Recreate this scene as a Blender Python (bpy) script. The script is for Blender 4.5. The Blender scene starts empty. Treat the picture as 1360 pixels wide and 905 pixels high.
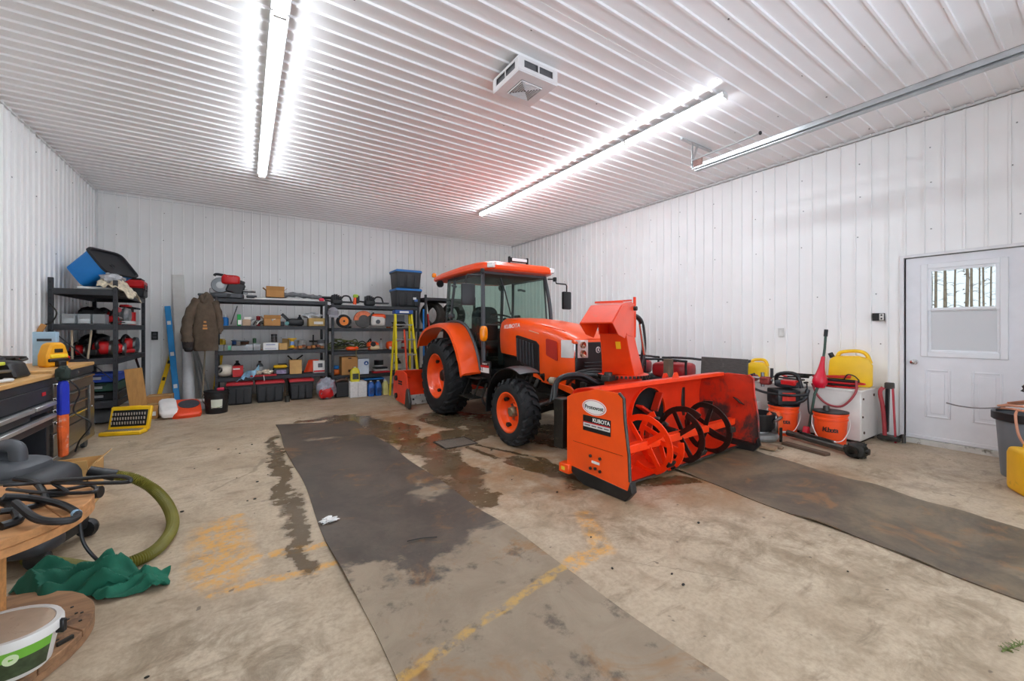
import bpy, bmesh, math, random
from mathutils import Vector, Matrix, Euler
random.seed(7)
S = bpy.context.scene
COL = S.collection
PI = math.pi

# ------------------------------------------------------------------ camera, world, light, exposure
CAM_H = 1.28
YAW = math.atan(355 / 538.0)
FPX = 538.0
cam_d = bpy.data.cameras.new('camera')
cam = bpy.data.objects.new('camera', cam_d); COL.objects.link(cam)
cam.location = (0, 0, CAM_H); cam.rotation_euler = (PI / 2, 0, -YAW)
cam_d.sensor_width = 36; cam_d.lens = FPX / 1360 * 36
cam_d.shift_y = -14.5 / 1360
cam_d.clip_start = 0.02
S.camera = cam

world = bpy.data.worlds.new('overcast_sky'); S.world = world; world.use_nodes = True
wb = world.node_tree.nodes['Background']
wb.inputs[0].default_value = (0.95, 0.97, 1.0, 1); wb.inputs[1].default_value = 2.1

S.view_settings.view_transform = 'Standard'; S.view_settings.look = 'None'
S.view_settings.exposure = 1.06; S.view_settings.gamma = 1; S.view_settings.use_curve_mapping = False
LED_STRENGTH = 25.0
S.cycles.diffuse_bounces = 10; S.cycles.max_bounces = 14      # white room: let the light bounce on

# ------------------------------------------------------------------ helpers
FW = Vector((math.sin(YAW), math.cos(YAW), 0)); RT = Vector((math.cos(YAW), -math.sin(YAW), 0))
def at(px, py, ax, val):
    """place in the room where the sight line through a photo point meets the plane ax = val"""
    r = FW + RT * ((px - 680) / FPX) + Vector((0, 0, (438 - py) / FPX))
    i = 'XYZ'.index(ax); c = Vector((0, 0, CAM_H))
    return c + r * ((val - c[i]) / r[i])

def lin(c):
    if isinstance(c, str):
        c = tuple(int(c[i:i + 2], 16) for i in (0, 2, 4))
    return tuple(((v / 255) / 12.92 if v / 255 <= 0.04045 else ((v / 255 + 0.055) / 1.055) ** 2.4) for v in c) + (1,)

class NT:
    """tiny node-graph writer"""
    def __init__(s, m):
        m.use_nodes = True; s.t = m.node_tree; s.n = s.t.nodes; s.l = s.t.links
        s.b = s.n['Principled BSDF']; s.out = s.n['Material Output']
        s.co = s.n.new('ShaderNodeTexCoord').outputs['Object']
    def put(s, sock, v):
        if hasattr(v, 'is_output') or isinstance(v, bpy.types.NodeSocket): s.l.new(v, sock)
        elif isinstance(v, (int, float)):
            try: sock.default_value = v
            except Exception: sock.default_value = (v, v, v)
        else: sock.default_value = v if len(sock.default_value) == len(v) else tuple(v)[:len(sock.default_value)]
    def math(s, op, a, b=0.0, c=0.0, clamp=False):
        n = s.n.new('ShaderNodeMath'); n.operation = op; n.use_clamp = clamp
        s.put(n.inputs[0], a); s.put(n.inputs[1], b); s.put(n.inputs[2], c); return n.outputs[0]
    def vec(s, op, a, b=(0, 0, 0), k=None):
        n = s.n.new('ShaderNodeVectorMath'); n.operation = op
        s.put(n.inputs[0], a); s.put(n.inputs[1], b)
        if k is not None: s.put(n.inputs['Scale'], k)
        return n.outputs['Value'] if op in ('DOT_PRODUCT', 'LENGTH', 'DISTANCE') else n.outputs[0]
    def noise(s, scale, detail=4, rough=.6, co=None, dist=0.0, col=False):
        n = s.n.new('ShaderNodeTexNoise'); s.l.new(co or s.co, n.inputs['Vector'])
        n.inputs['Scale'].default_value = scale; n.inputs['Detail'].default_value = detail
        n.inputs['Roughness'].default_value = rough; n.inputs['Distortion'].default_value = dist
        return n.outputs['Color'] if col else n.outputs['Fac']
    def step(s, v, a, b, lo=0.0, hi=1.0):
        n = s.n.new('ShaderNodeMapRange'); n.interpolation_type = 'SMOOTHSTEP'
        s.put(n.inputs[0], v); s.put(n.inputs[1], a); s.put(n.inputs[2], b)
        n.inputs[3].default_value = lo; n.inputs[4].default_value = hi; return n.outputs[0]
    def mix(s, f, a, b, mode='MIX'):
        n = s.n.new('ShaderNodeMix'); n.data_type = 'RGBA'; n.blend_type = mode
        s.put(n.inputs[0], f); s.put(n.inputs[6], a); s.put(n.inputs[7], b); return n.outputs[2]
    def scaled(s, v, co=None):
        n = s.n.new('ShaderNodeMapping'); s.l.new(co or s.co, n.inputs[0]); n.inputs['Scale'].default_value = v
        return n.outputs[0]
    def sep(s, co=None):
        n = s.n.new('ShaderNodeSeparateXYZ'); s.l.new(co or s.co, n.inputs[0]); return n.outputs
    def bump(s, h, strength=.3, dist=.01):
        n = s.n.new('ShaderNodeBump'); n.inputs['Strength'].default_value = strength
        n.inputs['Distance'].default_value = dist; s.l.new(h, n.inputs['Height']); s.l.new(n.outputs[0], s.b.inputs['Normal'])

MATS = {}
def mat(name, col, rough=.5, metal=0.0, var=.10, scale=6.0, bump=0.0, bscale=60.0, dirt=None, dirt_amt=.5, dscale=5.0, coat=0.0, stretch=None, spec=None):
    if name in MATS: return MATS[name]
    m = bpy.data.materials.new(name); g = NT(m); MATS[name] = m
    c = lin(col); co = g.scaled(stretch) if stretch else None
    col_s = g.mix(g.step(g.noise(scale, 3, co=co), .25, .75), tuple(x * (1 - var) for x in c[:3]) + (1,), tuple(min(1, x * (1 + var)) for x in c[:3]) + (1,))
    if dirt:
        lo = .72 - .4 * dirt_amt
        col_s = g.mix(g.step(g.noise(dscale, 6, .7, dist=.4), lo, lo + .16), col_s, lin(dirt))
    g.put(g.b.inputs['Base Color'], col_s)
    g.b.inputs['Roughness'].default_value = rough; g.b.inputs['Metallic'].default_value = metal
    if spec is not None: g.b.inputs['Specular IOR Level'].default_value = spec
    if coat: g.b.inputs['Coat Weight'].default_value = coat; g.b.inputs['Coat Roughness'].default_value = .08
    if bump: g.bump(g.noise(bscale, 4, co=co), bump, .004)
    return m

def emit(name, col, k):
    m = bpy.data.materials.new(name); g = NT(m); MATS[name] = m
    g.b.inputs['Base Color'].default_value = lin(col)
    g.b.inputs['Emission Color'].default_value = lin(col); g.b.inputs['Emission Strength'].default_value = k
    return m

def glassy(name, tint, gloss=.1, opac=0.0, rough=.02):
    """thin pane: lets light straight through with a tint, with a mirror-like sheen on top"""
    m = bpy.data.materials.new(name); g = NT(m); MATS[name] = m
    tr = g.n.new('ShaderNodeBsdfTransparent'); tr.inputs[0].default_value = lin(tint)
    gl = g.n.new('ShaderNodeBsdfGlossy'); gl.inputs['Roughness'].default_value = rough
    fr = g.n.new('ShaderNodeLayerWeight'); fr.inputs['Blend'].default_value = .5
    mx = g.n.new('ShaderNodeMixShader'); g.l.new(g.math('ADD', g.math('MULTIPLY', g.math('POWER', fr.outputs['Facing'], 4.0), .35), gloss, clamp=True), mx.inputs[0])
    g.l.new(tr.outputs[0], mx.inputs[1]); g.l.new(gl.outputs[0], mx.inputs[2])
    last = mx.outputs[0]
    if opac:
        g.b.inputs['Base Color'].default_value = lin(tint); g.b.inputs['Roughness'].default_value = .4
        m2 = g.n.new('ShaderNodeMixShader'); m2.inputs[0].default_value = opac
        g.l.new(last, m2.inputs[1]); g.l.new(g.b.outputs[0], m2.inputs[2]); last = m2.outputs[0]
    g.l.new(last, g.out.inputs['Surface'])
    return m

def cr(pts, k=6, closed=False):
    """smooth curve through points"""
    P = [Vector(p) for p in pts]; n = len(P); out = []
    for i in range(n if closed else n - 1):
        p0 = P[(i - 1) % n] if closed or i > 0 else P[0] * 2 - P[1]
        p1 = P[i]; p2 = P[(i + 1) % n]
        p3 = P[(i + 2) % n] if closed or i + 2 < n else P[-1] * 2 - P[-2]
        for j in range(k):
            t = j / k
            out.append(.5 * ((2 * p1) + (p2 - p0) * t + (2 * p0 - 5 * p1 + 4 * p2 - p3) * t * t + (3 * p1 - p0 - 3 * p2 + p3) * t ** 3))
    if not closed: out.append(P[-1])
    return out

class MB:
    def __init__(s): s.v = []; s.f = []
    def add(s, vs, fs, M=None):
        o = len(s.v)
        s.v += [(M @ Vector(p)) if M else Vector(p) for p in vs]
        s.f += [tuple(i + o for i in f) for f in fs]; return s
    def box(s, x0, x1, y0, y1, z0, z1, M=None):
        vs = [(x, y, z) for z in (z0, z1) for y in (y0, y1) for x in (x0, x1)]
        return s.add(vs, [(0, 2, 3, 1), (4, 5, 7, 6), (0, 1, 5, 4), (2, 6, 7, 3), (0, 4, 6, 2), (1, 3, 7, 5)], M)
    def boxc(s, c, d, rot=(0, 0, 0)):
        M = Matrix.Translation(c) @ Euler(rot).to_matrix().to_4x4()
        return s.box(-d[0] / 2, d[0] / 2, -d[1] / 2, d[1] / 2, -d[2] / 2, d[2] / 2, M)
    def bar(s, a, b, w, h=None, up=(0, 0, 1)):
        """rectangular bar from a to b"""
        a = Vector(a); b = Vector(b); d = (b - a).normalized(); u = Vector(up)
        if abs(d.dot(u)) > .98: u = Vector((0, 1, 0))
        x = d.cross(u).normalized(); y = x.cross(d); h = h or w
        vs = [p + x * i * w / 2 + y * j * h / 2 for p in (a, b) for i, j in ((-1, -1), (1, -1), (1, 1), (-1, 1))]
        return s.add(vs, [(0, 3, 2, 1), (4, 5, 6, 7), (0, 1, 5, 4), (1, 2, 6, 5), (2, 3, 7, 6), (3, 0, 4, 7)])
    def tube(s, pts, r, n=8, closed=False, caps=True):
        P = [Vector(p) for p in pts]; m = len(P); R = r if isinstance(r, (list, tuple)) else [r] * m
        u = None; rings = []
        for i in range(m):
            if closed: d = P[(i + 1) % m] - P[i - 1]
            else: d = P[min(i + 1, m - 1)] - P[max(i - 1, 0)]
            d = d.normalized() if d.length > 1e-9 else Vector((0, 0, 1))
            if u is None:
                u = d.orthogonal().normalized()
            else:
                u = u - d * u.dot(d); u = u.normalized() if u.length > 1e-6 else d.orthogonal().normalized()
            w = d.cross(u)
            rings.append([P[i] + (u * math.cos(2 * PI * k / n) + w * math.sin(2 * PI * k / n)) * R[i] for k in range(n)])
        return s.loft(rings, closed_path=closed, caps=caps and not closed)
    def cyl(s, a, b, r0, r1=None, n=16): return s.tube([a, b], [r0, r0 if r1 is None else r1], n)
    def loft(s, rings, closed_path=False, caps=True, ring_closed=True):
        n = len(rings[0]); o = len(s.v); m = len(rings)
        for r in rings: s.v += [Vector(p) for p in r]
        for i in range(m if closed_path else m - 1):
            for k in range(n if ring_closed else n - 1):
                a = o + i * n + k; b = o + i * n + (k + 1) % n
                c = o + ((i + 1) % m) * n + (k + 1) % n; d = o + ((i + 1) % m) * n + k
                s.f.append((a, b, c, d))
        if caps and not closed_path:
            s.f.append(tuple(o + k for k in reversed(range(n)))); s.f.append(tuple(o + (m - 1) * n + k for k in range(n)))
        return s
    def lathe(s, prof, c=(0, 0, 0), ax='Z', n=24, M=None, sx=1.0):
        """prof = [(radius, height)...] turned about ax through c"""
        c = Vector(c); rings = []
        for r, h in prof:
            ring = []
            for k in range(n):
                a = 2 * PI * k / n; u, w = r * math.cos(a) * sx, r * math.sin(a)
                p = Vector((u, w, h)) if ax == 'Z' else Vector((h, u, w)) if ax == 'X' else Vector((w, h, u))
                p = p + c
                ring.append(M @ p if M else p)
            rings.append(ring)
        closed = (prof[0] == prof[-1])
        if closed: return s.loft(rings[:-1], closed_path=True)
        return s.loft(rings)
    def prism(s, pts, lo, hi, ax='X', M=None):
        def P(p, h): return Vector((h, p[0], p[1])) if ax == 'X' else Vector((p[0], h, p[1])) if ax == 'Y' else Vector((p[0], p[1], h))
        r = [[P(p, h) for p in pts] for h in (lo, hi)]
        if M: r = [[M @ p for p in q] for q in r]
        return s.loft(r)
    def sph(s, c, r, nu=14, nv=8, M=None):
        r = r if isinstance(r, (list, tuple)) else (r, r, r); c = Vector(c); rings = []
        for j in range(nv + 1):
            t = PI * (j + .02) / (nv + .04) - PI / 2
            ring = [Vector((r[0] * math.cos(t) * math.cos(2 * PI * k / nu), r[1] * math.cos(t) * math.sin(2 * PI * k / nu), r[2] * math.sin(t))) + c for k in range(nu)]
            rings.append([M @ p for p in ring] if M else ring)
        return s.loft(rings)
    def blob(s, c, d, p=3.5, amp=.0, seed=1, nu=20, nv=12, M=None):
        """soft boxy lump (superellipsoid) with dents"""
        rnd = random.Random(seed); ph = [(rnd.uniform(1, 4), rnd.uniform(1, 4), rnd.uniform(0, 6), rnd.uniform(0, 6)) for _ in range(5)]
        c = Vector(c); rings = []
        def pw(x): return math.copysign(abs(x) ** (2 / p), x)
        for j in range(nv + 1):
            t = PI * (j + .02) / (nv + .04) - PI / 2; ring = []
            for k in range(nu):
                a = 2 * PI * k / nu
                q = 1 + amp * sum(math.sin(f1 * a * 1.0 // 1 * 1 + f1 * math.cos(a) * 2 + p1) * math.sin(f2 * t * 2 + p2 + f1 * math.sin(a)) for f1, f2, p1, p2 in ph) / 2
                v = Vector((d[0] / 2 * pw(math.cos(t)) * pw(math.cos(a)) * q, d[1] / 2 * pw(math.cos(t)) * pw(math.sin(a)) * q, d[2] / 2 * pw(math.sin(t)) * q)) + c
                ring.append(M @ v if M else v)
            rings.append(ring)
        return s.loft(rings)
    def sheet(s, fn, nu, nv, th=.003):
        """thin shell over a grid of points fn(u, v)"""
        g = [[Vector(fn(i / nu, j / nv)) for i in range(nu + 1)] for j in range(nv + 1)]
        o = len(s.v); N = (nu + 1) * (nv + 1)
        nor = []
        for j in range(nv + 1):
            for i in range(nu + 1):
                du = g[j][min(i + 1, nu)] - g[j][max(i - 1, 0)]; dv = g[min(j + 1, nv)][i] - g[max(j - 1, 0)][i]
                q = du.cross(dv); nor.append(q.normalized() if q.length > 1e-12 else Vector((0, 0, 1)))
        flat = [p for r in g for p in r]
        s.v += [p + q * th / 2 for p, q in zip(flat, nor)] + [p - q * th / 2 for p, q in zip(flat, nor)]
        I = lambda i, j: o + j * (nu + 1) + i
        for j in range(nv):
            for i in range(nu):
                s.f.append((I(i, j), I(i + 1, j), I(i + 1, j + 1), I(i, j + 1)))
                s.f.append((N + I(i, j + 1), N + I(i + 1, j + 1), N + I(i + 1, j), N + I(i, j)))
        edge = [I(i, 0) for i in range(nu + 1)] + [I(nu, j) for j in range(1, nv + 1)] + [I(i, nv) for i in range(nu - 1, -1, -1)] + [I(0, j) for j in range(nv - 1, 0, -1)]
        for a, b in zip(edge, edge[1:] + edge[:1]): s.f.append((b, a, N + a, N + b))
        return s
    def mesh(s, name, bev=0.0, seg=1, inv=None):
        me = bpy.data.meshes.new(name); vs = [inv @ p for p in s.v] if inv else s.v
        me.from_pydata([tuple(p) for p in vs], [], s.f)
        bm = bmesh.new(); bm.from_mesh(me)
        bmesh.ops.recalc_face_normals(bm, faces=bm.faces)
        if bev:
            es = [e for e in bm.edges if len(e.link_faces) == 2 and e.calc_face_angle(0) > .6]
            if es: bmesh.ops.bevel(bm, geom=es, offset=bev, segments=seg, profile=.6, affect='EDGES', clamp_overlap=True)
        bm.to_mesh(me); bm.free(); return me
    def build(s, name, m, parent=None, bev=0.0, seg=1, smooth=True, world=False):
        me = s.mesh(name, bev, seg, INV[parent.name] if (parent and world) else None)
        return put(name, me, m, parent, smooth)

def put(name, me, m, parent=None, smooth=True):
    if m is not None and not me.materials: me.materials.append(m)
    if smooth:
        me.shade_smooth(); me.set_sharp_from_angle(angle=.65)
    o = bpy.data.objects.new(name, me); COL.objects.link(o)
    if parent: o.parent = parent
    return o

INV = {}
def thing(name, label, cat, loc=(0, 0, 0), rotz=0.0, group=None):
    o = bpy.data.objects.new(name, None); COL.objects.link(o); o.empty_display_size = .05
    o.location = loc; o.rotation_euler = (0, 0, rotz); o['label'] = label; o['category'] = cat
    if group: o['group'] = group
    INV[o.name] = (Matrix.Translation(loc) @ Euler((0, 0, rotz)).to_matrix().to_4x4()).inverted()
    return o
def tag(o, label, cat, group=None):
    o['label'] = label; o['category'] = cat
    if group: o['group'] = group
    return o
def struct(o):
    o['kind'] = 'structure'; return o
def place(o, loc, rot=(0, 0, 0)):
    o.location = loc; o.rotation_euler = rot; return o
def dup(root, loc, rotz=0.0, label=None, group=None, scale=None):
    r = root.copy(); COL.objects.link(r); r.location = loc; r.rotation_euler = (0, 0, rotz)
    if label: r['label'] = label
    if group: r['group'] = group
    if scale: r.scale = scale
    for ch in list(root.children):
        c = ch.copy(); COL.objects.link(c); c.parent = r
        for gch in list(ch.children):
            d = gch.copy(); COL.objects.link(d); d.parent = c
    return r
def text(name, s, size, m, parent, loc, rot, ext=.0008, sx=1.0, bold=0.0, shear=0.0, align='CENTER', world=True):
    cu = bpy.data.curves.new(name, 'FONT'); cu.body = s; cu.size = size; cu.extrude = ext; cu.align_x = align; cu.align_y = 'CENTER'
    cu.offset = bold; cu.shear = shear; cu.resolution_u = 3
    tmp = bpy.data.objects.new('tmp', cu); COL.objects.link(tmp)
    dg = bpy.context.evaluated_depsgraph_get(); me = bpy.data.meshes.new_from_object(tmp.evaluated_get(dg))
    bpy.data.objects.remove(tmp); bpy.data.curves.remove(cu); me.materials.clear()
    M = Matrix.Translation(loc) @ Euler(rot).to_matrix().to_4x4() @ Matrix.Diagonal((sx, 1, 1, 1))
    if parent and world:
        p = parent
        while p.name not in INV: p = p.parent
        M = INV[p.name] @ M
    me.transform(M)
    return put(name, me, m, parent, False)
RX = (PI / 2, 0, -PI / 2)     # text facing -X (read from the left side of the room)
RY = (PI / 2, 0, 0)           # text facing -Y
RXp = (PI / 2, 0, PI / 2)     # text facing +X

# ------------------------------------------------------------------ shared materials
white_steel = mat('white_painted_steel', 'f2f2f0', .34, var=.03, scale=1.2)
ceil_steel = mat('white_ceiling_steel', 'f3f2f1', .36, var=.03, scale=.8)
white_trim = mat('white_trim', 'dedfdf', .4, var=.04)
black_steel = mat('black_steel', '2a2c30', .5, var=.2, dirt='4a4b4d', dirt_amt=.2)
black_plastic = mat('black_plastic', '17181a', .45, var=.2)
grey_plastic = mat('grey_plastic', '4b4e52', .5, var=.12)
dark_grey = mat('dark_grey_plastic', '303236', .5, var=.15)
rubber = mat('tyre_rubber', '1a1b1d', .75, var=.25, bump=.2, dirt='3a3733', dirt_amt=.25, dscale=9)
orange = mat('orange_paint', 'fb5510', .33, var=.05, coat=.3)
orange_d = mat('orange_worn_paint', 'ee3c0d', .4, var=.08, dirt='b02a10', dirt_amt=.35, dscale=4)
red_plastic = mat('red_plastic', 'c01418', .4, var=.1)
steel = mat('bare_steel', '9a9a98', .38, 1.0, var=.1)
zinc = mat('galvanised_steel', 'b9bcbd', .42, .8, var=.08)
chrome = mat('chrome', 'd8d8d8', .15, 1.0, var=.03)
dark_metal = mat('greasy_dark_metal', '26241f', .5, .4, var=.3, dirt='4a4236', dirt_amt=.4, dscale=14)
worn_steel = mat('worn_steel', '4e4c48', .45, .7, var=.25, dirt='2a2620', dirt_amt=.4)
cardboard = mat('cardboard', 'b8864f', .85, var=.1, bump=.1)
cardboard_l = mat('light_cardboard', 'cda468', .85, var=.1)
white_box = mat('white_card', 'e2e2de', .7, var=.05)
white_plastic = mat('white_plastic', 'd9d9d4', .45, var=.06)
yellow_pl = mat('yellow_plastic', 'e8b90c', .45, var=.07)
yellow_fg = mat('yellow_fibreglass', 'e8d51a', .4, var=.05)
blue_pl = mat('blue_plastic', '1b73bd', .45, var=.08)
wood_new = mat('pale_lumber', 'c58f55', .7, var=.2, scale=3, stretch=(1, 14, 14), bump=.2, bscale=20)
# ------------------------------------------------------------------ the room
XL, XR, YB, YF, ZC = -2.09, 6.31, 9.57, -0.42, 3.645
RIB = 0.1524; PAN = RIB * 6; RH = 0.0175

# floor: concrete with its own stains, wet marks and worn yellow paint
m = bpy.data.materials.new('concrete'); g = NT(m); MATS['concrete'] = m
P = g.co
wob = g.vec('SCALE', g.vec('SUBTRACT', g.noise(2.2, 5, .65, col=True), (.5, .5, .5)), k=.55)
PW = g.vec('MULTIPLY', g.vec('ADD', P, wob), (1, 1, 0))
wob2 = g.vec('SCALE', g.vec('SUBTRACT', g.noise(7, 4, .6, col=True), (.5, .5, .5)), k=.10)
PL = g.vec('MULTIPLY', g.vec('ADD', P, wob2), (1, 1, 0))
def seg(co, a, b, w, soft):
    a = Vector((*a, 0)); b = Vector((*b, 0)); ab = b - a
    t = g.math('DIVIDE', g.vec('DOT_PRODUCT', g.vec('SUBTRACT', co, tuple(a)), tuple(ab)), max(ab.length_squared, 1e-6), clamp=True)
    d = g.vec('DISTANCE', co, g.vec('ADD', g.vec('SCALE', tuple(ab), k=t), tuple(a)))
    return g.step(d, w + soft, w, 0, 1)
def union(lst):
    r = lst[0]
    for q in lst[1:]: r = g.math('MAXIMUM', r, q)
    return r
c1 = g.mix(g.step(g.noise(.9, 6, .65), .3, .72), lin('a8957c'), lin('c6b59c'))
c1 = g.mix(g.step(g.noise(5.5, 6, .72, dist=.6), .45, .78), c1, lin('95836b'))
c1 = g.mix(g.math('MULTIPLY', g.step(g.noise(42, 3, .7), .35, .75), .40), c1, lin('7f6f5b'))
c1 = g.mix(g.math('MULTIPLY', g.step(g.noise(1.6, 7, .75, dist=1.2), .56, .72), .6), c1, lin('7c6b55'))
streak = g.noise(1.0, 6, .7, co=g.scaled((3.2, 11, 1)), dist=.5)
c1 = g.mix(g.math('MULTIPLY', g.step(streak, .54, .70), .62), c1, lin('7b6a55'))
# warm rusty dirt round the machine and between the mats
rust = union([seg(PW, (2.2, 3.0), (3.2, 2.3), .35, .9), seg(PW, (1.7, 4.6), (1.75, 6.0), .2, .7), seg(PW, (3.4, 1.9), (3.9, 1.6), .2, .7)])
c1 = g.mix(g.math('MULTIPLY', rust, g.step(g.noise(3.2, 6, .7), .34, .62, 0, .85)), c1, lin('8a6238'))
# yellow line paint, mostly worn away
ylw = union([seg(PL, (-.05, 2.72), (.45, 2.62), .018, .03), seg(PL, (-.12, 2.43), (.45, 2.38), .018, .03), seg(PL, (-.13, 3.2), (-.10, 2.62), .05, .16),
             seg(PL, (1.2, 1.62), (1.75, 1.70), .03, .04), seg(PL, (1.75, 1.70), (1.95, 2.05), .03, .06), seg(PL, (-.12, 3.35), (-.05, 3.35), .03, .02)])
yl_t = g.step(g.noise(16, 5, .75), .40, .58, 0, .75)
c1 = g.mix(g.math('MULTIPLY', ylw, yl_t), c1, lin('d79a35'))
# wet areas
wet = union([seg(PW, (1.25, 6.0), (1.6, 5.0), .30, .05), seg(PW, (1.5, 5.1), (1.65, 3.2), .16, .05), seg(PW, (1.9, 4.3), (2.9, 4.6), .30, .08),
             seg(PW, (2.5, 5.4), (3.4, 3.2), .45, .10), seg(PW, (1.55, 3.5), (1.45, 2.7), .14, .06), seg(PW, (.24, 5.6), (.30, 2.4), .04, .04),
             seg(PW, (.6, 6.35), (1.3, 6.3), .08, .06), seg(PW, (2.2, 3.3), (2.45, 2.5), .10, .06), seg(PL, (2.02, 3.95), (2.15, 3.05), .022, .02), seg(PL, (2.15, 3.05), (2.28, 2.78), .03, .03),
             seg(PL, (2.15, 3.95), (2.45, 3.2), .02, .02), seg(PL, (2.45, 3.2), (2.42, 2.9), .03, .03), seg(PW, (2.3, 2.45), (3.2, 2.05), .07, .06)])
wet = g.math('MULTIPLY', wet, g.step(g.noise(3.5, 6, .7), .30, .44))
c1 = g.mix(g.math('MULTIPLY', wet, .8), c1, lin('46361f'))
crack = union([seg(PL, (-.22, 4.0), (.05, 4.32), .004, .012), seg(PL, (.05, 4.32), (.18, 4.72), .012, .015), seg(PL, (1.75, 1.55), (2.15, 1.02), .001, .004)])
c1 = g.mix(g.math('MULTIPLY', crack, .6), c1, lin('7d6f5c'))
big = union([seg(PW, (2.4, 1.4), (3.0, .9), .12, .5), seg(PW, (3.5, .7), (2.2, .5), .05, .4), seg(PW, (4.2, 1.3), (5.2, .9), .05, .45), seg(PW, (1.9, 2.6), (2.0, 1.7), .08, .4), seg(PW, (-.2, 2.0), (.2, 1.5), .05, .5)])
c1 = g.mix(g.math('MULTIPLY', big, g.step(g.noise(4.5, 7, .75, dist=.8), .40, .66, 0, .75)), c1, lin('75634b'))
spots = g.step(g.noise(13, 2, .5), .72, .75)
c1 = g.mix(g.math('MULTIPLY', spots, .7), c1, lin('4a4036'))
g.put(g.b.inputs['Base Color'], c1)
rg = g.math('SUBTRACT', g.step(g.noise(2.5, 4), .3, .7, .42, .62), g.math('MULTIPLY', wet, .30))
g.put(g.b.inputs['Roughness'], rg); g.b.inputs['Specular IOR Level'].default_value = .4
g.bump(g.noise(60, 5, .7), .12, .004)
fl = struct(MB().box(XL - .2, XR + .2, YF - .2, YB + .2, -.15, 0).build('floor', m, smooth=False))

def rib_profile(n, first=0.0):
    """trapezoid ribs across one sheet: list of (along, height)"""
    pts = []
    for i in range(n):
        u = first + i * RIB
        pts += [(u, 0), (u + RIB * .5 - .0125, 0), (u + RIB * .5 - .009, RH), (u + RIB * .5 + .009, RH), (u + RIB * .5 + .0125, 0)]
    pts.append((first + n * RIB, 0)); return pts
def clip(pts, lo, hi):
    out = []
    for (a, h), (b, k) in zip(pts, pts[1:]):
        if b <= lo or a >= hi: continue
        if a < lo: h = h + (k - h) * (lo - a) / (b - a); a = lo
        if b > hi: k = h + (k - h) * (hi - a) / (b - a); b = hi
        if not out: out.append((a, h))
        out.append((b, k))
    return out
def sheets(parent, name, start, end, mk, m, lo, hi, cut=None):
    """ribbed steel sheets side by side; mk(u, h, t) gives a point; lo..hi is the span along the ribs"""
    u = start; i = 0
    while u < end - .001:
        prof = clip(rib_profile(6, u), u, min(u + PAN, end))
        runs = [(prof, lo, hi)]
        if cut and not (u > cut[1] or u + PAN < cut[0]):
            runs = [(clip(prof, u - .01, cut[0]), lo, hi), (clip(prof, cut[0], cut[1]), cut[2], hi), (clip(prof, cut[1], u + PAN + .01), lo, hi)]
        b = MB()
        for pr, a, z in runs:
            if len(pr) < 2: continue
            n = len(pr); o = len(b.v)
            lift = .0015 * (i % 2)
            b.v += [Vector(mk(q, h + lift, a)) for q, h in pr] + [Vector(mk(q, h + lift, z)) for q, h in pr]
            b.v += [Vector(mk(q, -.004, a)) for q, h in pr] + [Vector(mk(q, -.004, z)) for q, h in pr]
            for k in range(n - 1):
                b.f.append((o + k, o + k + 1, o + n + k + 1, o + n + k)); b.f.append((o + 2 * n + k, o + 3 * n + k, o + 3 * n + k + 1, o + 2 * n + k + 1))
                b.f.append((o + k, o + 2 * n + k, o + 2 * n + k + 1, o + k + 1)); b.f.append((o + n + k, o + n + k + 1, o + 3 * n + k + 1, o + 3 * n + k))
            b.f.append((o, o + n, o + 3 * n, o + 2 * n)); b.f.append((o + n - 1, o + 3 * n - 1, o + 4 * n - 1, o + 2 * n - 1))
        me = b.mesh(name); put(name, me, m, parent, False)
        u += PAN; i += 1
def screws(parent, pts, nrm):
    b = MB()
    for p in pts:
        p = Vector(p); b.cyl(p - Vector(nrm) * .002, p + Vector(nrm) * .004, .008, .0065, 6)
    o = b.build('screw_heads', mat('screw_head_grey', '8a8a88', .5, .3), parent, smooth=False); o['kind'] = 'stuff'

DY0, DY1, DZ1 = 0.47, 1.40, 2.095      # doorway in the right wall
rnd = random.Random(3)
wl = struct(MB().box(XL - .15, XL - .004, YF - .15, YB + .15, 0, ZC + .1).build('wall_left', white_steel, smooth=False))
sheets(wl, 'wall_panel', YF, YB, lambda u, h, t: (XL + h, u, t), white_steel, 0, ZC - .004)
screws(wl, [(XL + .002, YF + .9 + i * .61 + rnd.uniform(-.03, .03), z + rnd.uniform(-.02, .02)) for i in range(15) for z in (.5, 1.1, 1.7, 2.3, 2.9, 3.4)], (1, 0, 0))
wbk = struct(MB().box(XL - .15, XR + .15, YB + .004, YB + .15, 0, ZC + .1).build('wall_back', white_steel, smooth=False))
sheets(wbk, 'wall_panel', XL, XR, lambda u, h, t: (u, YB - h, t), white_steel, 0, ZC - .004)
screws(wbk, [(XL + .25 + i * .61 + rnd.uniform(-.03, .03), YB - .002, z + rnd.uniform(-.02, .02)) for i in range(14) for z in (.5, 1.1, 1.7, 2.3, 2.9, 3.4)], (0, -1, 0))
b = MB().box(XR + .004, XR + .15, YF - .15, DY0, 0, ZC + .1).box(XR + .004, XR + .15, DY1, YB + .15, 0, ZC + .1).box(XR + .004, XR + .15, DY0, DY1, DZ1, ZC + .1)
wr = struct(b.build('wall_right', white_steel, smooth=False))
sheets(wr, 'wall_panel', YF + .06, YB, lambda u, h, t: (XR - h, u, t), white_steel, 0, ZC - .004, cut=(DY0 - .03, DY1 + .03, DZ1 + .03))
screws(wr, [(XR - .002, YF + .4 + i * .61 + rnd.uniform(-.03, .03), z + rnd.uniform(-.02, .02)) for i in range(16) for z in (2.4, 2.9, 3.3)], (-1, 0, 0))
screws(wr, [(XR - .002, 1.62 + i * .61 + rnd.uniform(-.03, .03), z + rnd.uniform(-.02, .02)) for i in range(12) for z in (.5, 1.1, 1.7)], (-1, 0, 0))
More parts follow.
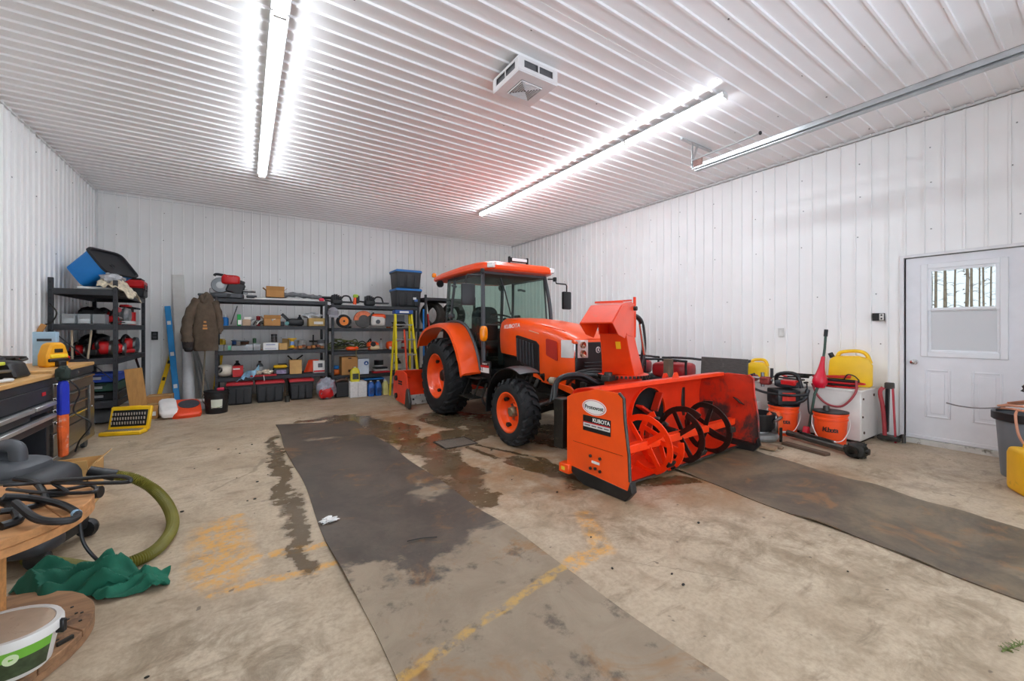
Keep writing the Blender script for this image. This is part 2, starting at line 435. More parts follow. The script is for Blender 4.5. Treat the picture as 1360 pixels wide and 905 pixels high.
ce = struct(MB().box(XL - .15, XR + .15, YF - .15, YB + .15, ZC + .004, ZC + .15).build('ceiling', ceil_steel, smooth=False))
sheets(ce, 'ceiling_panel', YF, YB, lambda u, h, t: (t, u, ZC - h), ceil_steel, XL, XR)
screws(ce, [(XL + .3 + j * .61 + rnd.uniform(-.02, .02), YF + .25 + i * .457 + rnd.uniform(-.02, .02), ZC - .002) for i in range(21) for j in range(14)], (0, 0, -1))

# wall behind the camera with the closed overhead door (unseen; glazing added to bring in daylight)
OX0, OX1, OZ = -.10, 4.72, 3.05
b = MB().box(XL - .15, OX0, YF - .15, YF, 0, ZC + .1).box(OX1, XR + .15, YF - .15, YF, 0, ZC + .1).box(OX0, OX1, YF - .15, YF, OZ, ZC + .1)
struct(b.build('wall_front', white_steel, smooth=False))
od = thing('door_2', 'white sectional overhead garage door', 'door', ((OX0 + OX1) / 2, YF - .06, 0)); del od['category']; del od['label']; struct(od)
for k in range(5):
    # full-view glazing made up for the daylight: aluminium sections, four panes each
    z0, z1 = .0 + k * .61, .605 + k * .61; b = MB()
    xs = [OX0 + .06 + i * 1.185 for i in range(4)]; zz0, zz1 = z0 + .05, z1 - .05; prev = OX0
    b.box(OX0, OX1, YF - .09, YF - .04, z0, zz0).box(OX0, OX1, YF - .09, YF - .04, zz1, z1)
    for x in xs: b.box(prev, x, YF - .09, YF - .04, zz0, zz1); prev = x + 1.135
    b.box(prev, OX1, YF - .09, YF - .04, zz0, zz1)
    pn = b.build('door_section', white_trim, od, smooth=False, world=True)
    for x in xs: MB().box(x, x + 1.135, YF - .07, YF - .065, zz0, zz1).build('pane', MATS.get('added_daylight_pane') or glassy('added_daylight_pane', 'f6faff', .02), pn, smooth=False).location = (-(OX0 + OX1) / 2, .06 - YF, 0)

# corner and ceiling trims
def trim(n, b): struct(b.build('trim_%d' % n, white_trim, smooth=False))
trim(1, MB().prism([(XL + .001, ZC - .05), (XL + .024, ZC - .05), (XL + .024, ZC - .046), (XL + .006, ZC - .046), (XL + .006, ZC - .02), (XL + .001, ZC - .02)], YF, YB, 'Y'))
trim(2, MB().box(XL, XR, YB - .024, YB - .001, ZC - .05, ZC - .044))
trim(3, MB().box(XR - .026, XR - .001, YF, YB, ZC - .052, ZC - .044).box(XR - .026, XR - .022, YF, YB, ZC - .052, ZC - .030))
trim(4, MB().box(XL + .001, XL + .022, YB - .022, YB - .001, 0, ZC))
# door casing
trim(5, MB().box(XR - .03, XR + .10, DY1, DY1 + .03, 0, DZ1 + .03).box(XR - .03, XR + .10, DY0 - .03, DY0, 0, DZ1 + .03).box(XR - .03, XR + .10, DY0, DY1, DZ1, DZ1 + .03))
struct(MB().box(XR - .02, XR + .12, DY0, DY1, 0, .055).build('trim_6', mat('dirty_sill', 'cfcdc6', .5, dirt='6e6558', dirt_amt=.5, dscale=9), smooth=False))

# entry door with its half window
door = thing('door_1', '', '', (XR + .03, (DY0 + DY1) / 2, 0)); del door['category']; del door['label']; struct(door)
dm = mat('door_white', 'e4e5e8', .42, var=.03)
XD = XR + .015       # room face of the slab
WY0, WY1, WZ0, WZ1 = .66, 1.245, 1.0, 1.985
b = MB()
y0, y1 = DY0 + .004, DY1 - .012
b.box(XD, XD + .044, y0, WY0, .06, DZ1 - .012).box(XD, XD + .044, WY1, y1, .06, DZ1 - .012).box(XD, XD + .044, WY0, WY1, .06, WZ0).box(XD, XD + .044, WY0, WY1, WZ1, DZ1 - .012)
b.build('door_slab', dm, door, smooth=False, world=True)
b = MB(); wfm = mat('window_frame_white', 'e8eaec', .35, var=.02)
def frame(b, ya, yb, za, zb, w, x0, x1):
    b.box(x0, x1, ya, ya + w, za, zb).box(x0, x1, yb - w, yb, za, zb).box(x0, x1, ya + w, yb - w, za, za + w).box(x0, x1, ya + w, yb - w, zb - w, zb)
frame(b, WY0 - .02, WY1 + .02, WZ0 - .02, WZ1 + .02, .055, XD - .014, XD + .03)
wf = b.build('window_frame', wfm, door, bev=.004, world=True)
b = MB(); frame(b, WY0 + .035, WY1 - .035, 1.49, WZ1 - .035, .028, XD - .008, XD + .02); b.build('sash', wfm, wf, bev=.003).location = (-XR - .03, -(DY0 + DY1) / 2, 0)
b = MB(); frame(b, WY0 + .035, WY1 - .035, WZ0 + .035, 1.50, .022, XD + .012, XD + .034); b.build('sash', wfm, wf, bev=.003).location = (-XR - .03, -(DY0 + DY1) / 2, 0)
MB().box(XD + .008, XD + .012, WY0 + .06, WY1 - .06, 1.515, WZ1 - .06).build('pane', glassy('door_pane', 'b9bfc2', .03), wf, smooth=False).location = (-XR - .03, -(DY0 + DY1) / 2, 0)
MB().box(XD + .022, XD + .026, WY0 + .055, WY1 - .055, WZ0 + .055, 1.48).build('insect_screen', glassy('grey_screen', 'd6d8d9', .0, .93), wf, smooth=False).location = (-XR - .03, -(DY0 + DY1) / 2, 0)
for ya, yb in ((1.035, 1.235), (.675, .885)):
    b = MB(); frame(b, ya, yb, .31, .84, .02, XD - .008, XD + .002)
    p = b.build('panel_moulding', dm, door, bev=.006, world=True)
    MB().box(XD - .006, XD + .002, ya + .045, yb - .045, .355, .795).build('raised_panel', dm, door, bev=.005, world=True)
MB().box(XD - .012, XD + .001, y0, y1, .06, .10).build('kick_rail', dm, door, bev=.004, world=True)
b = MB().lathe([(.0, -.075), (.022, -.072), (.028, -.058), (.026, -.045), (.012, -.036), (.012, -.012), (.03, -.010), (.032, 0)], (XD, 1.318, .915), 'X', 16)
kn = b.build('door_knob', chrome, door, world=True); kn['label'] = 'round chrome knob'
MB().box(XD - .003, XD + .02, y1, DY1 - .002, .06, DZ1 - .01).build('weather_strip', black_plastic, door, smooth=False, world=True)

# outdoors seen through the door window: snow and bare trees
snow = mat('snow', 'f2f4f8', .8, var=.03)
struct(MB().box(-25, 40, -30, 30, -.4, -.16).build('ground', snow, smooth=False))
bark = mat('tree_bark', '86745f', .9, var=.4, scale=14)
rnd = random.Random(11)
for i in range(24):
    # a loose wood edge, each tree on its own spot
    x = XR + (4.6, 6.4, 8.4)[i % 3] + rnd.uniform(-.3, .3); y = x * (.055 + (i + rnd.uniform(-.45, .45)) * .0078); h = rnd.uniform(4.0, 6.5); r = rnd.uniform(.014, .034)
    b = MB().tube([(x, y, -.17), (x + rnd.uniform(-.05, .05), y + rnd.uniform(-.04, .04), h * .5), (x, y + rnd.uniform(-.08, .08), h)], [r, r * .7, r * .15], 7)
    for k in range(46):
        z = h * rnd.uniform(.12, .95); a = rnd.uniform(0, 6.28); L = rnd.uniform(.08, .20)
        p = Vector((x, y, z)); q = p + Vector((math.cos(a) * L, math.sin(a) * L, rnd.uniform(-.3, .5) * L))
        b.tube([p, (p + q) / 2 + Vector((0, 0, .02)), q], [r * .3, r * .2, .003], 4)
    tag(b.build('bare_tree', bark), 'leafless tree standing in the snow outside the door window', 'tree', 'bare trees outside the door')

# wall fittings
sp = thing('light_switch', 'white wall switch plate on the ribbed wall behind the yellow jug', 'switch', (XR - RH, 2.67, 1.24))
MB().box(-.008, 0, -.036, .036, -.058, .058).build('plate', white_plastic, sp, bev=.003)
MB().box(-.013, -.007, -.016, .016, -.033, .033).build('rocker', white_box, sp, bev=.002)
sp = thing('wall_outlet', 'black and white outlet box on the wall beside the entry door', 'outlet', (XR - RH, 1.617, 1.43))
MB().box(-.03, 0, -.055, .055, -.045, .045).build('box', black_plastic, sp, bev=.003)
MB().box(-.036, -.029, -.052, -.012, -.04, .04).build('cover', white_plastic, sp, bev=.002)
for z in (-.02, .02): MB().boxc((-.037, -.032, z), (.004, .016, .02)).build('socket', dark_grey, sp, bev=.002)
sp = thing('wall_outlet', 'black double outlet on the back wall by the blue level', 'outlet', (-1.34, YB - RH, 1.17))
MB().box(-.045, .045, -.02, 0, -.075, .075).build('box', black_plastic, sp, bev=.004)
for z in (-.03, .03): MB().boxc((0, -.021, z), (.05, .006, .035)).build('socket', grey_plastic, sp, bev=.004)

# LED strip lights: two rows of four linked tubes hung under the ribs
led = emit('led_tube', 'eaf3fc', LED_STRENGTH)
zl = ZC - RH
for X, row in ((.215, 'heater and left wall'), (3.945, 'heater and door track')):
    for i in range(4):
        y0 = 2.165 + i * 1.235
        t = thing('led_strip_light', ('end', 'third', 'second', 'nearest')[i] + ' lit LED strip ' + ('by the front wall' if i == 0 else 'from the back wall') + ', in the row between ' + row, 'light', (X, y0 + .615, zl), 0, 'strip lights between ' + row)
        MB().prism([(-.062, -.034), (-.062, -.026), (-.03, 0), (.03, 0), (.062, -.026), (.062, -.034)], -.612, .612, 'Y').build('housing', white_trim, t, bev=.004)
        MB().prism([(-.036, -.034), (-.038, -.050), (-.026, -.068), (.026, -.068), (.038, -.050), (.036, -.034)], -.604, .604, 'Y').build('diffuser', led, t, smooth=False)
        for s in (-1, 1): MB().box(-.044, .044, s * .609 - .005, s * .609 + .005, -.074, -.028).build('end_cap', white_plastic, t, bev=.002)

# ceiling heater
ht = thing('ceiling_heater', 'square white ceiling heater with dark louvred sides and a centre grille', 'heater', (2.14, 3.03, ZC - RH - .155))
hm = mat('heater_white', 'e4e2e1', .4, var=.02); hw = .21
b = MB().box(-hw, hw, -hw, hw, 0, .012)
for s in (-1, 1):
    b.box(-hw, hw, s * hw - .004, s * hw + .004, .01, .045).box(-hw, hw, s * hw - .004, s * hw + .004, .105, .13)
    b.box(s * hw - .004, s * hw + .004, -hw, hw, .01, .045).box(s * hw - .004, s * hw + .004, -hw, hw, .105, .13)
    for q in (-1, 0, 1):
        w = .028 if q else .008
        b.box(q * (hw - .028) - w, q * (hw - .028) + w, s * hw - .0045, s * hw + .0045, .04, .11)
        b.box(s * hw - .0045, s * hw + .0045, q * (hw - .028) - w, q * (hw - .028) + w, .04, .11)
b.build('casing', hm, ht, bev=.003)
MB().box(-hw + .015, hw - .015, -hw + .015, hw - .015, .012, .128).build('inner_screen', mat('dark_mesh', '6a6b6d', .6, .3, bump=.8, bscale=220), ht, smooth=False)
MB().box(-hw + .03, hw - .03, -hw + .03, hw - .03, .128, .155).build('mounting_bracket', worn_steel, ht, smooth=False)
gr = MB().box(-.115, .115, -.115, .115, -.004, .001).build('grille', dark_metal, ht, smooth=False)
for k in range(6):
    r = .115 - k * .019; w = .0038
    b = MB(); b.box(-r, r, -r, -r + w * 2, -.016 + k * .0006, -.002).box(-r, r, r - w * 2, r, -.016 + k * .0006, -.002).box(-r, -r + w * 2, -r, r, -.016 + k * .0006, -.002).box(r - w * 2, r, -r, r, -.016 + k * .0006, -.002)
    b.build('louvre_ring', hm, gr, bev=.002)

# overhead-door track with hanger
TX, TZ, TY = 4.74, 3.30, 2.98
tk = thing('door_track', 'galvanised overhead door track hung from the ceiling along the right side', 'door track', (TX, TY, TZ))
b = MB().prism([(-.03, -.028), (.03, -.028), (.034, -.01), (.03, -.01), (.026, -.022), (-.024, -.022), (-.024, .028), (.028, .028), (.028, .034), (-.03, .034)], YF - TY + .1, 0, 'Y'); b.build('rail', zinc, tk)
MB().box(-.055, -.049, YF - TY + .1, .02, -.01, .04).box(-.055, -.03, YF - TY + .1, .02, .036, .04).build('angle_iron', zinc, tk, smooth=False)
b = MB().bar((-.06, .01, .0), (-.06, .01, ZC - TZ - .03), .035, .005)
b.build('hanger_strap', zinc, tk); MB().bar((-.06, .02, .06), (.06, .02, ZC - TZ - .035), .03, .005).build('diagonal_brace', zinc, tk)
MB().box(-.28, .36, -.002, .036, ZC - TZ - .036, ZC - TZ - RH).build('ceiling_angle', zinc, tk, smooth=False)
b = MB().boxc((-.055, -.06, .055), (.012, .12, .09)); b.build('end_plate', mat('rusty_plate', '6a4a42', .6, .2, var=.3, scale=40), tk, smooth=False)
MB().cyl((-.06, .01, .10), (-.06, -.78, .12), .011, n=8).build('bumper_rod', zinc, tk)
MB().sph((-.06, -.79, .12), (.022, .016, .022)).build('rubber_bumper', black_plastic, tk)

# floor drain
dr = thing('floor_drain', 'dark square floor drain grate in wet concrete beside the tractor', 'drain', (1.985, 4.17, 0))
MB().box(-.2, .2, -.17, -.15, 0, .006).box(-.2, .2, .15, .17, 0, .006).box(-.2, -.18, -.15, .15, 0, .006).box(.18, .2, -.15, .15, 0, .006).build('frame', dark_metal, dr, smooth=False)
MB().box(-.18, .18, -.15, .15, 0, .002).build('sump', black_plastic, dr, smooth=False)
for i in range(13): MB().box(-.176 + i * .0285, -.160 + i * .0285, -.15, .15, .002, .006).build('grate_bar', mat('grate_grey', '7a7064', .6, var=.2), dr, smooth=False)

# rubber mats laid on the floor
def mat_material(name, base, alt, dry, cut):
    m = bpy.data.materials.new(name); g = NT(m); MATS[name] = m
    c = g.mix(g.step(g.noise(1.8, 6, .7, dist=.5), .32, .66), lin(base), lin(alt))
    c = g.mix(g.math('MULTIPLY', g.step(g.noise(30, 3, .7), .45, .75), .3), c, lin('37312a'))
    y = g.sep()[1]; n = g.math('SUBTRACT', g.noise(1.7, 6, .65, dist=.3), .5)
    f = g.step(g.math('ADD', y, g.math('MULTIPLY', n, 1.5)), cut + .06, cut - .06)
    f2 = g.math('MULTIPLY', g.step(g.noise(1.1, 6, .6, dist=.4), .60, .66), .9)
    f = g.math('MAXIMUM', f, f2)
    d = g.mix(g.step(g.noise(3.5, 6, .7, dist=.6), .3, .7), lin(dry), lin('83735f'))
    d = g.mix(g.step(g.noise(5, 6, .7), .54, .68, 0, .85), d, lin('52473b'))
    c = g.mix(f, c, d)
    c = g.mix(g.math('MULTIPLY', g.step(g.noise(2.4, 5, .7, dist=.8), .54, .68), .65), c, lin('8a6132'))
    if cut > 1:
        co = g.vec('ADD', g.co, g.vec('SCALE', g.vec('SUBTRACT', g.noise(6, 4, .6, col=True), (.5, .5, .5)), k=.05))
        sx, sy, _ = g.sep(co)
        # the yellow floor line carried across the mat, worn
        dline = g.math('ABSOLUTE', g.math('SUBTRACT', g.math('SUBTRACT', sy, 1.46), g.math('MULTIPLY', g.math('SUBTRACT', sx, .5), .22)))
        c = g.mix(g.math('MULTIPLY', g.step(dline, .035, .015), g.step(g.noise(15, 4, .7), .36, .6, 0, .6)), c, lin('c99a38'))
    g.put(g.b.inputs['Base Color'], c)
    g.put(g.b.inputs['Roughness'], g.math('ADD', g.math('MULTIPLY', f, .22), .48))
    g.bump(g.noise(130, 3, .6), .12, .003)
    return m
def floor_mat(name, cs, m, label, seed):
    a, b_, c, d = [Vector((*p, 0)) for p in cs]       # near-left, near-right, far-right, far-left
    r = random.Random(seed); ph = [r.uniform(0, 6) for _ in range(6)]
    def fn(u, v):
        p = (a * (1 - u) + b_ * u) * (1 - v) + (d * (1 - u) + c * u) * v
        e = max(0, 1 - u * 9) + max(0, 1 - (1 - u) * 9)
        w = max(0, math.sin(v * 23 + ph[0]) * math.sin(v * 9.3 + ph[1]))
        p.x += .016 * math.sin(v * 17 + ph[2] + u) * (1 - u) + .010 * math.sin(v * 26 + ph[3]) * u
        p.z = .004 + .018 * e * w + .0015 * math.sin(v * 31 + ph[4]) * math.sin(u * 5)
        p.z = max(p.z, .004); return p
    b = MB().sheet(fn, 22, 110, .006)
    return tag(b.build(name, m), label, 'mat')
floor_mat('rubber_mat', [(.47, .55), (1.47, .55), (1.27, 5.93), (.34, 6.27)], mat_material('mat_dark', '5d5247', '463e36', '93836e', 2.15), 'long dark worn rubber mat on the concrete beside the drain', 1)
floor_mat('rubber_mat', [(3.00, -.3), (4.02, -.3), (4.52, 2.45), (3.28, 2.45)], mat_material('mat_brown', '75664f', '4c4134', '7a6a54', .2), 'brown worn rubber mat running out from under the snow blower', 2)
# ------------------------------------------------------------------ tractor
CX = 3.42
tractor = thing('tractor', 'orange compact cab tractor with black tyres parked on wet concrete', 'tractor', (CX, 4.8, 0))
cab_grey = mat('cab_grey', '3f4246', .45, var=.08)
red_roof = mat('roof_orange', 'f04a0e', .3, var=.04, coat=.4)
glass = glassy('cab_glass', 'eaf4f0', .03)
amber = mat('amber_lens', 'f08a06', .2, var=.15, coat=.6)
lamp_clear = mat('clear_lens', 'e4e2df', .10, .15, var=.06, scale=8, coat=.6)
decal_white = mat('decal_white', 'eeeeea', .5, var=.02)
decal_black = mat('decal_black', '151515', .5, var=.05)
decal_red = mat('decal_red', 'c3161c', .5, var=.04)
def TB(b, name, m, parent=None, **k):
    """a tractor part given in room coordinates (sub-parts hang under the part)"""
    me = b.mesh(name, k.pop('bev', 0), k.pop('seg', 1), INV[tractor.name])
    return put(name, me, m, parent or tractor, k.pop('smooth', True))

def wheel(name, x_out, s, yc, R, W, rr, n, lug_h, hub_m):
    """x_out: X of outer sidewall, s = +1 when outer side points to -X"""
    xc = x_out + s * W / 2; q = -s
    pr = [(rr, .40), (rr + .02, .46), (rr + (R - rr) * .5, .50), (R - lug_h - .03, .465), (R - lug_h, .38), (R - lug_h + .004, .15), (R - lug_h + .005, 0)]
    pr = pr + [(r, -h) for r, h in reversed(pr[:-1])]; pr.append(pr[0])
    ty = TB(MB().lathe([(r, h * W) for r, h in pr], (xc, yc, R), 'X', 48), name, rubber)
    b = MB()
    for i in range(n):
        for side in (-1, 1):
            a0 = 2 * PI * (i + (.5 if side > 0 else 0)) / n
            rings = []
            path = [(.03, R + .004, 0, .36), (.20, R + .003, .10, .36), (.24, R + .003, .16, .40), (.36, R, .34, .42), (.455, R - lug_h * .7, .52, .42), (.497, R - lug_h - .05 * R, .62, .36)]
            for k, (xx, r, da, wd) in enumerate(path):
                da *= 2 * PI / n * 1.3; hw = 2 * PI / n * wd * .62; xx *= W * side
                dep = lug_h + .012
                ring = []
                for rad, ang in ((r, -hw), (r, hw), (r - dep, hw * 1.2), (r - dep, -hw * 1.2)):
                    A = a0 + da + ang; x2 = xx
                    if k == 5 and rad < r: x2 = xx - side * .03
                    ring.append(Vector((xc + x2, yc + rad * math.cos(A), R + rad * math.sin(A))))
                rings.append(ring)
            b.loft(rings[:3]); b.loft(rings[3:] if False else [rings[2], rings[3], rings[4], rings[5]])
    TB(b, 'tread', rubber, ty, smooth=False)
    rp = [(rr + .012, .43), (rr - .004, .435), (rr - .012, .40), (rr - .03, .34), (rr * .84, .26), (rr * .80, .10), (rr * .74, .02), (rr * .5, -.02), (rr * .44, .02), (rr * .42, .06), (.0, .06), (.0, -.1), (rr * .8, -.12), (rr - .02, -.2), (rr + .01, -.40), (rr + .012, .43)]
    rim = TB(MB().lathe([(r, q * h * W) for r, h in rp], (xc, yc, R), 'X', 40), 'rim', orange, ty)
    hx = xc + q * .06 * W
    b = MB().lathe([(.0, q * .05), (rr * .20, q * .05), (rr * .26, q * .035), (rr * .30, 0), (0, 0)], (hx, yc, R), 'X', 18)
    TB(b, 'hub', hub_m, ty)
    for k in range(6):
        a = 2 * PI * k / 6 + .3
        c = Vector((hx, yc + rr * .36 * math.cos(a), R + rr * .36 * math.sin(a)))
        TB(MB().cyl(c, c + Vector((q * .022, 0, 0)), .013, .012, 6), 'wheel_nut', steel, ty, smooth=False)
    for k in range(3):
        a = 2 * PI * k / 3 + .9
        c = Vector((xc + q * .17 * W, yc + rr * .80 * math.cos(a), R + rr * .80 * math.sin(a)))
        TB(MB().boxc(c, (.05, .05, .05), (a, 0, 0)), 'rim_lug', dark_metal, ty, bev=.005)
    return ty
hub_gold = mat('hub_metal', '8d8268', .45, .6, var=.3, scale=30)
for s in (1, -1):
    xo = CX - s * 1.02
    wheel('front_wheel', xo, s, 3.76, .365, .235, .215, 22, .026, hub_gold)
    wheel('rear_wheel', xo, s, 5.80, .575, .40, .330, 22, .036, dark_metal)

# hood
def hood_ring(y, w, zt, zb, cr_=.05):
    half = [(w - .01, zb), (w, zb + .06), (w + .008, (zb + zt) / 2), (w, zt - .13), (w - .02, zt - .055), (w - .065, zt - .018), (w - .14, zt), (.10, zt + .012), (0, zt + .010)]
    return [Vector((CX + x, y, z)) for x, z in half] + [Vector((CX - x, y, z)) for x, z in reversed(half[:-1])]
secs = [(4.90, .385, 1.425, .97), (4.86, .40, 1.440, .95), (4.55, .40, 1.425, .93), (4.30, .40, 1.402, .90), (4.02, .398, 1.362, .80), (3.94, .395, 1.348, .64), (3.75, .388, 1.305, .62), (3.58, .375, 1.250, .62), (3.48, .352, 1.205, .62), (3.42, .315, 1.165, .63)]
TB(MB().loft([hood_ring(*q) for q in secs]), 'hood', orange, bev=0)
hs = CX - .40
b = MB().prism([(3.56, 1.255), (3.90, 1.315), (4.80, 1.43), (4.8, 1.44), (3.90, 1.326), (3.56, 1.266)], CX - .338, CX - .33, 'X'); TB(b, 'hood_crease', orange, smooth=False)
for s in (-1, 1):
    X = CX + s * .402; x0, x1 = sorted((X, X + s * .012))
    gp = [(4.47, 1.20), (4.42, 1.205), (4.02, 1.135), (3.965, 1.09), (3.955, .72), (4.06, .76), (4.36, .84), (4.43, .95)]
    sg = TB(MB().prism(gp, x0, x1, 'X'), 'side_grille', black_plastic, bev=.004)
    for k in range(6):
        y = 4.40 - k * .068; zt = 1.165 - k * .012; zb = .87 - k * .012
        TB(MB().prism([(y, zb), (y + .03, zb + .02), (y + .045, zt), (y + .012, zt)], x0 + (s - 1) / 2 * .012, x0 + .024 + (s - 1) / 2 * .0, 'X'), 'grille_slat', dark_grey, sg, bev=.004)
    X2 = CX + s * .389; x0, x1 = sorted((X2, X2 + s * .010))
    TB(MB().prism([(3.845, 1.165), (3.82, 1.175), (3.66, 1.145), (3.64, 1.13), (3.625, .925), (3.645, .915), (3.82, .965), (3.84, .98)], x0, x1, 'X'), 'side_mesh', mat('red_mesh', 'b8230f', .6, bump=.9, bscale=260), bev=.003)
    # wrap-round headlamp
    pts = [(CX + s * .388, 3.575), (CX + s * .370, 3.50), (CX + s * .335, 3.435), (CX + s * .28, 3.398), (CX + s * .15, 3.378), (CX + s * .15, 3.42), (CX + s * .27, 3.45), (CX + s * .34, 3.58)]
    hl = TB(MB().prism(pts, .958, 1.162, 'Z'), 'headlamp', lamp_clear, bev=.006, seg=2)
    for zc, rr_ in ((1.105, .036), (1.005, .040)):
        c = Vector((CX + s * .22, 3.387, zc)); TB(MB().lathe([(0, .0), (rr_ * .5, -.004), (rr_, -.014), (rr_ * 1.06, -.012), (rr_ * 1.1, .01)], c, 'Y', 20), 'reflector', mat('lamp_reflector', 'b98f78', .12, .8, var=.4, scale=30), hl)
    # lower orange side strip
    x0, x1 = sorted((CX + s * .36, CX + s * .385))
    TB(MB().prism([(4.12, .745), (4.12, .69), (3.40, .555), (3.36, .60), (3.42, .64), (3.60, .655)], x0, x1, 'X'), 'side_strip', orange, bev=.004)
# black nose
pts = [(CX - .34, 3.46), (CX - .30, 3.405), (CX - .15, 3.382), (CX, 3.372), (CX + .15, 3.382), (CX + .30, 3.405), (CX + .34, 3.46), (CX + .2, 3.5), (CX - .2, 3.5)]
ng = TB(MB().prism(pts, .60, 1.135, 'Z'), 'front_grille', black_plastic, bev=.006)
for k in range(7):
    z = .66 + k * .04; TB(MB().boxc((CX, 3.377, z), (.42, .02, .014)), 'grille_bar', dark_grey, ng, bev=.003)
TB(MB().prism([(3.56, 1.15), (3.40, 1.115), (3.40, 1.14), (3.44, 1.175), (3.56, 1.205)], CX - .34, CX + .34, 'X'), 'nose_lip', orange, bev=.008)
em = TB(MB().lathe([(0, 0), (.036, 0), (.036, -.008), (.03, -.010), (0, -.010)], (CX, 3.374, 1.045), 'Y', 24), 'emblem', decal_white)
TB(MB().lathe([(0, -.009), (.029, -.009), (.029, -.012), (0, -.012)], (CX, 3.374, 1.045), 'Y', 24), 'emblem_disc', mat('emblem_navy', '1b2540', .4), em)
text('emblem_letter', 'K', .05, decal_white, em, (CX, 3.360, 1.045), RY, bold=.001)
text('hood_lettering', 'KUBOTA', .075, decal_white, tractor, (hs - .009, 4.57, 1.325), (PI / 2 - .08, -.06, -PI / 2), sx=1.30, bold=.0007, shear=.12)
TB(MB().prism([(4.18, 1.262), (3.98, 1.225), (3.98, 1.237), (4.18, 1.275)], hs - .004, hs + .004, 'X'), 'model_strip', mat('decal_pale', 'e8a184', .4), smooth=False)

# engine, transmission and axles under the hood
TB(MB().box(CX - .30, CX + .30, 3.55, 4.95, .45, .93), 'engine_block', dark_metal, bev=.03)
TB(MB().box(CX - .22, CX + .22, 4.9, 6.25, .35, .85), 'gearbox', dark_metal, bev=.03)
for k in range(9):
    r = random.Random(k); y = 3.75 + k * .13
    for s in (-1, 1):
        TB(MB().cyl((CX + s * .29, y, .55 + r.random() * .25), (CX + s * (.36 + r.random() * .05), y + .03, .55 + r.random() * .25), .03 + r.random() * .035, n=10), 'engine_fitting', dark_metal)
TB(MB().tube([(CX - .78, 3.74, .365), (CX - .45, 3.74, .40), (CX - .12, 3.74, .44), (CX + .12, 3.74, .44), (CX + .45, 3.74, .40), (CX + .78, 3.74, .365)], [.09, .075, .10, .10, .075, .09], 12), 'front_axle', dark_metal)
TB(MB().tube([(CX - .70, 5.80, .575), (CX - .3, 5.80, .60), (CX + .3, 5.80, .60), (CX + .70, 5.80, .575)], [.12, .15, .15, .12], 14), 'rear_axle', dark_metal)
for s in (-1, 1):
    TB(MB().cyl((CX + s * .30, 3.62, .50), (CX + s * .70, 3.60, .43), .026, n=10), 'steering_cylinder', worn_steel)
    TB(MB().cyl((CX + s * .52, 3.60, .70), (CX + s * .50, 3.54, .70), .042, n=16), 'filter_cap', mat('oil_filter', 'a59c86', .5))
    # front mudguards
    a0, a1 = math.radians(188), math.radians(62); yc, zc, rr = 3.74, .365, .475
    def fn(u, v, s=s):
        a = a0 + (a1 - a0) * u; x = .74 + .27 * v
        r = rr + (.035 * u if u > .7 else .02) - .05 * abs(v - .5) ** 2
        return (CX + s * x, yc - r * math.cos(a), zc + r * math.sin(a))
    TB(MB().sheet(fn, 16, 6, .012), 'front_mudguard', black_plastic)
    TB(MB().tube([(CX + s * .72, 3.9, .46), (CX + s * .70, 4.05, .72), (CX + s * .80, 3.9, .83)], .018, 8), 'mudguard_stay', dark_metal)
# front subframe
for s in (-1, 1):
    TB(MB().box(CX + s * .32 - .025, CX + s * .32 + .025, 3.12, 4.4, .34, .50), 'subframe_rail', dark_metal, bev=.006)
    TB(MB().box(CX + s * .40 - .03, CX + s * .40 + .03, 3.12, 3.22, .26, .72), 'hitch_plate', dark_metal, bev=.006)
TB(MB().cyl((CX - .48, 3.17, .36), (CX + .48, 3.17, .36), .035, n=12), 'hitch_tube', dark_metal)
TB(MB().cyl((CX - .6, 3.35, .42), (CX - .3, 3.35, .42), .03, n=10), 'hitch_cylinder', worn_steel)

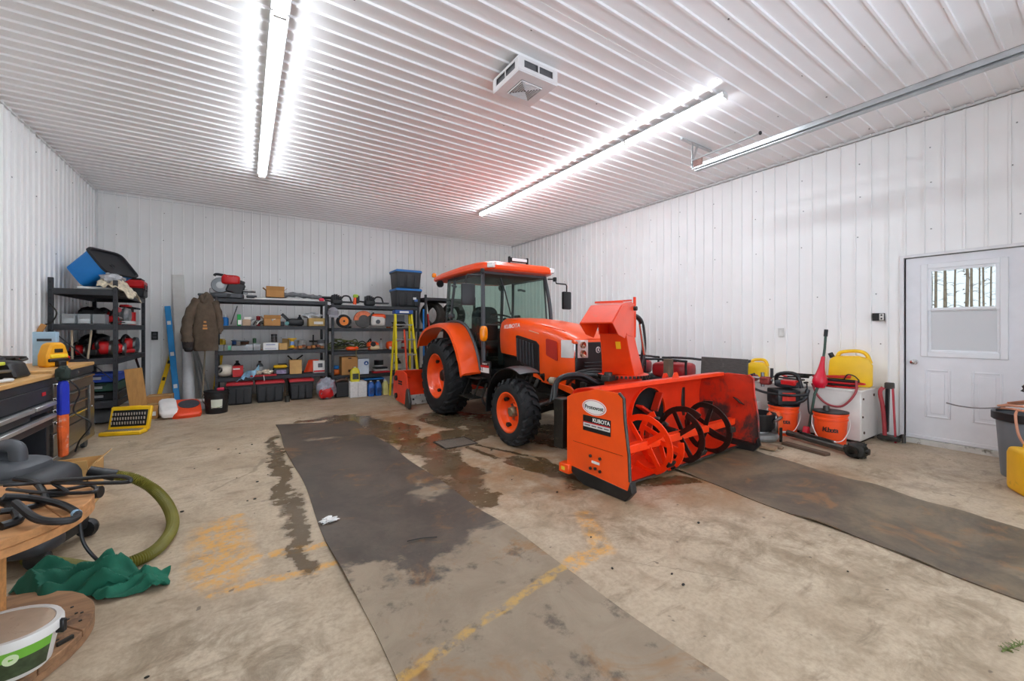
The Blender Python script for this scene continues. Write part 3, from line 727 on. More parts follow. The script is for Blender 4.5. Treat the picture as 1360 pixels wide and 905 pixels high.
# cab
A_b = lambda s: Vector((CX + s * .605, 4.98, .70)); A_m = lambda s: Vector((CX + s * .612, 4.99, 1.35)); A_t = lambda s: Vector((CX + s * .560, 5.10, 2.13))
D_b = lambda s: Vector((CX + s * .600, 6.10, 1.30)); D_t = lambda s: Vector((CX + s * .560, 6.00, 2.13))
C_b = lambda s: Vector((CX + s * .550, 6.38, 1.25)); C_t = lambda s: Vector((CX + s * .530, 6.30, 2.13))
for s in (-1, 1):
    TB(MB().tube(cr([A_b(s), A_m(s), (A_m(s) + A_t(s)) / 2 + Vector((s * .012, -.02, 0)), A_t(s)], 5), .030, 8), 'front_pillar', cab_grey)
    TB(MB().tube(cr([D_b(s), (D_b(s) + D_t(s)) / 2 + Vector((s * .01, 0, 0)), D_t(s)], 5), .024, 8), 'door_pillar', cab_grey)
    TB(MB().tube([C_b(s), C_t(s)], .030, 8), 'rear_pillar', cab_grey)
    dp = [(5.02, .74), (5.12, 2.08), (5.98, 2.08), (6.07, 1.42), (5.72, 1.40), (5.50, 1.30), (5.34, 1.08), (5.27, .74)]
    def dx(z, s=s): return CX + s * (.612 if z < 1.35 else .612 - .05 * (z - 1.35) / .78)
    o = MB(); o.loft([[Vector((dx(z), y, z)) for y, z in dp], [Vector((dx(z) + s * .005, y, z)) for y, z in dp]])
    TB(o, 'door_glass', glass, smooth=False)
    TB(MB().tube([(dx(z), y, z) for y, z in dp], .014, 6, closed=True), 'door_frame', cab_grey)
    qp = [(6.12, 1.40), (6.04, 2.08), (6.27, 2.08), (6.35, 1.32)]
    o = MB(); o.loft([[Vector((CX + s * .575, y, z)) for y, z in qp], [Vector((CX + s * .580, y, z)) for y, z in qp]])
    TB(o, 'quarter_glass', glass, smooth=False)
    TB(MB().tube([(CX + s * .635, 5.95, 1.98), (CX + s * .66, 5.90, 1.98), (CX + s * .66, 5.78, 1.95)], .02, 8), 'door_hinge', cab_grey)
    TB(MB().boxc((CX + s * .64, 5.98, 1.50), (.06, .14, .07)), 'door_latch', cab_grey, bev=.012)
    # rear mudguard
    arc = cr([(0, 6.78, 1.02), (0, 6.66, 1.18), (0, 6.42, 1.31), (0, 6.05, 1.37), (0, 5.72, 1.37), (0, 5.45, 1.28), (0, 5.24, 1.08), (0, 5.10, .86), (0, 5.03, .67)], 4)
    sec = lambda p, s=s: [Vector((CX + s * .60, p.y, p.z + .008)), Vector((CX + s * .74, p.y, p.z + .012)), Vector((CX + s * .88, p.y, p.z + .004)), Vector((CX + s * .925, p.y - (p.y - 5.8) * .015, p.z - .02)), Vector((CX + s * .935, p.y - (p.y - 5.8) * .06, p.z - .06 + (.02 if p.z < .9 else 0))),
                            Vector((CX + s * .925, p.y - (p.y - 5.8) * .06, p.z - .06)), Vector((CX + s * .90, p.y - (p.y - 5.8) * .03, p.z - .03)), Vector((CX + s * .60, p.y - (p.y - 5.8) * .02, p.z - .012))]
    TB(MB().loft([sec(p) for p in arc]), 'rear_mudguard', orange)
    arc2 = [p for p in arc if 5.0 < p.y < 6.2]
    TB(MB().tube([(CX + s * .635, p.y, p.z + .035) for p in arc2], .022, 6), 'mudguard_trim', grey_plastic)
    # lower cab side panel and step
    TB(MB().prism([(4.98, .55), (4.98, .75), (5.30, .75), (5.22, .60), (5.12, .50)], *sorted((CX + s * .58, CX + s * .625)), 'X'), 'sill_panel', black_plastic, bev=.006)
    b = MB()
    for yy in (4.86, 5.16): b.bar((CX + s * .72, yy, .62), (CX + s * .84, yy, .36), .03, .012)
    b.box(*sorted((CX + s * .72, CX + s * .90)), 4.82, 5.2, .345, .36); TB(b, 'step', dark_metal, smooth=False)
    b = MB(); b.box(*sorted((CX + s * .62, CX + s * .80)), 4.84, 5.16, .60, .612); TB(b, 'step', dark_metal, smooth=False)
    TB(MB().tube(cr([(CX + s * .5, 5.1, .5), (CX + s * .62, 5.0, .28), (CX + s * .66, 4.6, .24), (CX + s * .5, 4.3, .4)], 5), .018, 8), 'hydraulic_line', worn_steel)
    # amber lamp on the front pillar
    TB(MB().box(*sorted((CX + s * .62, CX + s * .70)), 4.87, 4.95, 1.12, 1.33), 'lamp_bracket', black_plastic, bev=.01)
    TB(MB().blob((CX + s * .69, 4.84, 1.225), (.105, .09, .215), 3, nu=16, nv=10), 'turn_signal', amber)
    # roof lamps and beacon
    TB(MB().boxc((CX + s * .52, 4.905, 2.185), (.13, .10, .075), (0, 0, -s * .55)), 'roof_lamp', lamp_clear, bev=.01)
    TB(MB().lathe([(0, .03), (.03, .03), (.06, .0), (.062, -.03), (0, -.03)], (CX + s * .62, 6.50, 2.065), 'Y', 18), 'work_lamp', black_plastic)
    TB(MB().bar((CX + s * .62, 6.50, 2.10), (CX + s * .60, 6.45, 2.20), .02), 'work_lamp_bracket', black_plastic)
    TB(MB().blob((CX + s * .665, 6.64, 2.225), (.07, .08, .08), 3, nu=12, nv=8), 'tail_lamp', amber)
# windscreen and rear window
def pane(corners, name):
    o = MB(); q = [Vector(c) for c in corners]; n = (q[1] - q[0]).cross(q[3] - q[0]).normalized() * .005
    o.loft([q, [p + n for p in q]]); return TB(o, name, glass, smooth=False)
pane([A_b(-1) + Vector((.02, 0, .02)), A_b(1) + Vector((-.02, 0, .02)), A_m(1) + Vector((-.02, 0, 0)), A_m(-1) + Vector((.02, 0, 0))], 'lower_windscreen')
pane([A_m(-1) + Vector((.02, 0, 0)), A_m(1) + Vector((-.02, 0, 0)), A_t(1) + Vector((-.02, 0, 0)), A_t(-1) + Vector((.02, 0, 0))], 'windscreen')
TB(MB().cyl(A_m(-1) + Vector((0, .01, 0)), A_m(1) + Vector((0, .01, 0)), .012, n=8), 'windscreen_bar', cab_grey)
pane([C_b(1), C_b(-1), C_t(-1), C_t(1)], 'rear_window')
TB(MB().box(CX - .56, CX + .56, 5.08, 6.3, 2.09, 2.14), 'headliner', mat('headliner', '51565a', .7), smooth=False)
TB(MB().box(CX - .60, CX + .60, 6.28, 6.42, .85, 1.30), 'rear_bulkhead', dark_grey, bev=.01)
TB(MB().box(CX - .58, CX + .58, 4.98, 6.2, .62, .70), 'cab_floor', black_plastic, smooth=False)
# roof
def roof_ring(k, z):
    pl = [(-.50, 4.86), (-.62, 4.98), (-.68, 5.15), (-.70, 5.6), (-.70, 6.3), (-.66, 6.66), (-.4, 6.74), (.4, 6.74), (.66, 6.66), (.70, 6.3), (.70, 5.6), (.68, 5.15), (.62, 4.98), (.50, 4.86)]
    return [Vector((CX + x * k[0], 5.75 + (y - 5.75) * k[1], z + (max(0, (y - 5.9)) * k[2]))) for x, y in pl]
TB(MB().loft([roof_ring((.86, .93, 0), 2.125), roof_ring((.97, .985, -.02), 2.13), roof_ring((1, 1, -.02), 2.150), roof_ring((1, 1, -.03), 2.19), roof_ring((.97, .98, -.04), 2.228), roof_ring((.90, .93, -.05), 2.252), roof_ring((.70, .80, -.04), 2.268), roof_ring((.3, .5, -.02), 2.275)]), 'roof', red_roof, smooth=False)
# light bar
lb = TB(MB().box(3.24, 3.53, 4.93, 4.99, 2.275, 2.335), 'light_bar', black_plastic, bev=.006)
TB(MB().box(3.255, 3.515, 4.924, 4.932, 2.284, 2.326), 'light_bar_lens', mat('lens_white', 'f4f2f0', .15, var=.02), lb, smooth=False)
for x in (3.225, 3.545): TB(MB().box(x - .012, x + .012, 4.94, 4.98, 2.255, 2.35), 'light_bar_foot', black_plastic, lb, bev=.004)
# mirrors
for s, y in ((-1, 4.82), (1, 5.0)):
    x = CX + s * .96
    mr = TB(MB().boxc((x + s * -.02, y, 1.75), (.19, .055, .29), (0, 0, s * .15)), 'mirror', black_plastic, bev=.022, seg=2)
    TB(MB().tube([(CX + s * .60, 5.06, 2.08), (CX + s * .72, y + .02, 2.085), (CX + s * .74, y + .02, 2.02), (x - s * .02, y + .02, 2.015), (x, y + .02, 1.99), (x, y + .02, 1.85)], .011, 8), 'mirror_arm', black_plastic, mr)
    TB(MB().boxc((CX + s * .71, y + .02, 2.08), (.05, .05, .07)), 'mirror_pivot', black_plastic, mr, bev=.008)
# inside the cab
seat = TB(MB().blob((CX, 5.78, 1.02), (.50, .48, .16), 4), 'seat', mat('seat_cloth', '26282b', .85, var=.2))
TB(MB().blob((CX, 6.02, 1.36), (.48, .16, .62), 4), 'seat_back', MATS['seat_cloth'], seat)
TB(MB().box(CX - .2, CX + .2, 5.6, 6.0, .70, .96), 'seat_base', black_plastic, bev=.02)
dash = TB(MB().box(CX - .24, CX + .24, 5.02, 5.24, .72, 1.30), 'dashboard', dark_grey, bev=.04)
ring = [Vector((CX + .20 * math.cos(a), 5.42 + .17 * math.sin(a), 1.44 + .08 * math.sin(a))) for a in [2 * PI * k / 24 for k in range(24)]]
sw = TB(MB().tube(ring, .016, 8, closed=True), 'steering_wheel', black_plastic)
b = MB()
for a in (0.3, 2.84, -PI / 2): b.bar((CX, 5.42, 1.44), (CX + .19 * math.cos(a), 5.42 + .165 * math.sin(a), 1.44 + .078 * math.sin(a)), .03, .012)
b.cyl((CX, 5.40, 1.45), (CX, 5.20, 1.22), .03, n=10); TB(b, 'steering_column', black_plastic, sw)
TB(MB().tube([(CX - .30, 5.03, 2.03), (CX - .22, 5.04, 1.85), (CX - .12, 5.03, 1.50)], .01, 6), 'wiper', black_plastic)
for k, (x, y) in enumerate(((CX + .32, 5.6), (CX + .38, 5.75), (CX + .36, 5.45), (CX - .36, 5.7))):
    lv = TB(MB().cyl((x, y, .72), (x, y - .04, 1.12 + .03 * k), .009, n=6), 'control_lever', worn_steel)
    TB(MB().sph((x, y - .04, 1.13 + .03 * k), .022, 10, 6), 'lever_knob', black_plastic, lv)
TB(MB().box(CX + .28, CX + .52, 5.3, 6.1, .70, 1.05), 'side_console', dark_grey, bev=.03)
# dealer decal beside the step
dc = TB(MB().box(CX - .632, CX - .628, 4.80, 5.06, .68, .82), 'dealer_decal', decal_white, smooth=False)
TB(MB().box(CX - .635, CX - .631, 4.80, 5.06, .782, .82), 'decal_band', decal_black, dc, smooth=False)
TB(MB().box(CX - .635, CX - .631, 4.80, 5.06, .752, .782), 'decal_band', decal_red, dc, smooth=False)
TB(MB().box(CX - .626, CX - .60, 4.78, 5.08, .55, .84), 'decal_panel', black_plastic, bev=.004)
text('decal_lettering', 'KUBOTA', .03, decal_white, dc, (CX - .6365, 4.91, .801), RX, sx=1.1)
# hydraulic hoses at the nose
for k in range(3):
    TB(MB().tube(cr([(CX - .30, 3.62, .60 + .03 * k), (CX - .42, 3.30 - .03 * k, .76 + .03 * k), (CX - .36 + .06 * k, 3.05, .80 + .02 * k), (CX - .20 + .05 * k, 2.98, .70)], 6), .020, 8), 'hydraulic_hose', black_plastic)

# rear pull-type snow blade
bl = thing('snow_plow', 'orange pull-type snow plow with a scraped white cutting edge behind the tractor', 'snow plow', (3.42, 7.0, 0))
plate = [(6.42, .05), (6.30, .16), (6.34, .36), (6.42, .56), (6.62, .60), (6.95, .58), (7.08, .44), (7.1, .15), (6.9, .06)]
for x in (2.18, 4.66):
    ep = MB().prism(plate, x, x + .02, 'X').build('end_plate', orange_d, bl, bev=.004, world=True)
    MB().prism([(6.26, .02), (6.24, .12), (6.34, .34), (6.40, .30), (6.46, .03)], x - .012, x + .032, 'X').build('skid_shoe', worn_steel, bl, bev=.004, world=True)
    for y, z in ((6.9, .45), (6.9, .15)):
        MB().cyl((x - .03, y, z), (x + .03, y, z), .045, n=12).build('pivot_boss', black_plastic, bl, world=True)
MB().sheet(lambda u, v: (2.2 + 2.46 * u, 6.62 + .10 * math.sin(v * PI) , .14 + .46 * v), 2, 10, .012).build('mouldboard', orange_d, bl, world=True)
MB().box(2.21, 4.65, 6.585, 6.605, .02, .185).build('cutting_edge', mat('scraped_white_edge', 'c9c6c0', .5, .2, var=.15, dirt='5a564f', dirt_amt=.45, dscale=14), bl, bev=.003, world=True)
for k in range(7):
    x = 2.36 + k * .36; MB().cyl((x, 6.57, .11), (x, 6.59, .11), .018, n=6).build('edge_bolt', dark_metal, bl, smooth=False, world=True)
MB().box(3.2, 3.64, 6.72, 6.9, .2, .9).bar((3.42, 6.7, .8), (3.42, 6.4, .75), .10).build('hitch_mast', black_steel, bl, bev=.006, world=True)
for z in (.40, .36):
    MB().box(2.166, 2.182, 6.62, 6.78, z, z + .022).build('stencil_row', decal_black, bl, smooth=False, world=True)
MB().tube([(2.30, 6.72, .55), (2.26, 6.74, 1.28)], .016, 8).build('marker_rod', mat('marker_orange', 'd9451c', .5), bl, world=True)
# ------------------------------------------------------------------ snow blower on the tractor nose
SBX, SBY, SBR = 3.395, 2.35, .045
sb = thing('snow_blower', 'wide orange front-mounted snow blower with open auger and tall discharge chute', 'snow blower', (SBX, SBY, 0), SBR)
HW = 1.055
def SB(b, name, m, parent=None, **k): return b.build(name, m, parent or sb, **k)
red_in = mat('blower_red_paint', 'd8300d', .42, var=.08, dirt='3a1c14', dirt_amt=.15, dscale=3)
red_worn = mat('blower_worn_paint', 'c22c0e', .5, var=.12, dirt='3b302c', dirt_amt=.66, dscale=2.2)
plate = [(.36, .075), (.36, .70), (.29, .735), (.02, .805), (-.20, .800), (-.245, .765), (-.255, .60), (-.29, .36), (-.30, .16), (-.28, .075)]
for s in (-1, 1):
    x = s * HW
    ep = SB(MB().prism(plate, *sorted((x, x - s * .012)), 'X'), 'end_plate', orange if s < 0 else red_worn, bev=.003)
    if s > 0: ep['label'] = 'scraped end plate with bare dark patches'
    # folded stiffener along the front edge
    SB(MB().tube([(x - s * .006, y, z) for y, z in plate[4:9]], .012, 6), 'edge_roll', worn_steel if s < 0 else red_worn)
    # skid shoe
    SB(MB().prism([(.34, .10), (.30, .12), (-.28, .09), (-.305, .16), (-.32, .08), (-.26, .005), (.16, .0), (.24, .03)], *sorted((x + s * .003, x - s * .06)), 'X'), 'skid_shoe', mat('scuffed_black_steel', '2b2a29', .45, .4, var=.3, dirt='5b5955', dirt_amt=.35), bev=.003)
    for y, z in ((-.02, .26), (.08, .26), (-.02, .16), (.08, .16), (.03, .17)):
        SB(MB().cyl((x + s * .002, y, z), (x + s * .014, y, z), .013, n=6), 'bolt', worn_steel, smooth=False)
SB(MB().box(-HW - .004, -HW, -.01, .07, .205, .225), 'warning_label', decal_white, smooth=False)
SB(MB().box(-HW - .04, -HW + .05, .30, .42, .05, .13), 'corner_bracket', orange, bev=.006)
SB(MB().box(-HW - .043, -HW - .04, .345, .385, .075, .105), 'reflector_sticker', mat('reflector_yellow', 'f2d23a', .4), smooth=False)
# housing: curved back, top with lip
def back(u, v):
    pr = cr([(0, .07, .800), (0, .16, .795), (0, .30, .745), (0, .345, .55), (0, .33, .30), (0, .22, .10), (0, .05, .045), (0, -.10, .04)], 5)
    t = v * (len(pr) - 1); i = min(int(t), len(pr) - 2); p = pr[i].lerp(pr[i + 1], t - i)
    return (-HW + .008 + (2 * HW - .016) * u, p.y, p.z)
SB(MB().sheet(back, 12, 34, .010), 'housing', red_in)
SB(MB().box(-HW + .01, HW - .01,   .055, .075, .770, .808), 'front_lip', orange_d, bev=.003)
SB(MB().box(-HW + .01, HW - .01, -.12, -.06, .032, .045), 'scraper_blade', worn_steel, smooth=False)
# fan housing and fan
FX, FZ = .03, .42
SB(MB().lathe([(.275, .30), (.275, .345), (.30, .345), (.30, .60), (0, .60), (0, .585), (.285, .585), (.285, .30), (.275, .30)], (FX, 0, FZ), 'Y', 30), 'fan_housing', orange_d)
SB(MB().lathe([(.27, .318), (.0, .318), (0, .324), (.27, .324)], (FX, 0, FZ), 'Y', 30), 'fan_mouth_shade', mat('painted_hole_shade', '0c0b0a', .8), smooth=False)  # flat black disc paints the shade inside the fan opening
fan = SB(MB().cyl((FX, .14, FZ - .10), (FX, .32, FZ - .10), .06, n=14), 'fan_hub', dark_metal)
for k in range(4):
    a = k * PI / 2 + .5
    M = Matrix.Translation((FX, .27, FZ)) @ Matrix.Rotation(a, 4, 'Y')
    b = MB().box(.05, .25, -.05, .03, -.012, .012, M); SB(b, 'fan_blade', red_worn if k else mat('scraped_blade', '8d7f7a', .45, .5, var=.3), fan, bev=.004)
# auger: square shaft, gearbox and ribbon flights
AZ, AR, AY = .285, .262, -.03
SB(MB().bar((-HW + .01, AY, AZ), (HW - .01, AY, AZ), .07), 'auger_shaft', orange_d, bev=.005)
SB(MB().cyl((.03, AY + .03, AZ), (.03, .33, AZ + .03), .05, n=14), 'drive_shaft', dark_metal)
def flight(x0, x1, turns, a0, w):
    def fn(u, v):
        a = a0 + 2 * PI * turns * u; r = AR - w * (1 - v)
        return (x0 + (x1 - x0) * u, AY + r * math.cos(a), AZ + r * math.sin(a))
    return MB().sheet(fn, int(40 * abs(turns)), 1, .012)
dark_ring = mat('polished_flight_steel', '3b3733', .38, .75, var=.25, dirt='1d1a17', dirt_amt=.4)
for (x0, x1, tn, a0, m_, nm) in ((-.57, -.45, 1.03, -1.2, orange_d, 0), (-.33, -.20, .70, -3.3, orange_d, 0), (-.02, .12, 1.04, 2.0, dark_ring, 1), (.46, .60, 1.04, 1.4, dark_ring, 1)):
    fl_ = SB(flight(x0, x1, tn, a0, .052), 'auger_flight', m_)
    if nm: fl_['label'] = 'ribbon flight worn to bare dark steel'
    for k in range(4):
        u = (k + .3) / 4; a = a0 + 2 * PI * tn * u; x = x0 + (x1 - x0) * u
        SB(MB().bar((x, AY + .02 * math.cos(a), AZ + .02 * math.sin(a)), (x, AY + (AR - .03) * math.cos(a), AZ + (AR - .03) * math.sin(a)), .045, .012, up=(1, 0, 0)), 'flight_arm', m_, fl_, bev=.002)
    for k in range(2):
        a = a0 + 2 * PI * tn * (k + .5) / 2; x = x0 + (x1 - x0) * (k + .5) / 2
        SB(MB().boxc((x + .03, AY + (AR - .01) * math.cos(a), AZ + (AR - .01) * math.sin(a)), (.09, .02, .05), (a, 0, 0)), 'ice_tooth', dark_metal, fl_, bev=.003)
SB(MB().boxc((HW - .06, -.12, .52), (.09, .10, .012), (.6, .3, 0)), 'end_paddle', dark_metal, bev=.002)
# chute ring and chute
RC = Vector((-.075, .545, 0))
SB(MB().lathe([(.17, .70), (.19, .70), (.19, .80), (.255, .80), (.255, .822), (.17, .822), (.17, .70)], RC, 'Z', 36), 'chute_base', orange_d)
b = MB()
for k in range(40):
    a = 2 * PI * k / 40; b.boxc(RC + Vector((.262 * math.cos(a), .262 * math.sin(a), .808)), (.022, .022, .026), (0, 0, a))
ct = SB(b, 'ring_teeth', dark_metal, smooth=False); ct['kind'] = 'stuff'
SB(MB().boxc(RC + Vector((-.28, -.06, .80)), (.18, .09, .05), (0, 0, .2)).cyl(RC + Vector((-.30, -.06, .77)), RC + Vector((-.30, -.06, .86)), .04, n=12), 'ring_motor', worn_steel, bev=.005)
e1 = Vector((-.94, -.34, 0)).normalized(); e2 = Vector((.34, -.94, 0)).normalized()
def cp(u, w, z): return RC + e1 * u + e2 * w + Vector((0, 0, z))
chute_o = mat('chute_orange', 'e8400e', .36, var=.06, dirt='c96a4c', dirt_amt=.25, dscale=7, coat=.2)
rings = []
for z, off, dpt, w in ((.822, .0, .31, .34), (.95, .05, .29, .31), (1.10, .12, .26, .285), (1.24, .185, .24, .27)):
    rings.append([cp(off - dpt / 2, -w / 2, z), cp(off + dpt / 2, -w / 2, z), cp(off + dpt / 2, w / 2, z), cp(off - dpt / 2, w / 2, z)])
ch = SB(MB().loft(rings), 'chute', chute_o, bev=.004)
# upper spout: back plate and side plates, open towards the outlet
for sgn in (-1, 1):
    w = sgn * .135
    pr = [(.05, 1.20), (.305, 1.23), (.33, 1.33), (.17, 1.55), (.05, 1.53), (.07, 1.4)]
    SB(MB().loft([[cp(u, w, z) for u, z in pr], [cp(u, w + sgn * .008, z) for u, z in pr]]), 'spout_side', chute_o, ch, smooth=False)
    pr = [(.09, 1.47), (.17, 1.545), (.49, 1.50), (.73, 1.335), (.59, 1.235), (.41, 1.20), (.27, 1.34)]
    SB(MB().loft([[cp(u, w + sgn * .016, z) for u, z in pr], [cp(u, w + sgn * .024, z) for u, z in pr]]), 'deflector_side', chute_o, ch, smooth=False)
    SB(MB().cyl(cp(.14, w + sgn * .01, 1.49), cp(.14, w + sgn * .055, 1.49), .022, n=10), 'pivot_bolt', dark_metal, ch)
for pr, nm in (([(.05, 1.2), (.04, 1.35), (.05, 1.53), (.07, 1.53), (.06, 1.35), (.07, 1.2)], 'spout_back'), ([(.17, 1.545), (.49, 1.50), (.73, 1.335), (.735, 1.345), (.49, 1.512), (.17, 1.556)], 'deflector')):
    SB(MB().loft([[cp(u, -.15, z) for u, z in pr], [cp(u, .15, z) for u, z in pr]]), nm, chute_o, ch, smooth=False)
SB(MB().bar(cp(.41, -.14, 1.545), cp(.41, .14, 1.545), .02), 'deflector_rib', chute_o, ch, bev=.003)
SB(MB().bar(cp(.09, .12, 1.575), cp(.07, -.16, 1.57), .016).bar(cp(.06, .14, 1.45), cp(.06, .14, 1.61), .03, .012), 'linkage_rod', orange_d, ch)
SB(MB().prism([(0, 0), (.05, 0), (.05, .075), (0, .075)], 0, .001, 'Y', Matrix.Translation(cp(.262, .02, 1.09)) @ Euler((.3, 0, math.atan2(e2.y, e2.x))).to_matrix().to_4x4()), 'warning_decal', mat('decal_yellow', 'f2b61a', .5), ch, smooth=False)
SB(MB().tube(cr([cp(.03, .10, 1.44), cp(-.16, .14, 1.36), cp(-.26, .14, 1.08), cp(-.27, .10, .84)], 6), .026, 10), 'chute_hose', black_plastic)
SB(MB().cyl(cp(-.03, .17, 1.34), cp(-.14, .18, 1.02), .016, n=10), 'deflector_cylinder', chrome)
SB(MB().prism([(-.07, 0), (.07, 0), (.025, .075), (-.025, .075)], .0, .012, 'Y', Matrix.Translation((.12, .06, .787))), 'lifting_lug', orange_d, bev=.003)
SB(MB().prism([(-.07, 0), (.07, 0), (.025, .075), (-.025, .075)], .0, .012, 'Y', Matrix.Translation((.16, .20, .765))), 'lifting_lug', orange_d, bev=.003)
# hitch frame and gearcase at the back
for s in (-1, 1):
    SB(MB().box(s * .42 - .03, s * .42 + .03, .36, .66, .18, .66), 'hitch_leg', dark_metal, bev=.006)
    SB(MB().box(s * .70 - .03, s * .70 + .03, .33, .45, .20, .70), 'back_stiffener', dark_metal, bev=.006)
SB(MB().box(-.80, .80, .40, .50, .55, .66), 'hitch_beam', dark_metal, bev=.006)
SB(MB().tube(cr([(-.98, .60, .62), (-.86, .68, .80), (-.60, .66, .83), (-.42, .58, .74)], 6), .026, 10), 'hydraulic_hose', black_plastic)
SB(MB().tube(cr([(-.99, .64, .60), (-.84, .74, .76), (-.62, .72, .80), (-.40, .62, .72)], 6), .018, 8), 'hydraulic_hose', black_plastic)
SB(MB().box(-1.03, -.90, .44, .56, .22, .66), 'hose_bracket', dark_metal, bev=.006)
SB(MB().cyl((-1.0, .50, .30), (-.5, .50, .34), .04, n=12), 'tilt_cylinder', worn_steel)
# maker's plate and dealer decal
lx = -HW - .002
lg = SB(MB().lathe([(0, 0), (.062, 0), (.062, -.0015), (0, -.0015)], (lx, .045, .655), 'X', 32, sx=2.05), 'maker_logo', decal_white, smooth=False)
SB(MB().lathe([(.052, -.0016), (.055, -.0016), (.055, -.0022), (.052, -.0022), (.052, -.0016)], (lx, .045, .655), 'X', 32, sx=2.15), 'logo_ring', decal_red, lg, smooth=False)
text('logo_lettering', 'Pronovost', .047, decal_black, lg, (lx - .003, .045, .652), RX, bold=.0006, world=False)
db = SB(MB().box(lx - .002, lx, -.125, .165, .455, .58), 'dealer_decal', decal_black, smooth=False)
SB(MB().box(lx - .003, lx - .001, -.12, .16, .488, .520), 'decal_band', mat('decal_grey', 'd8d6d2', .5), db, smooth=False)
SB(MB().box(lx - .003, lx - .001, -.12, .16, .520, .530), 'decal_band', decal_red, db, smooth=False)
text('decal_lettering', 'KUBOTA', .042, decal_white, db, (lx - .0035, -.03, .552), RX, bold=.0006, sx=1.05, world=False)
for y0, y1 in ((.085, .145), (.02, .07), (-.045, .005), (-.11, -.06)): SB(MB().box(lx - .004, lx - .002, y0, y1, .500, .508), 'small_print', grey_plastic, db, smooth=False)
SB(MB().box(lx - .001, lx, -.24, .28, .336, .339), 'seam', mat('seam_dark', '8a2408', .6), smooth=False)
# ------------------------------------------------------------------ racks and what stands on them
def rack(label, x0, x1, y0, y1, levels, top, brace=None, beam=.065):
    t = thing('steel_rack', label, 'shelf', ((x0 + x1) / 2, (y0 + y1) / 2, 0))
    w = .045
    for x in (x0, x1 - w):
        for y in (y0, y1 - w):
            p = MB().box(x, x + w, y, y + w, 0, top).build('post', black_steel, t, bev=.004, world=True)
            b = MB()
            for k in range(int(top / .10)):
                z = .06 + k * .10
                b.box(x + .012, x + w - .012, y - .001, y + .002, z, z + .022).box(x + w - .002, x + w + .001, y + .012, y + w - .012, z, z + .022)
            h = b.build('slots', black_plastic, p, smooth=False, world=False); h.location = (-(x0 + x1) / 2, -(y0 + y1) / 2, 0); h['kind'] = 'stuff'
    for z in levels:
        MB().box(x0 + .03, x1 - .03, y0 + .004, y0 + .03, z - beam, z).build('front_beam', black_steel, t, bev=.004, world=True)
        MB().box(x0 + .03, x1 - .03, y1 - .03, y1 - .004, z - beam, z).build('back_beam', black_steel, t, bev=.004, world=True)
        for x in (x0 + .004, x1 - .03): MB().box(x, x + .026, y0 + .03, y1 - .03, z - beam, z).build('side_beam', black_steel, t, bev=.004, world=True)
        MB().box(x0 + .03, x1 - .03, y0 + .03, y1 - .03, z - .016, z - .002).build('deck', mat('grey_deck', '47484a', .6, var=.15), t, smooth=False, world=True)
    if brace:
        for a, b_ in brace: MB().bar(a, b_, .03, .006).build('brace', black_steel, t, world=True)
    return t
RY0, RY1 = 8.45, 9.06
LA = (1.815, 1.345, .905, .45); LB = (1.765, 1.31, .85, .375)
rack('black steel rack with the jacket hung on its end post', -.42, 1.33, RY0, RY1, LA, 1.83)
rack('black steel rack standing behind the yellow step ladder', 1.40, 3.17, RY0, RY1, LB, 1.79)
rack('black steel rack in the corner loaded with red tools', -2.03, -1.40, 7.32, 9.12, (1.80, 1.35, .90, .33), 1.93, [((-2.0, 7.325, 1.28), (-1.45, 7.325, .62)), ((-1.41, 8.45, .84), (-1.41, 9.05, .40))], beam=.075)

LA = tuple(v + .003 for v in LA); LB = tuple(v + .003 for v in LB)
def X_at(px, y): return at(px, 440, 'Y', y).x
def tote(label, x0, x1, y0, y1, z, h, lid, group=None):
    t = thing('storage_tote', label, 'storage bin', ((x0 + x1) / 2, (y0 + y1) / 2, z), 0, group)
    w, d = (x1 - x0) / 2, (y1 - y0) / 2
    tp = mat('tote_black', '1f2124', .5, var=.15)
    ring = lambda k, zz: [Vector((sx * w * k, sy * d * k, zz)) for sx, sy in ((-1, -1), (1, -1), (1, 1), (-1, 1))]
    bd = MB().loft([ring(.86, 0), ring(.95, h * .90)]).build('body', tp, t, bev=.02, seg=2)
    for i in range(3):
        x = (-.5 + .5 * i) * w * 1.15
        MB().prism([(x - .05, h * .08), (x + .05, h * .08), (x + .055, h * .72), (x - .055, h * .72)], -d * .905, -d * .955, 'Y').build('rib_panel', tp, bd, bev=.004)
    MB().loft([ring(.97, h * .82), ring(.98, h * .9)]).build('rim', tp, t, bev=.006)
    MB().loft([ring(1.0, h * .88), ring(1.0, h * .955), ring(.93, h)]).build('lid', lid, t, bev=.008, seg=2)
    return t
red_lid = mat('lid_red', 'b01e26', .45, var=.08)
zs = .415
for k, (a, c, nt) in enumerate(((300, 331, 'beside the black bucket'), (339, 378, 'with the red tray hanging over it'), (384, 417, 'beside the crumpled shopping bag'))):
    tote('black tote with a red lid under the rack, ' + nt, X_at(a, 8.3), X_at(c, 8.3) + (.06 if k == 0 else 0), 8.26, 8.85, 0, .375, red_lid, 'red lidded totes')
bx0, bx1 = X_at(521, 8.7), X_at(557, 8.7)
tote('lower of two stacked blue-lidded black totes on the rack', bx0 + .02, bx1 - .01, 8.50, 9.0, LB[0], .40, blue_pl, 'blue lidded totes')
tote('upper of two stacked blue-lidded black totes on the rack', bx0 + .02, bx1 - .01, 8.50, 9.0, LB[0] + .402, .40, blue_pl, 'blue lidded totes')
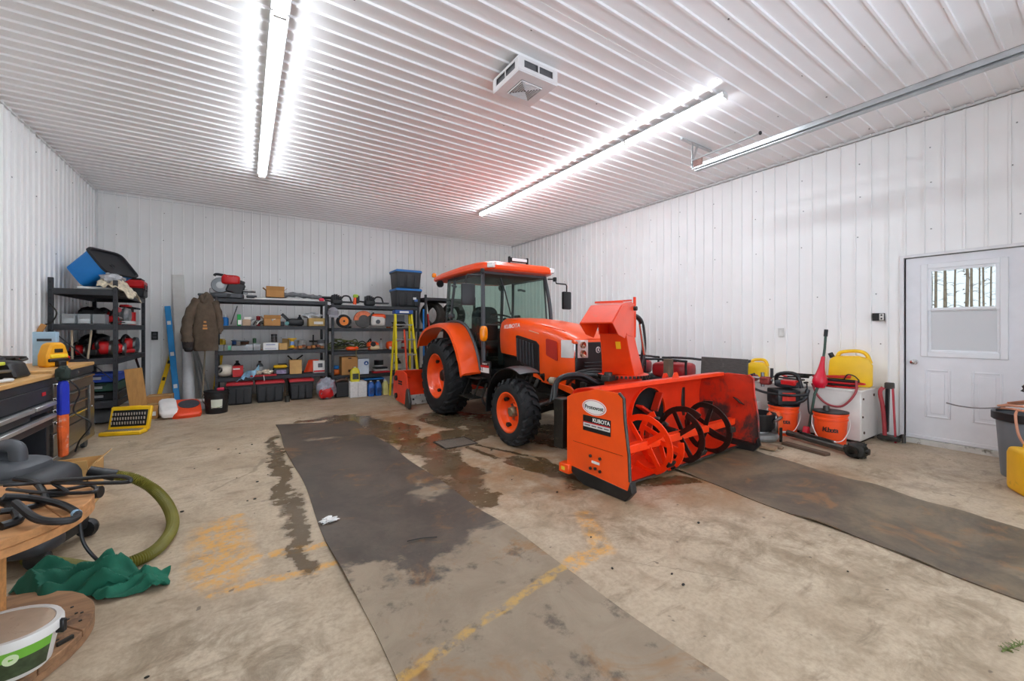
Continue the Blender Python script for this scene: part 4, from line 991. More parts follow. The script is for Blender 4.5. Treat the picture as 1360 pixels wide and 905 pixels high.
for k_, (dx_, dz_) in enumerate(((0, .19), (.03, .15))): MB().box((bx0 + bx1) / 2 + .09 + dx_, (bx0 + bx1) / 2 + .16 + dx_, 8.503, 8.508, LB[0] + dz_ - .03, LB[0] + dz_ + .02).build('tote_mark', decal_white if k_ == 0 else mat('mark_blue', '4a6fb0', .5), bpy.data.objects['storage_tote.003'], smooth=False, world=True)

def carton(label, x0, x1, y0, y1, z, h, m=None, flaps=False, rz=0, tape=True, name='carton', cat='box', group=None):
    t = thing(name, label, cat, ((x0 + x1) / 2, (y0 + y1) / 2, z), rz, group); m = m or cardboard
    w, d = (x1 - x0) / 2, (y1 - y0) / 2; e = .005
    if flaps:
        MB().box(-w, w, -d, -d + e, 0, h).box(-w, w, d - e, d, 0, h).box(-w, -w + e, -d, d, 0, h).box(w - e, w, -d, d, 0, h).box(-w, w, -d, d, 0, e).build('body', m, t, smooth=False)
        for sx in (-1, 1): MB().boxc((sx * (w + .02), 0, h + .02), (.07, 2 * d, .004), (0, sx * -.7, 0)).build('flap', m, t, smooth=False)
        MB().boxc((0, -d - .012, h + .03), (2 * w, .004, .075), (.35, 0, 0)).build('flap', m, t, smooth=False)
    else:
        MB().box(-w, w, -d, d, 0, h).build('body', m, t, bev=.004)
        if tape: MB().box(-w - .001, w + .001, -.02, .02, h - .05, h + .0015).build('tape', mat('packing_tape', 'c9ab74', .35), t, smooth=False)
        MB().box(-w, w, -.002, .002, h - .001, h + .001).build('seam', dark_metal, t, smooth=False)
    return t
def panel_on(t, w, h, x, z, y, m, name='printed_label'):
    return MB().box(x - w / 2, x + w / 2, y - .002, y, z - h / 2, z + h / 2).build(name, m, t, smooth=False)

# --- rack with the jacket, top deck: mitre saw
def mitre_saw(loc):
    t = thing('mitre_saw', 'red and grey sliding mitre saw on top of the rack above the jacket', 'saw', loc)
    MB().blob((0, 0, .05), (.50, .42, .10), 5).build('base', grey_plastic, t)
    MB().lathe([(0, .10), (.17, .10), (.18, .08), (.18, .05), (0, .05)], (.02, -.02, 0), 'Z', 24).build('turntable', steel, t)
    MB().box(-.26, .30, .05, .09, .10, .19).build('fence', steel, t, bev=.01)
    MB().boxc((-.33, 0, .06), (.16, .20, .04)).boxc((.36, 0, .06), (.16, .20, .04)).build('side_extension', grey_plastic, t, bev=.01)
    MB().cyl((.03, -.19, .045), (.03, -.32, .045), .03, n=12).build('bevel_handle', black_plastic, t)
    gd = MB().lathe([(.06, -.03), (.125, -.03), (.135, -.01), (.135, .02), (.06, .02), (.06, -.03)], (-.10, -.02, .24), 'Y', 28).build('blade_guard', mat('guard_grey', '777a7c', .4, .5), t)
    MB().lathe([(0, -.014), (.11, -.014), (.11, -.011), (0, -.011)], (-.10, -.02, .24), 'Y', 28).build('blade', steel, gd)
    mo = MB().blob((.05, .0, .34), (.28, .20, .17), 4).cyl((.05, -.02, .37), (-.06, -.02, .41), .035, n=10).build('motor_housing', red_plastic, t)
    MB().boxc((.05, -.09, .37), (.10, .01, .05)).build('badge', decal_white, mo, bev=.004)
    MB().tube(cr([(-.06, 0, .42), (-.16, 0, .43), (-.19, 0, .40)], 4), .022, 8).build('handle', black_plastic, t)
    MB().boxc((.12, .0, .20), (.26, .14, .20), (0, .3, 0)).build('arm', black_plastic, t, bev=.02)
    MB().boxc((.20, .02, .31), (.12, .09, .06), (0, .35, 0)).build('battery', black_plastic, t, bev=.01)
    for y in (-.05, .05): MB().cyl((.1, y, .15), (.42, y, .15), .016, n=8).build('slide_rail', chrome, t)
    return t
mitre_saw((X_at(302, 8.72), 8.74, LA[0]))
def long_tool(name, label, cat, pts, r, m, loc=(0, 0, 0), extra=None, group=None):
    t = thing(name, label, cat, pts[0], 0, group)
    MB().tube(pts, r, 8).build('shaft', m, t, world=True)
    return t
y = 8.62
t = carton('open brown carton lying among white trim lengths on the rack', X_at(353, y), X_at(377, y), y - .12, y + .12, LA[0] + .05, .13, flaps=True)
for k in range(4):
    o = MB().box(X_at(338 + 2 * k, y), X_at(430 - 4 * k, y), 8.50 + k * .035, 8.53 + k * .035, LA[0] + (.0 if k < 3 else .0), LA[0] + .03 + .006 * k).build('trim_length', white_plastic if k != 1 else zinc, bev=.003)
    tag(o, ('white plastic trim length at the front edge of the rack top', 'galvanised strip among white trim lengths on the rack top', 'white trim length just behind the galvanised strip', 'tallest white trim length under the open carton')[k], 'trim', 'lengths on the rack top')
t = thing('folded_canopy', 'grey rolled sleeve with black straps lying on the rack top', 'bag', (X_at(407, y), 8.86, LA[0]))
MB().tube(cr([(-.42, 0, .10), (-.2, 0, .14), (.1, 0, .11), (.30, 0, .10)], 5), [.035 + .02 * math.sin(k) ** 2 for k in range(16)], 10).build('sleeve', mat('grey_sleeve', '77787a', .7, var=.3, scale=14), t)
MB().tube([(.28, 0, .10), (.52, -.02, .10)], .03, 8).build('strap', black_plastic, t)
tag(MB().blob((X_at(427, 8.5), 8.50, LA[0] + .035), (.09, .07, .06), 4).build('red_strap_roll', mat('pink_red', 'd2304a', .6)), 'small red strap roll at the rack top edge', 'strap')
def black_tool(name, label, x, yy, z, rz, L):
    t = thing(name, label, 'power tool', (x, yy, z), rz)
    bd = MB().blob((0, 0, .07), (.22, .14, .14), 3.5).build('motor', black_plastic, t)
    for k in range(5): MB().box(-.09 + k * .038, -.07 + k * .038, -.076, .076, .10, .20 + .02 * math.sin(k)).build('cooling_fin', dark_grey, bd, bev=.006)
    MB().tube(cr([(.08, 0, .12), (.14, 0, .19), (.24, 0, .18), (.28, 0, .08)], 4), .016, 8).build('handle', black_plastic, t)
    MB().box(.08, L, -.025, .025, .05, .085).build('bar', dark_grey, t, bev=.006)
    MB().cyl((-.1, 0, .08), (-L * .7, .02, .10), .018, n=8).build('shaft', black_plastic, t)
    return t
black_tool('hedge_trimmer', 'black finned hedge trimmer lying above the grey cap', X_at(447, 8.7), 8.70, LB[0], .0, .42)
black_tool('pole_saw', 'black finned pole saw lying beside the blue-lidded totes', X_at(490, 8.7), 8.66, LB[0], .0, .40)
t = thing('cordless_driver', 'green and orange cordless driver standing between the black garden tools', 'drill', (X_at(471, 8.6), 8.60, LB[0]))
MB().cyl((0, 0, .02), (.01, 0, .17), .035, .03, 12).build('grip', orange, t); MB().blob((.02, 0, .19), (.10, .08, .07), 4).build('head', mat('lime', 'a8c63a', .5), t); MB().box(.03, .09, -.035, .035, .05, .20).build('battery', black_plastic, t, bev=.008)
# grey cap hung on the post
t = thing('baseball_cap', 'grey baseball cap hung on the post between the two racks', 'cap', (X_at(442, 8.40), 8.38, 1.56)); cm = mat('cap_grey', '8b8a90', .9, var=.1)
MB().lathe([(0, .13), (.04, .125), (.085, .09), (.10, .03), (.10, 0), (.092, 0), (.09, .03), (0, .11)], (0, 0, .02), 'Z', 18, Matrix.Rotation(.35, 4, 'X')).build('crown', cm, t)
MB().sheet(lambda u, v: (-.08 + .16 * u, -.09 - .07 * v * math.sin(PI * (.15 + .7 * u)), .0 - .05 * v), 8, 4, .005).build('brim', cm, t)

# --- rack with the jacket, second deck
z = LA[1]; y = 8.65
t = thing('blue_can', 'blue canister at the end of the deck beside the jacket', 'can', (X_at(299, y), y, z)); MB().lathe([(0, 0), (.05, 0), (.052, .01), (.052, .13), (.03, .15), (0, .15)], n=18).build('body', blue_pl, t); MB().cyl((0, 0, .15), (0, 0, .19), .02).build('cap', white_plastic, t)
tag(MB().boxc((X_at(311, y), y, z + .185), (.012, .20, .34), (0, .28, 0)).build('leaning_board', dark_grey, bev=.003), 'dark board leaning behind the green box', 'board')
t = carton('bright green carton beside the dark leaning board', X_at(315, y), X_at(320, y), y - .10, y + .1, z, .20, mat('green_card', '20a24a', .6), tape=False); panel_on(t, .05, .08, .01, .06, -.1, decal_white)
carton('small tan carton with a white parcel on it', X_at(322, y), X_at(333, y), y - .09, y + .09, z, .11, mat('tan_card', 'b89a7e', .8))
tag(MB().boxc((X_at(329, y), y, z + .135), (.11, .13, .05)).build('parcel', white_box, bev=.006), 'white parcel lying on the small tan carton', 'box')
t = thing('pipe_fitting_pile', 'grey metal pipe clamps heaped on the second deck', 'clamps', (X_at(340, y), y, z))
for k in range(4): MB().tube(cr([(-.09 + .05 * k, -.05, .02), (-.06 + .05 * k, 0, .07), (-.02 + .05 * k, .03, .10), (.03 + .04 * k, 0, .06)], 4), .012, 8).build('clamp', steel if k % 2 else white_plastic, t)
t = carton('open carton stuffed with white paper on the second deck', X_at(350, y), X_at(372, y), y - .12, y + .12, z, .13, flaps=True)
MB().blob((.0, -.02, .12), (.20, .2, .12), 2.5, .35, 4).build('paper', white_box, t)
t = thing('tool_case', 'black power tool lying beside the open paper carton', 'tool', (X_at(387, y), y, z))
MB().blob((.06, 0, .07), (.30, .2, .14), 4).build('body', black_plastic, t); MB().bar((-.02, 0, .08), (-.16, .0, .22), .07, .05).build('handle', black_plastic, t); MB().cyl((-.08, -.09, .05), (-.08, -.11, .05), .035, n=14).build('dial', mat('teal_dial', '4f8a86', .4), t); MB().boxc((-.18, 0, .04), (.12, .12, .08)).build('battery', dark_grey, t, bev=.01)
t = carton('long yellow and brown carton at the deck end near the cap', X_at(409, y), X_at(431, y), y - .14, y + .14, z, .15, mat('straw_card', 'b99a5c', .8, dirt='7a5530', dirt_amt=.4), tape=False)
panel_on(t, .16, .05, .02, .06, -.14, white_box)
tag(MB().blob((X_at(416, y), y + .02, z + .20), (.30, .2, .11), 2.2, .4, 9).build('plastic_bag', mat('clear_film', 'c9ccce', .25, var=.2, scale=20)), 'crumpled clear plastic bag on the straw coloured carton', 'bag')
# --- third deck
z = LA[2]
cl = glassy('clear_tub', 'e6eaec', .06, .25)
for k, px in enumerate((292, 303, 331, 341)):
    t = thing('hardware_tub', ('clear tub of screws next to the jacket hem', 'clear tub with a green lid strip among the screws', 'clear tub of white fittings beside the white carton', 'clear tub of brown fittings touching the white carton')[k], 'tub', (X_at(px, y), y - .02, z), 0, 'clear hardware tubs')
    MB().box(-.055, .055, -.09, .09, 0, .11).build('tub', cl, t, bev=.006)
    b = MB(); rr = random.Random(k)
    for q in range(40): b.boxc((rr.uniform(-.045, .045), rr.uniform(-.08, .08), rr.uniform(.024, .085)), (.03, .008, .008), (rr.random() * 3, rr.random() * 3, rr.random() * 3))
    o = b.build('fittings', (steel, steel, white_plastic, mat('brown_bits', '7b5a44', .6, .3))[k], t, smooth=False); o['kind'] = 'stuff'
    if k == 1: MB().box(.0, .05, -.092, -.089, .02, .09).build('sticker', mat('mint', '59b489', .5), t, smooth=False)
tag(MB().boxc((X_at(318, y), y + .04, z + .17), (.24, .16, .014), (0, .05, .1)).build('teal_tray', mat('teal_plastic', '3d5560', .5), bev=.004), 'flat dark teal tray laid across the parts tubs', 'tray')
t = thing('parts_bin', 'low clear divided bin of red and white parts', 'bin', (X_at(318, y), y - .03, z)); MB().box(-.12, .12, -.1, .1, 0, .09).build('tub', cl, t, bev=.005)
b = MB(); rr = random.Random(5)
for q in range(50): b.boxc((rr.uniform(-.1, .1), rr.uniform(-.09, .09), rr.uniform(.028, .07)), (.035, .014, .012), (rr.random() * 3, rr.random() * 3, rr.random() * 3))
o = b.build('parts', mat('mixed_parts', 'a8a29c', .5, var=.5, scale=30), t, smooth=False); o['kind'] = 'stuff'
t = carton('white carton with a blue printed line on the third deck', X_at(349, y), X_at(369, y), y - .12, y + .1, z, .135, white_box, tape=False); panel_on(t, .14, .012, 0, .10, -.11, mat('print_blue', '3a5a9c', .6)); panel_on(t, .18, .006, 0, .03, -.11, mat('print_blue', '3a5a9c', .6))
for k in range(3): tag(place(MB().lathe([(0, 0), (.05, 0), (.05, .045), (.045, .05), (0, .05)], n=16).build('jar', mat('dark_jar', '3b3a3c', .3, var=.2)), (X_at(364, y), y, z + .137 + k * .052)), ('bottom', 'middle', 'top')[k] + ' jar of three stacked on the white carton', 'jar', 'stacked jars')
carton('plain brown carton beside the white carton', X_at(370, y), X_at(381, y), y - .10, y + .1, z, .12, cardboard_l)
carton('flat tan carton on the back of the third deck', X_at(375, 8.9), X_at(384, 8.9), 8.85, 9.0, z, .2, cardboard_l)
t = thing('yellow_spool', 'yellow plastic spool with a blue label among the cartons', 'spool', (X_at(388, y), y, z + .03)); MB().lathe([(0, 0), (.06, 0), (.06, .01), (.035, .02), (.035, .15), (.075, .16), (.075, .18), (0, .18)], n=20).build('spool', yellow_pl, t); MB().lathe([(.037, .05), (.037, .12), (.0, .12)], n=20).build('wrap', mat('label_blue', '7d9bd0', .5), t)
for k in range(7):
    px = 392 + k * 6; rr = random.Random(k + 20)
    tag(MB().boxc((X_at(px, y), y + rr.uniform(-.06, .06), z + .03 + .012 * (k % 3)), (.062, .13, .05), (0, 0, rr.uniform(-.15, .15))).build('hardware_box', mat('rust_card%d' % (k % 3), ('a0673f', 'b5743c', '7d4c34')[k % 3], .8, var=.25), bev=.004), ('%s small hardware box in the heap by the rack post' % ('rusty brown', 'orange brown', 'dark brown', 'tilted rusty', 'tilted orange brown', 'tilted dark brown', 'outermost rusty')[k]), 'box', 'small hardware boxes')
t = thing('pulley_stand', 'dark pulley on a short spindle among the hardware boxes', 'pulley', (X_at(417, y), y + .1, z)); MB().cyl((0, 0, 0), (0, 0, .27), .012, n=8).build('spindle', dark_metal, t); MB().lathe([(0, .13), (.08, .13), (.07, .145), (.08, .16), (0, .16)], n=20).build('pulley', dark_metal, t)
# --- bottom deck
z = LA[3]
t = thing('air_tank', 'cream portable tank with a dark valve on the bottom deck', 'tank', (X_at(297, y), y + .03, z + .112)); MB().blob((.02, 0, 0), (.26, .26, .22), 2.4).build('shell', mat('cream_paint', 'd9d1bf', .4), t); MB().lathe([(0, -.145), (.05, -.145), (.05, -.11), (0, -.11)], (-.06, 0, .02), 'Y', 14).build('valve', dark_metal, t); MB().cyl((-.1, -.14, -.05), (-.02, -.14, .06), .015, n=8).build('lever', steel, t)
t = carton('bright red toolbox standing beside the cream tank', X_at(309, y), X_at(323, y), y - .12, y + .1, z, .19, red_plastic, tape=False, name='red_box'); panel_on(t, .10, .02, -.02, .14, -.11, decal_white)
tag(MB().sheet(lambda u, v: (X_at(314, 8.4) + .33 * u + .10 * (1 - v) * (1 - u), 8.42 + .06 * math.sin(u * 7), z - .05 + .24 * u ** .8 * (.4 + .6 * v) + .03 * math.sin(9 * u + 4 * v)), 16, 10, .006).build('shop_bag', mat('pale_blue_bag', '8fc1dd', .5, var=.35, scale=12)), 'crumpled pale blue bag hanging over the deck edge', 'bag')
t = thing('red_tray', 'flat red tray with a dangling white cord under work gloves', 'tray', (X_at(350, 8.42), 8.46, z)); MB().box(-.20, .20, -.10, .06, 0, .028).build('tray', red_lid, t, bev=.008); MB().tube([(0, -.105, .02), (.01, -.108, -.06), (.0, -.106, -.14)], .006, 6).build('cord', white_box, t)
for k in range(2):
    tag(MB().blob((X_at(341 + 14 * k, 8.46), 8.44, z + .072), (.155, .13, .075), 2.2, .45, 31 + k).build('work_glove', mat('cream_cloth', 'cfc4ae', .9, var=.2)), ('crumpled cream work glove on the red tray by the blue bag', 'crumpled cream work glove on the red tray by the drill case')[k], 'glove', 'work gloves')
t = thing('drill_case', 'yellow and black drill case on the bottom deck', 'tool case', (X_at(373, y), y, z)); MB().box(-.13, .13, -.12, .12, 0, .12).build('case', black_plastic, t, bev=.015); MB().box(-.12, .10, -.13, .10, .12, .17).build('lid', yellow_pl, t, bev=.02); MB().boxc((.0, -.125, .05), (.16, .01, .07)).build('front_panel', mat('mauve_print', '8a7d9a', .6, var=.5, scale=20), t, bev=.002)
carton('upright brown carton with drills sticking out of it', X_at(384, y), X_at(400, y), y - .12, y + .1, z, .26, cardboard_l, tape=False)
for k in range(2): tag(MB().cyl((X_at(388 + 6 * k, y), y, z + .262), (X_at(382 + 20 * k, y), y, z + .34), .014, n=8).build('drill_bit', dark_metal), ('dark drill rod poking left out of the upright carton', 'dark drill rod poking right out of the upright carton')[k], 'drill bit', 'rods in the carton')
tag(MB().sheet(lambda u, v: (X_at(403, y) + .06 * math.cos(u * 1.5) * 0 + .17 * u + .08 * v, y - .10 + .06 * math.sin(u * 3), z + .02 + .23 * v), 6, 6, .012).build('scoop', mat('scoop_orange', 'd5431a', .5)), 'curved orange scoop leaning beside the white carton', 'scoop')
t = carton('white carton with a red base strip and dark square print', X_at(415, y), X_at(433, y), y - .12, y + .1, z, .23, white_box, tape=False); panel_on(t, .08, .08, .0, .14, -.11, mat('print_dark', '55575c', .6, var=.5, scale=60)); panel_on(t, .23, .03, 0, .03, -.11, decal_red)
# crumpled shopping bag on the floor
t = thing('shopping_bag', 'crumpled red and clear shopping bag slumped on the floor', 'bag', (X_at(433, 8.15), 8.15, 0)); MB().blob((0, 0, .19), (.32, .24, .38), 3, .14, 8).build('bag', mat('bag_print', '8b8f9a', .3, var=.5, scale=9, dirt='b01822', dirt_amt=.6, dscale=4), t)
MB().blob((-.01, -.03, .12), (.24, .22, .20), 3.5, .1, 3).build('contents', red_plastic, t)
t = thing('small_caster_jack', 'small dark bottle jack between two totes', 'jack', (X_at(381, 8.25), 8.18, 0)); MB().cyl((0, 0, 0), (0, 0, .10), .04, n=14).build('base', worn_steel, t); MB().cyl((0, 0, .10), (-.01, .03, .40), .012, n=8).build('handle', dark_metal, t)
# --- rack behind the ladder
z = LB[1]
t = thing('brush_wheel', 'orange hub wheel with a dark tyre on the rack behind the ladder', 'wheel', (X_at(454, y), y - .06, z)); MB().lathe([(.06, -.05), (.13, -.055), (.135, 0), (.13, .055), (.06, .05), (.06, -.05)], (.02, 0, .135), 'Y', 26).build('tyre', rubber, t); MB().lathe([(0, -.06), (.085, -.058), (.09, -.02), (0, -.02)], (.02, 0, .135), 'Y', 22).build('hub', mat('hub_orange', 'f0830f', .4), t); MB().lathe([(0, -.07), (.02, -.07), (.02, -.05), (0, -.05)], (.02, 0, .135), 'Y', 10).build('axle_cap', dark_metal, t)
t = thing('cutoff_saw', 'orange and white cut-off saw with a large grey disc guard', 'saw', (X_at(492, y), y - .02, z))
MB().lathe([(0, -.02), (.16, -.02), (.165, 0), (.16, .02), (0, .02)], (-.16, -.05, .165), 'Y', 30).build('disc', mat('disc_grey', '4a4948', .6, var=.3), t)
gd = MB()
rings = []
for k in range(13):
    a = math.radians(40 + k * 12); rings.append([Vector((-.16 + r * math.cos(a), yy, .165 + r * math.sin(a))) for r, yy in ((.10, -.09), (.185, -.09), (.185, 0), (.10, 0))])
gd.loft(rings).build('guard', mat('guard_orange_dust', 'd9744c', .6, var=.3, scale=10, dirt='cfc8c0', dirt_amt=.4), t)
MB().blob((.13, 0, .15), (.32, .22, .24), 3.5).build('engine_cover', mat('saw_white', 'd6d2cc', .5, var=.1), t); MB().blob((.15, 0, .235), (.30, .20, .13), 3.5).build('top_cover', orange, t)
MB().lathe([(0, -.125), (.045, -.122), (.045, -.10), (0, -.10)], (.12, 0, .13), 'Y', 16).build('starter', grey_plastic, t)
MB().tube(cr([(-.03, -.06, .05), (-.02, -.08, .24), (.03, -.08, .31), (.06, 0, .30)], 4), .014, 8).build('front_handle', black_plastic, t)
tag(MB().blob((X_at(530, y), y, z + .085), (.30, .2, .11), 2.5, .2, 12).build('cable_heap', black_plastic), 'dark heap of cable behind the ladder', 'cable')
tag(MB().boxc((X_at(528, y), y + .18, z + .16), (.42, .02, .26)).build('backing_board', mat('grey_board', '8e9096', .7), bev=.003), 'pale grey board standing behind the ladder top', 'board')
z = LB[2]; rr = random.Random(77)
strap = [mat('green_webbing', '4c5a30', .8, var=.3), mat('dark_webbing', '2a2b27', .8, var=.3), mat('olive_webbing', '6a6640', .8, var=.3)]
for k in range(9):
    x0 = X_at(442 + rr.random() * 42, y); pts = [(x0, y - .12, z + .05)]
    for q in range(6): pts.append((x0 + rr.uniform(-.22, .26), y + rr.uniform(-.16, .1), z + .03 + rr.random() * .24 * (1 - q / 8)))
    tag(MB().tube(cr(pts, 5), .010 + .004 * (k % 2), 6).build('tie_strap', strap[k % 3]), 'tangled %s strap in the heap behind the ladder' % ('green', 'black', 'olive')[k % 3], 'strap', '%s straps in the heap' % ('green', 'black', 'olive')[k % 3])
tag(MB().tube(cr([(X_at(474, 8.42), 8.43, z + .05), (X_at(473, 8.42), 8.42, z - .05), (X_at(475, 8.42), 8.42, z - .14)], 4), .009, 6).build('hanging_strap', strap[2]), 'olive strap end hanging below the deck edge', 'strap')
t = thing('chain_saw', 'small orange chain saw lying in the strap heap', 'saw', (X_at(466, y), y - .13, z)); MB().blob((0, 0, .05), (.24, .13, .08), 3, .08, 2).build('body', orange, t); MB().box(.08, .30, -.012, .012, .03, .06).build('bar', steel, t, bev=.004)
t = thing('leaf_blower', 'orange and cream engine unit beside the red rod', 'engine', (X_at(494, y), y - .05, z)); MB().blob((0, 0, .09), (.24, .22, .18), 3).build('cover', orange, t); MB().blob((.02, -.06, .06), (.20, .16, .11), 3).build('tank', mat('cream_tank', 'd8c39a', .5), t); MB().lathe([(0, -.14), (.05, -.14), (.05, -.10), (0, -.1)], (-.02, 0, .13), 'Y', 16).build('starter', black_plastic, t)
t = thing('trimmer_engine', 'orange trimmer engine behind the ladder leg', 'engine', (X_at(519, y), y, z)); MB().blob((0, 0, .09), (.2, .2, .18), 3).build('cover', orange, t); MB().cyl((-.06, -.1, .04), (-.02, -.1, .04), .03, n=12).build('starter', white_plastic, t); MB().tube([(0, .04, .15), (.3, .1, .2)], .013, 8).build('shaft', red_plastic, t)
z = LB[3]
t = carton('brown carton with punched handle holes behind the yellow jug', X_at(452, y), X_at(473, y), y - .14, y + .12, z, .36, cardboard, tape=False); panel_on(t, .12, .05, .03, .08, -.13, mat('torn_hole', '3a2a1d', .9), 'handle_hole'); panel_on(t, .06, .025, .0, .33, -.13, mat('torn_hole2', '3a2a1d', .9), 'handle_hole')
t = carton('white carton with a round blue logo beside the brown carton', X_at(473.5, y), X_at(488, y), y - .14, y + .12, z, .31, mat('pale_card', 'c9d3de', .7), tape=False)
lgo = MB().lathe([(0, -.133), (.045, -.133), (.045, -.131), (0, -.131)], (.05, 0, .22), 'Y', 24).build('round_logo', mat('logo_blue', '23528f', .5), t, smooth=False); MB().prism([(.03, .20), (.07, .20), (.05, .245)], -.1345, -.1335, 'Y').build('logo_arrow', decal_white, lgo, smooth=False)
for k in range(3): tag(MB().boxc((X_at(505, y), y - .05 + .03 * k, z + .02 + .04 * k), (.34 - .04 * k, .2, .035), (0, 0, .06 * k)).build('flat_tray', (red_lid, mat('clear_grey', 'a8a4a0', .4), black_plastic)[k], bev=.008), ('flat red tray at the bottom of a stack under the strap heap', 'flat translucent grey tray in the middle of the tray stack', 'flat black tray on top of the tray stack')[k], 'tray', 'stacked trays')
t = thing('crank_case', 'blue and orange small machine beside the rack post', 'machine', (X_at(446, y), y, z)); MB().blob((0, 0, .06), (.13, .16, .12), 3).build('body', mat('orange_small', 'd8671c', .5), t); MB().blob((0, 0, .15), (.12, .12, .08), 3).build('cap', blue_pl, t)
# floor in front of it
t = thing('milk_crate', 'black crate of dark hoses on the floor under the rack', 'crate', (X_at(453, 8.3), 8.27, 0)); MB().box(-.13, .13, -.14, .14, 0, .30).build('crate', black_plastic, t, bev=.02); MB().tube(cr([(-.12, -.12, .30), (-.02, -.14, .34), (.08, -.1, .32), (.10, .05, .34)], 4), .02, 8).build('hose', mat('brown_hose', '5b4236', .6), t)
x0, x1 = X_at(465, 8.0), X_at(487, 8.0)
t = carton('white printed carton on the floor with a yellow jug on it', x0, x1, 7.98, 8.30, 0, .29, mat('white_print_card', 'dcdcda', .7, var=.08, scale=30, dirt='9ea3a8', dirt_amt=.3, dscale=22), tape=False)
panel_on(t, .004, .27, -.01, .145, -.16, grey_plastic, 'carton_edge')
def jug(label, x, yy, z, w, d, h, m, capm, lab=None, name='jug', rz=0, group=None):
    t = thing(name, label, 'jug', (x, yy, z), rz, group)
    rings = []
    for zz, k in ((0, .92), (.02, 1), (h * .62, 1), (h * .74, .92), (h * .84, .62), (h * .90, .36), (h * .95, .30)):
        rings.append([Vector((math.copysign(abs(math.cos(a)) ** .55, math.cos(a)) * w / 2 * k, math.copysign(abs(math.sin(a)) ** .55, math.sin(a)) * d / 2 * k, zz)) for a in [2 * PI * q / 20 for q in range(20)]])
    MB().loft(rings).build('bottle', m, t); MB().cyl((0, 0, h * .93), (0, 0, h), .022 if w < .2 else .03, n=14).build('cap', capm, t)
    MB().tube(cr([(w * .30, 0, h * .60), (w * .36, 0, h * .80), (w * .16, 0, h * .90)], 4), .014, 8).build('handle', m, t)
    if lab: MB().box(-w * .33, w * .33, -d / 2 - .002, -d / 2 + .01, h * .16, h * .55).build('label', lab, t, smooth=False)
    return t
ylq = mat('yellow_liquid', 'd9cf3f', .25, var=.06); bq = mat('blue_liquid', '2c62b0', .25, var=.1)
jl = mat('jug_label_dark', '3b4436', .5, var=.5, scale=25)
jug('yellow fluid jug standing on the white printed carton', (x0 + x1) / 2 - .04, 8.12, .29, .17, .14, .28, ylq, white_plastic, jl)
jug('blue washer fluid jug on the floor beside the white carton', X_at(493, 8.0), 8.03, 0, .12, .16, .29, bq, white_plastic, mat('jug_label_blue', '16407c', .5, var=.4, scale=25), group='blue fluid jugs')
jug('blue washer fluid jug on the floor beside the yellow jug', X_at(502.5, 8.0), 8.03, 0, .12, .16, .29, bq, white_plastic, mat('jug_label_blue', '16407c', .5), group='blue fluid jugs')
jug('pale yellow fluid jug on the floor beside the orange plow', X_at(512.5, 8.0), 8.05, 0, .11, .13, .29, mat('pale_yellow_liquid', 'd6d38a', .3), white_plastic)
tote('low black tote with a blue lid under the rack', X_at(483, 8.5), X_at(510, 8.5), 8.47, 9.0, 0, .29, blue_pl)
# --- more small things that fill the decks
fill = [('paint_can', 'small steel paint can behind the green carton', LA[1], 334, 8.9, 'can', 'b9bcc0', .055, .13), ('spray_can', 'red spray can at the back of the second deck', LA[1], 343, 8.9, 'can', 'b5202a', .033, .19), ('spray_can', 'white spray can at the back of the second deck', LA[1], 348, 8.92, 'can', 'dcdcd8', .033, .19),
        ('oil_bottle', 'dark oil bottle behind the black tool', LA[1], 398, 8.9, 'bottle', '2c3038', .045, .22), ('spray_can', 'yellow spray can behind the hardware tubs', LA[2], 297, 8.9, 'can', 'd9b32a', .033, .19), ('spray_can', 'blue spray can behind the hardware tubs', LA[2], 311, 8.9, 'can', '2f62a8', .033, .19), ('coffee_can', 'brown coffee can behind the parts bin', LA[2], 325, 8.92, 'can', '6b4630', .07, .17), ('grease_tube', 'green grease tube behind the parts bin', LA[2], 338, 8.92, 'tube', '3d6b45', .03, .22),
        ('paint_can', 'white paint can behind the hardware boxes', LA[2], 401, 8.92, 'can', 'd2d0ca', .075, .17), ('paint_can', 'grey paint can behind the hardware boxes', LA[2], 426, 8.92, 'can', '8b8d90', .075, .17), ('oil_bottle', 'black oil bottle behind the red toolbox', LA[3], 315, 8.95, 'bottle', '1f2024', .06, .26), ('oil_bottle', 'grey oil bottle behind the work gloves', LA[3], 345, 8.95, 'bottle', '6f7276', .055, .24), ('paint_can', 'dark paint can behind the drill case', LA[3], 375, 8.95, 'can', '4a4c50', .075, .18),
        ('oil_bottle', 'orange fuel bottle behind the cut-off saw', LB[1], 516, 8.92, 'bottle', 'd8641f', .05, .22), ('paint_can', 'black paint can beside the wheel with the orange hub', LB[1], 462, 8.95, 'can', '2a2a2c', .075, .18), ('oil_bottle', 'white fuel bottle behind the leaf engine', LB[2], 506, 8.92, 'bottle', 'd9d7cf', .05, .23), ('oil_bottle', 'red fuel bottle behind the ladder treads', LB[2], 536, 8.92, 'bottle', 'a8262a', .05, .23), ('paint_can', 'dark drum behind the tray stack', LB[3], 503, 8.95, 'can', '35373b', .10, .25), ('oil_bottle', 'dark jerry bottle beside the tray stack', LB[3], 528, 8.9, 'bottle', '2b2d31', .08, .27)]
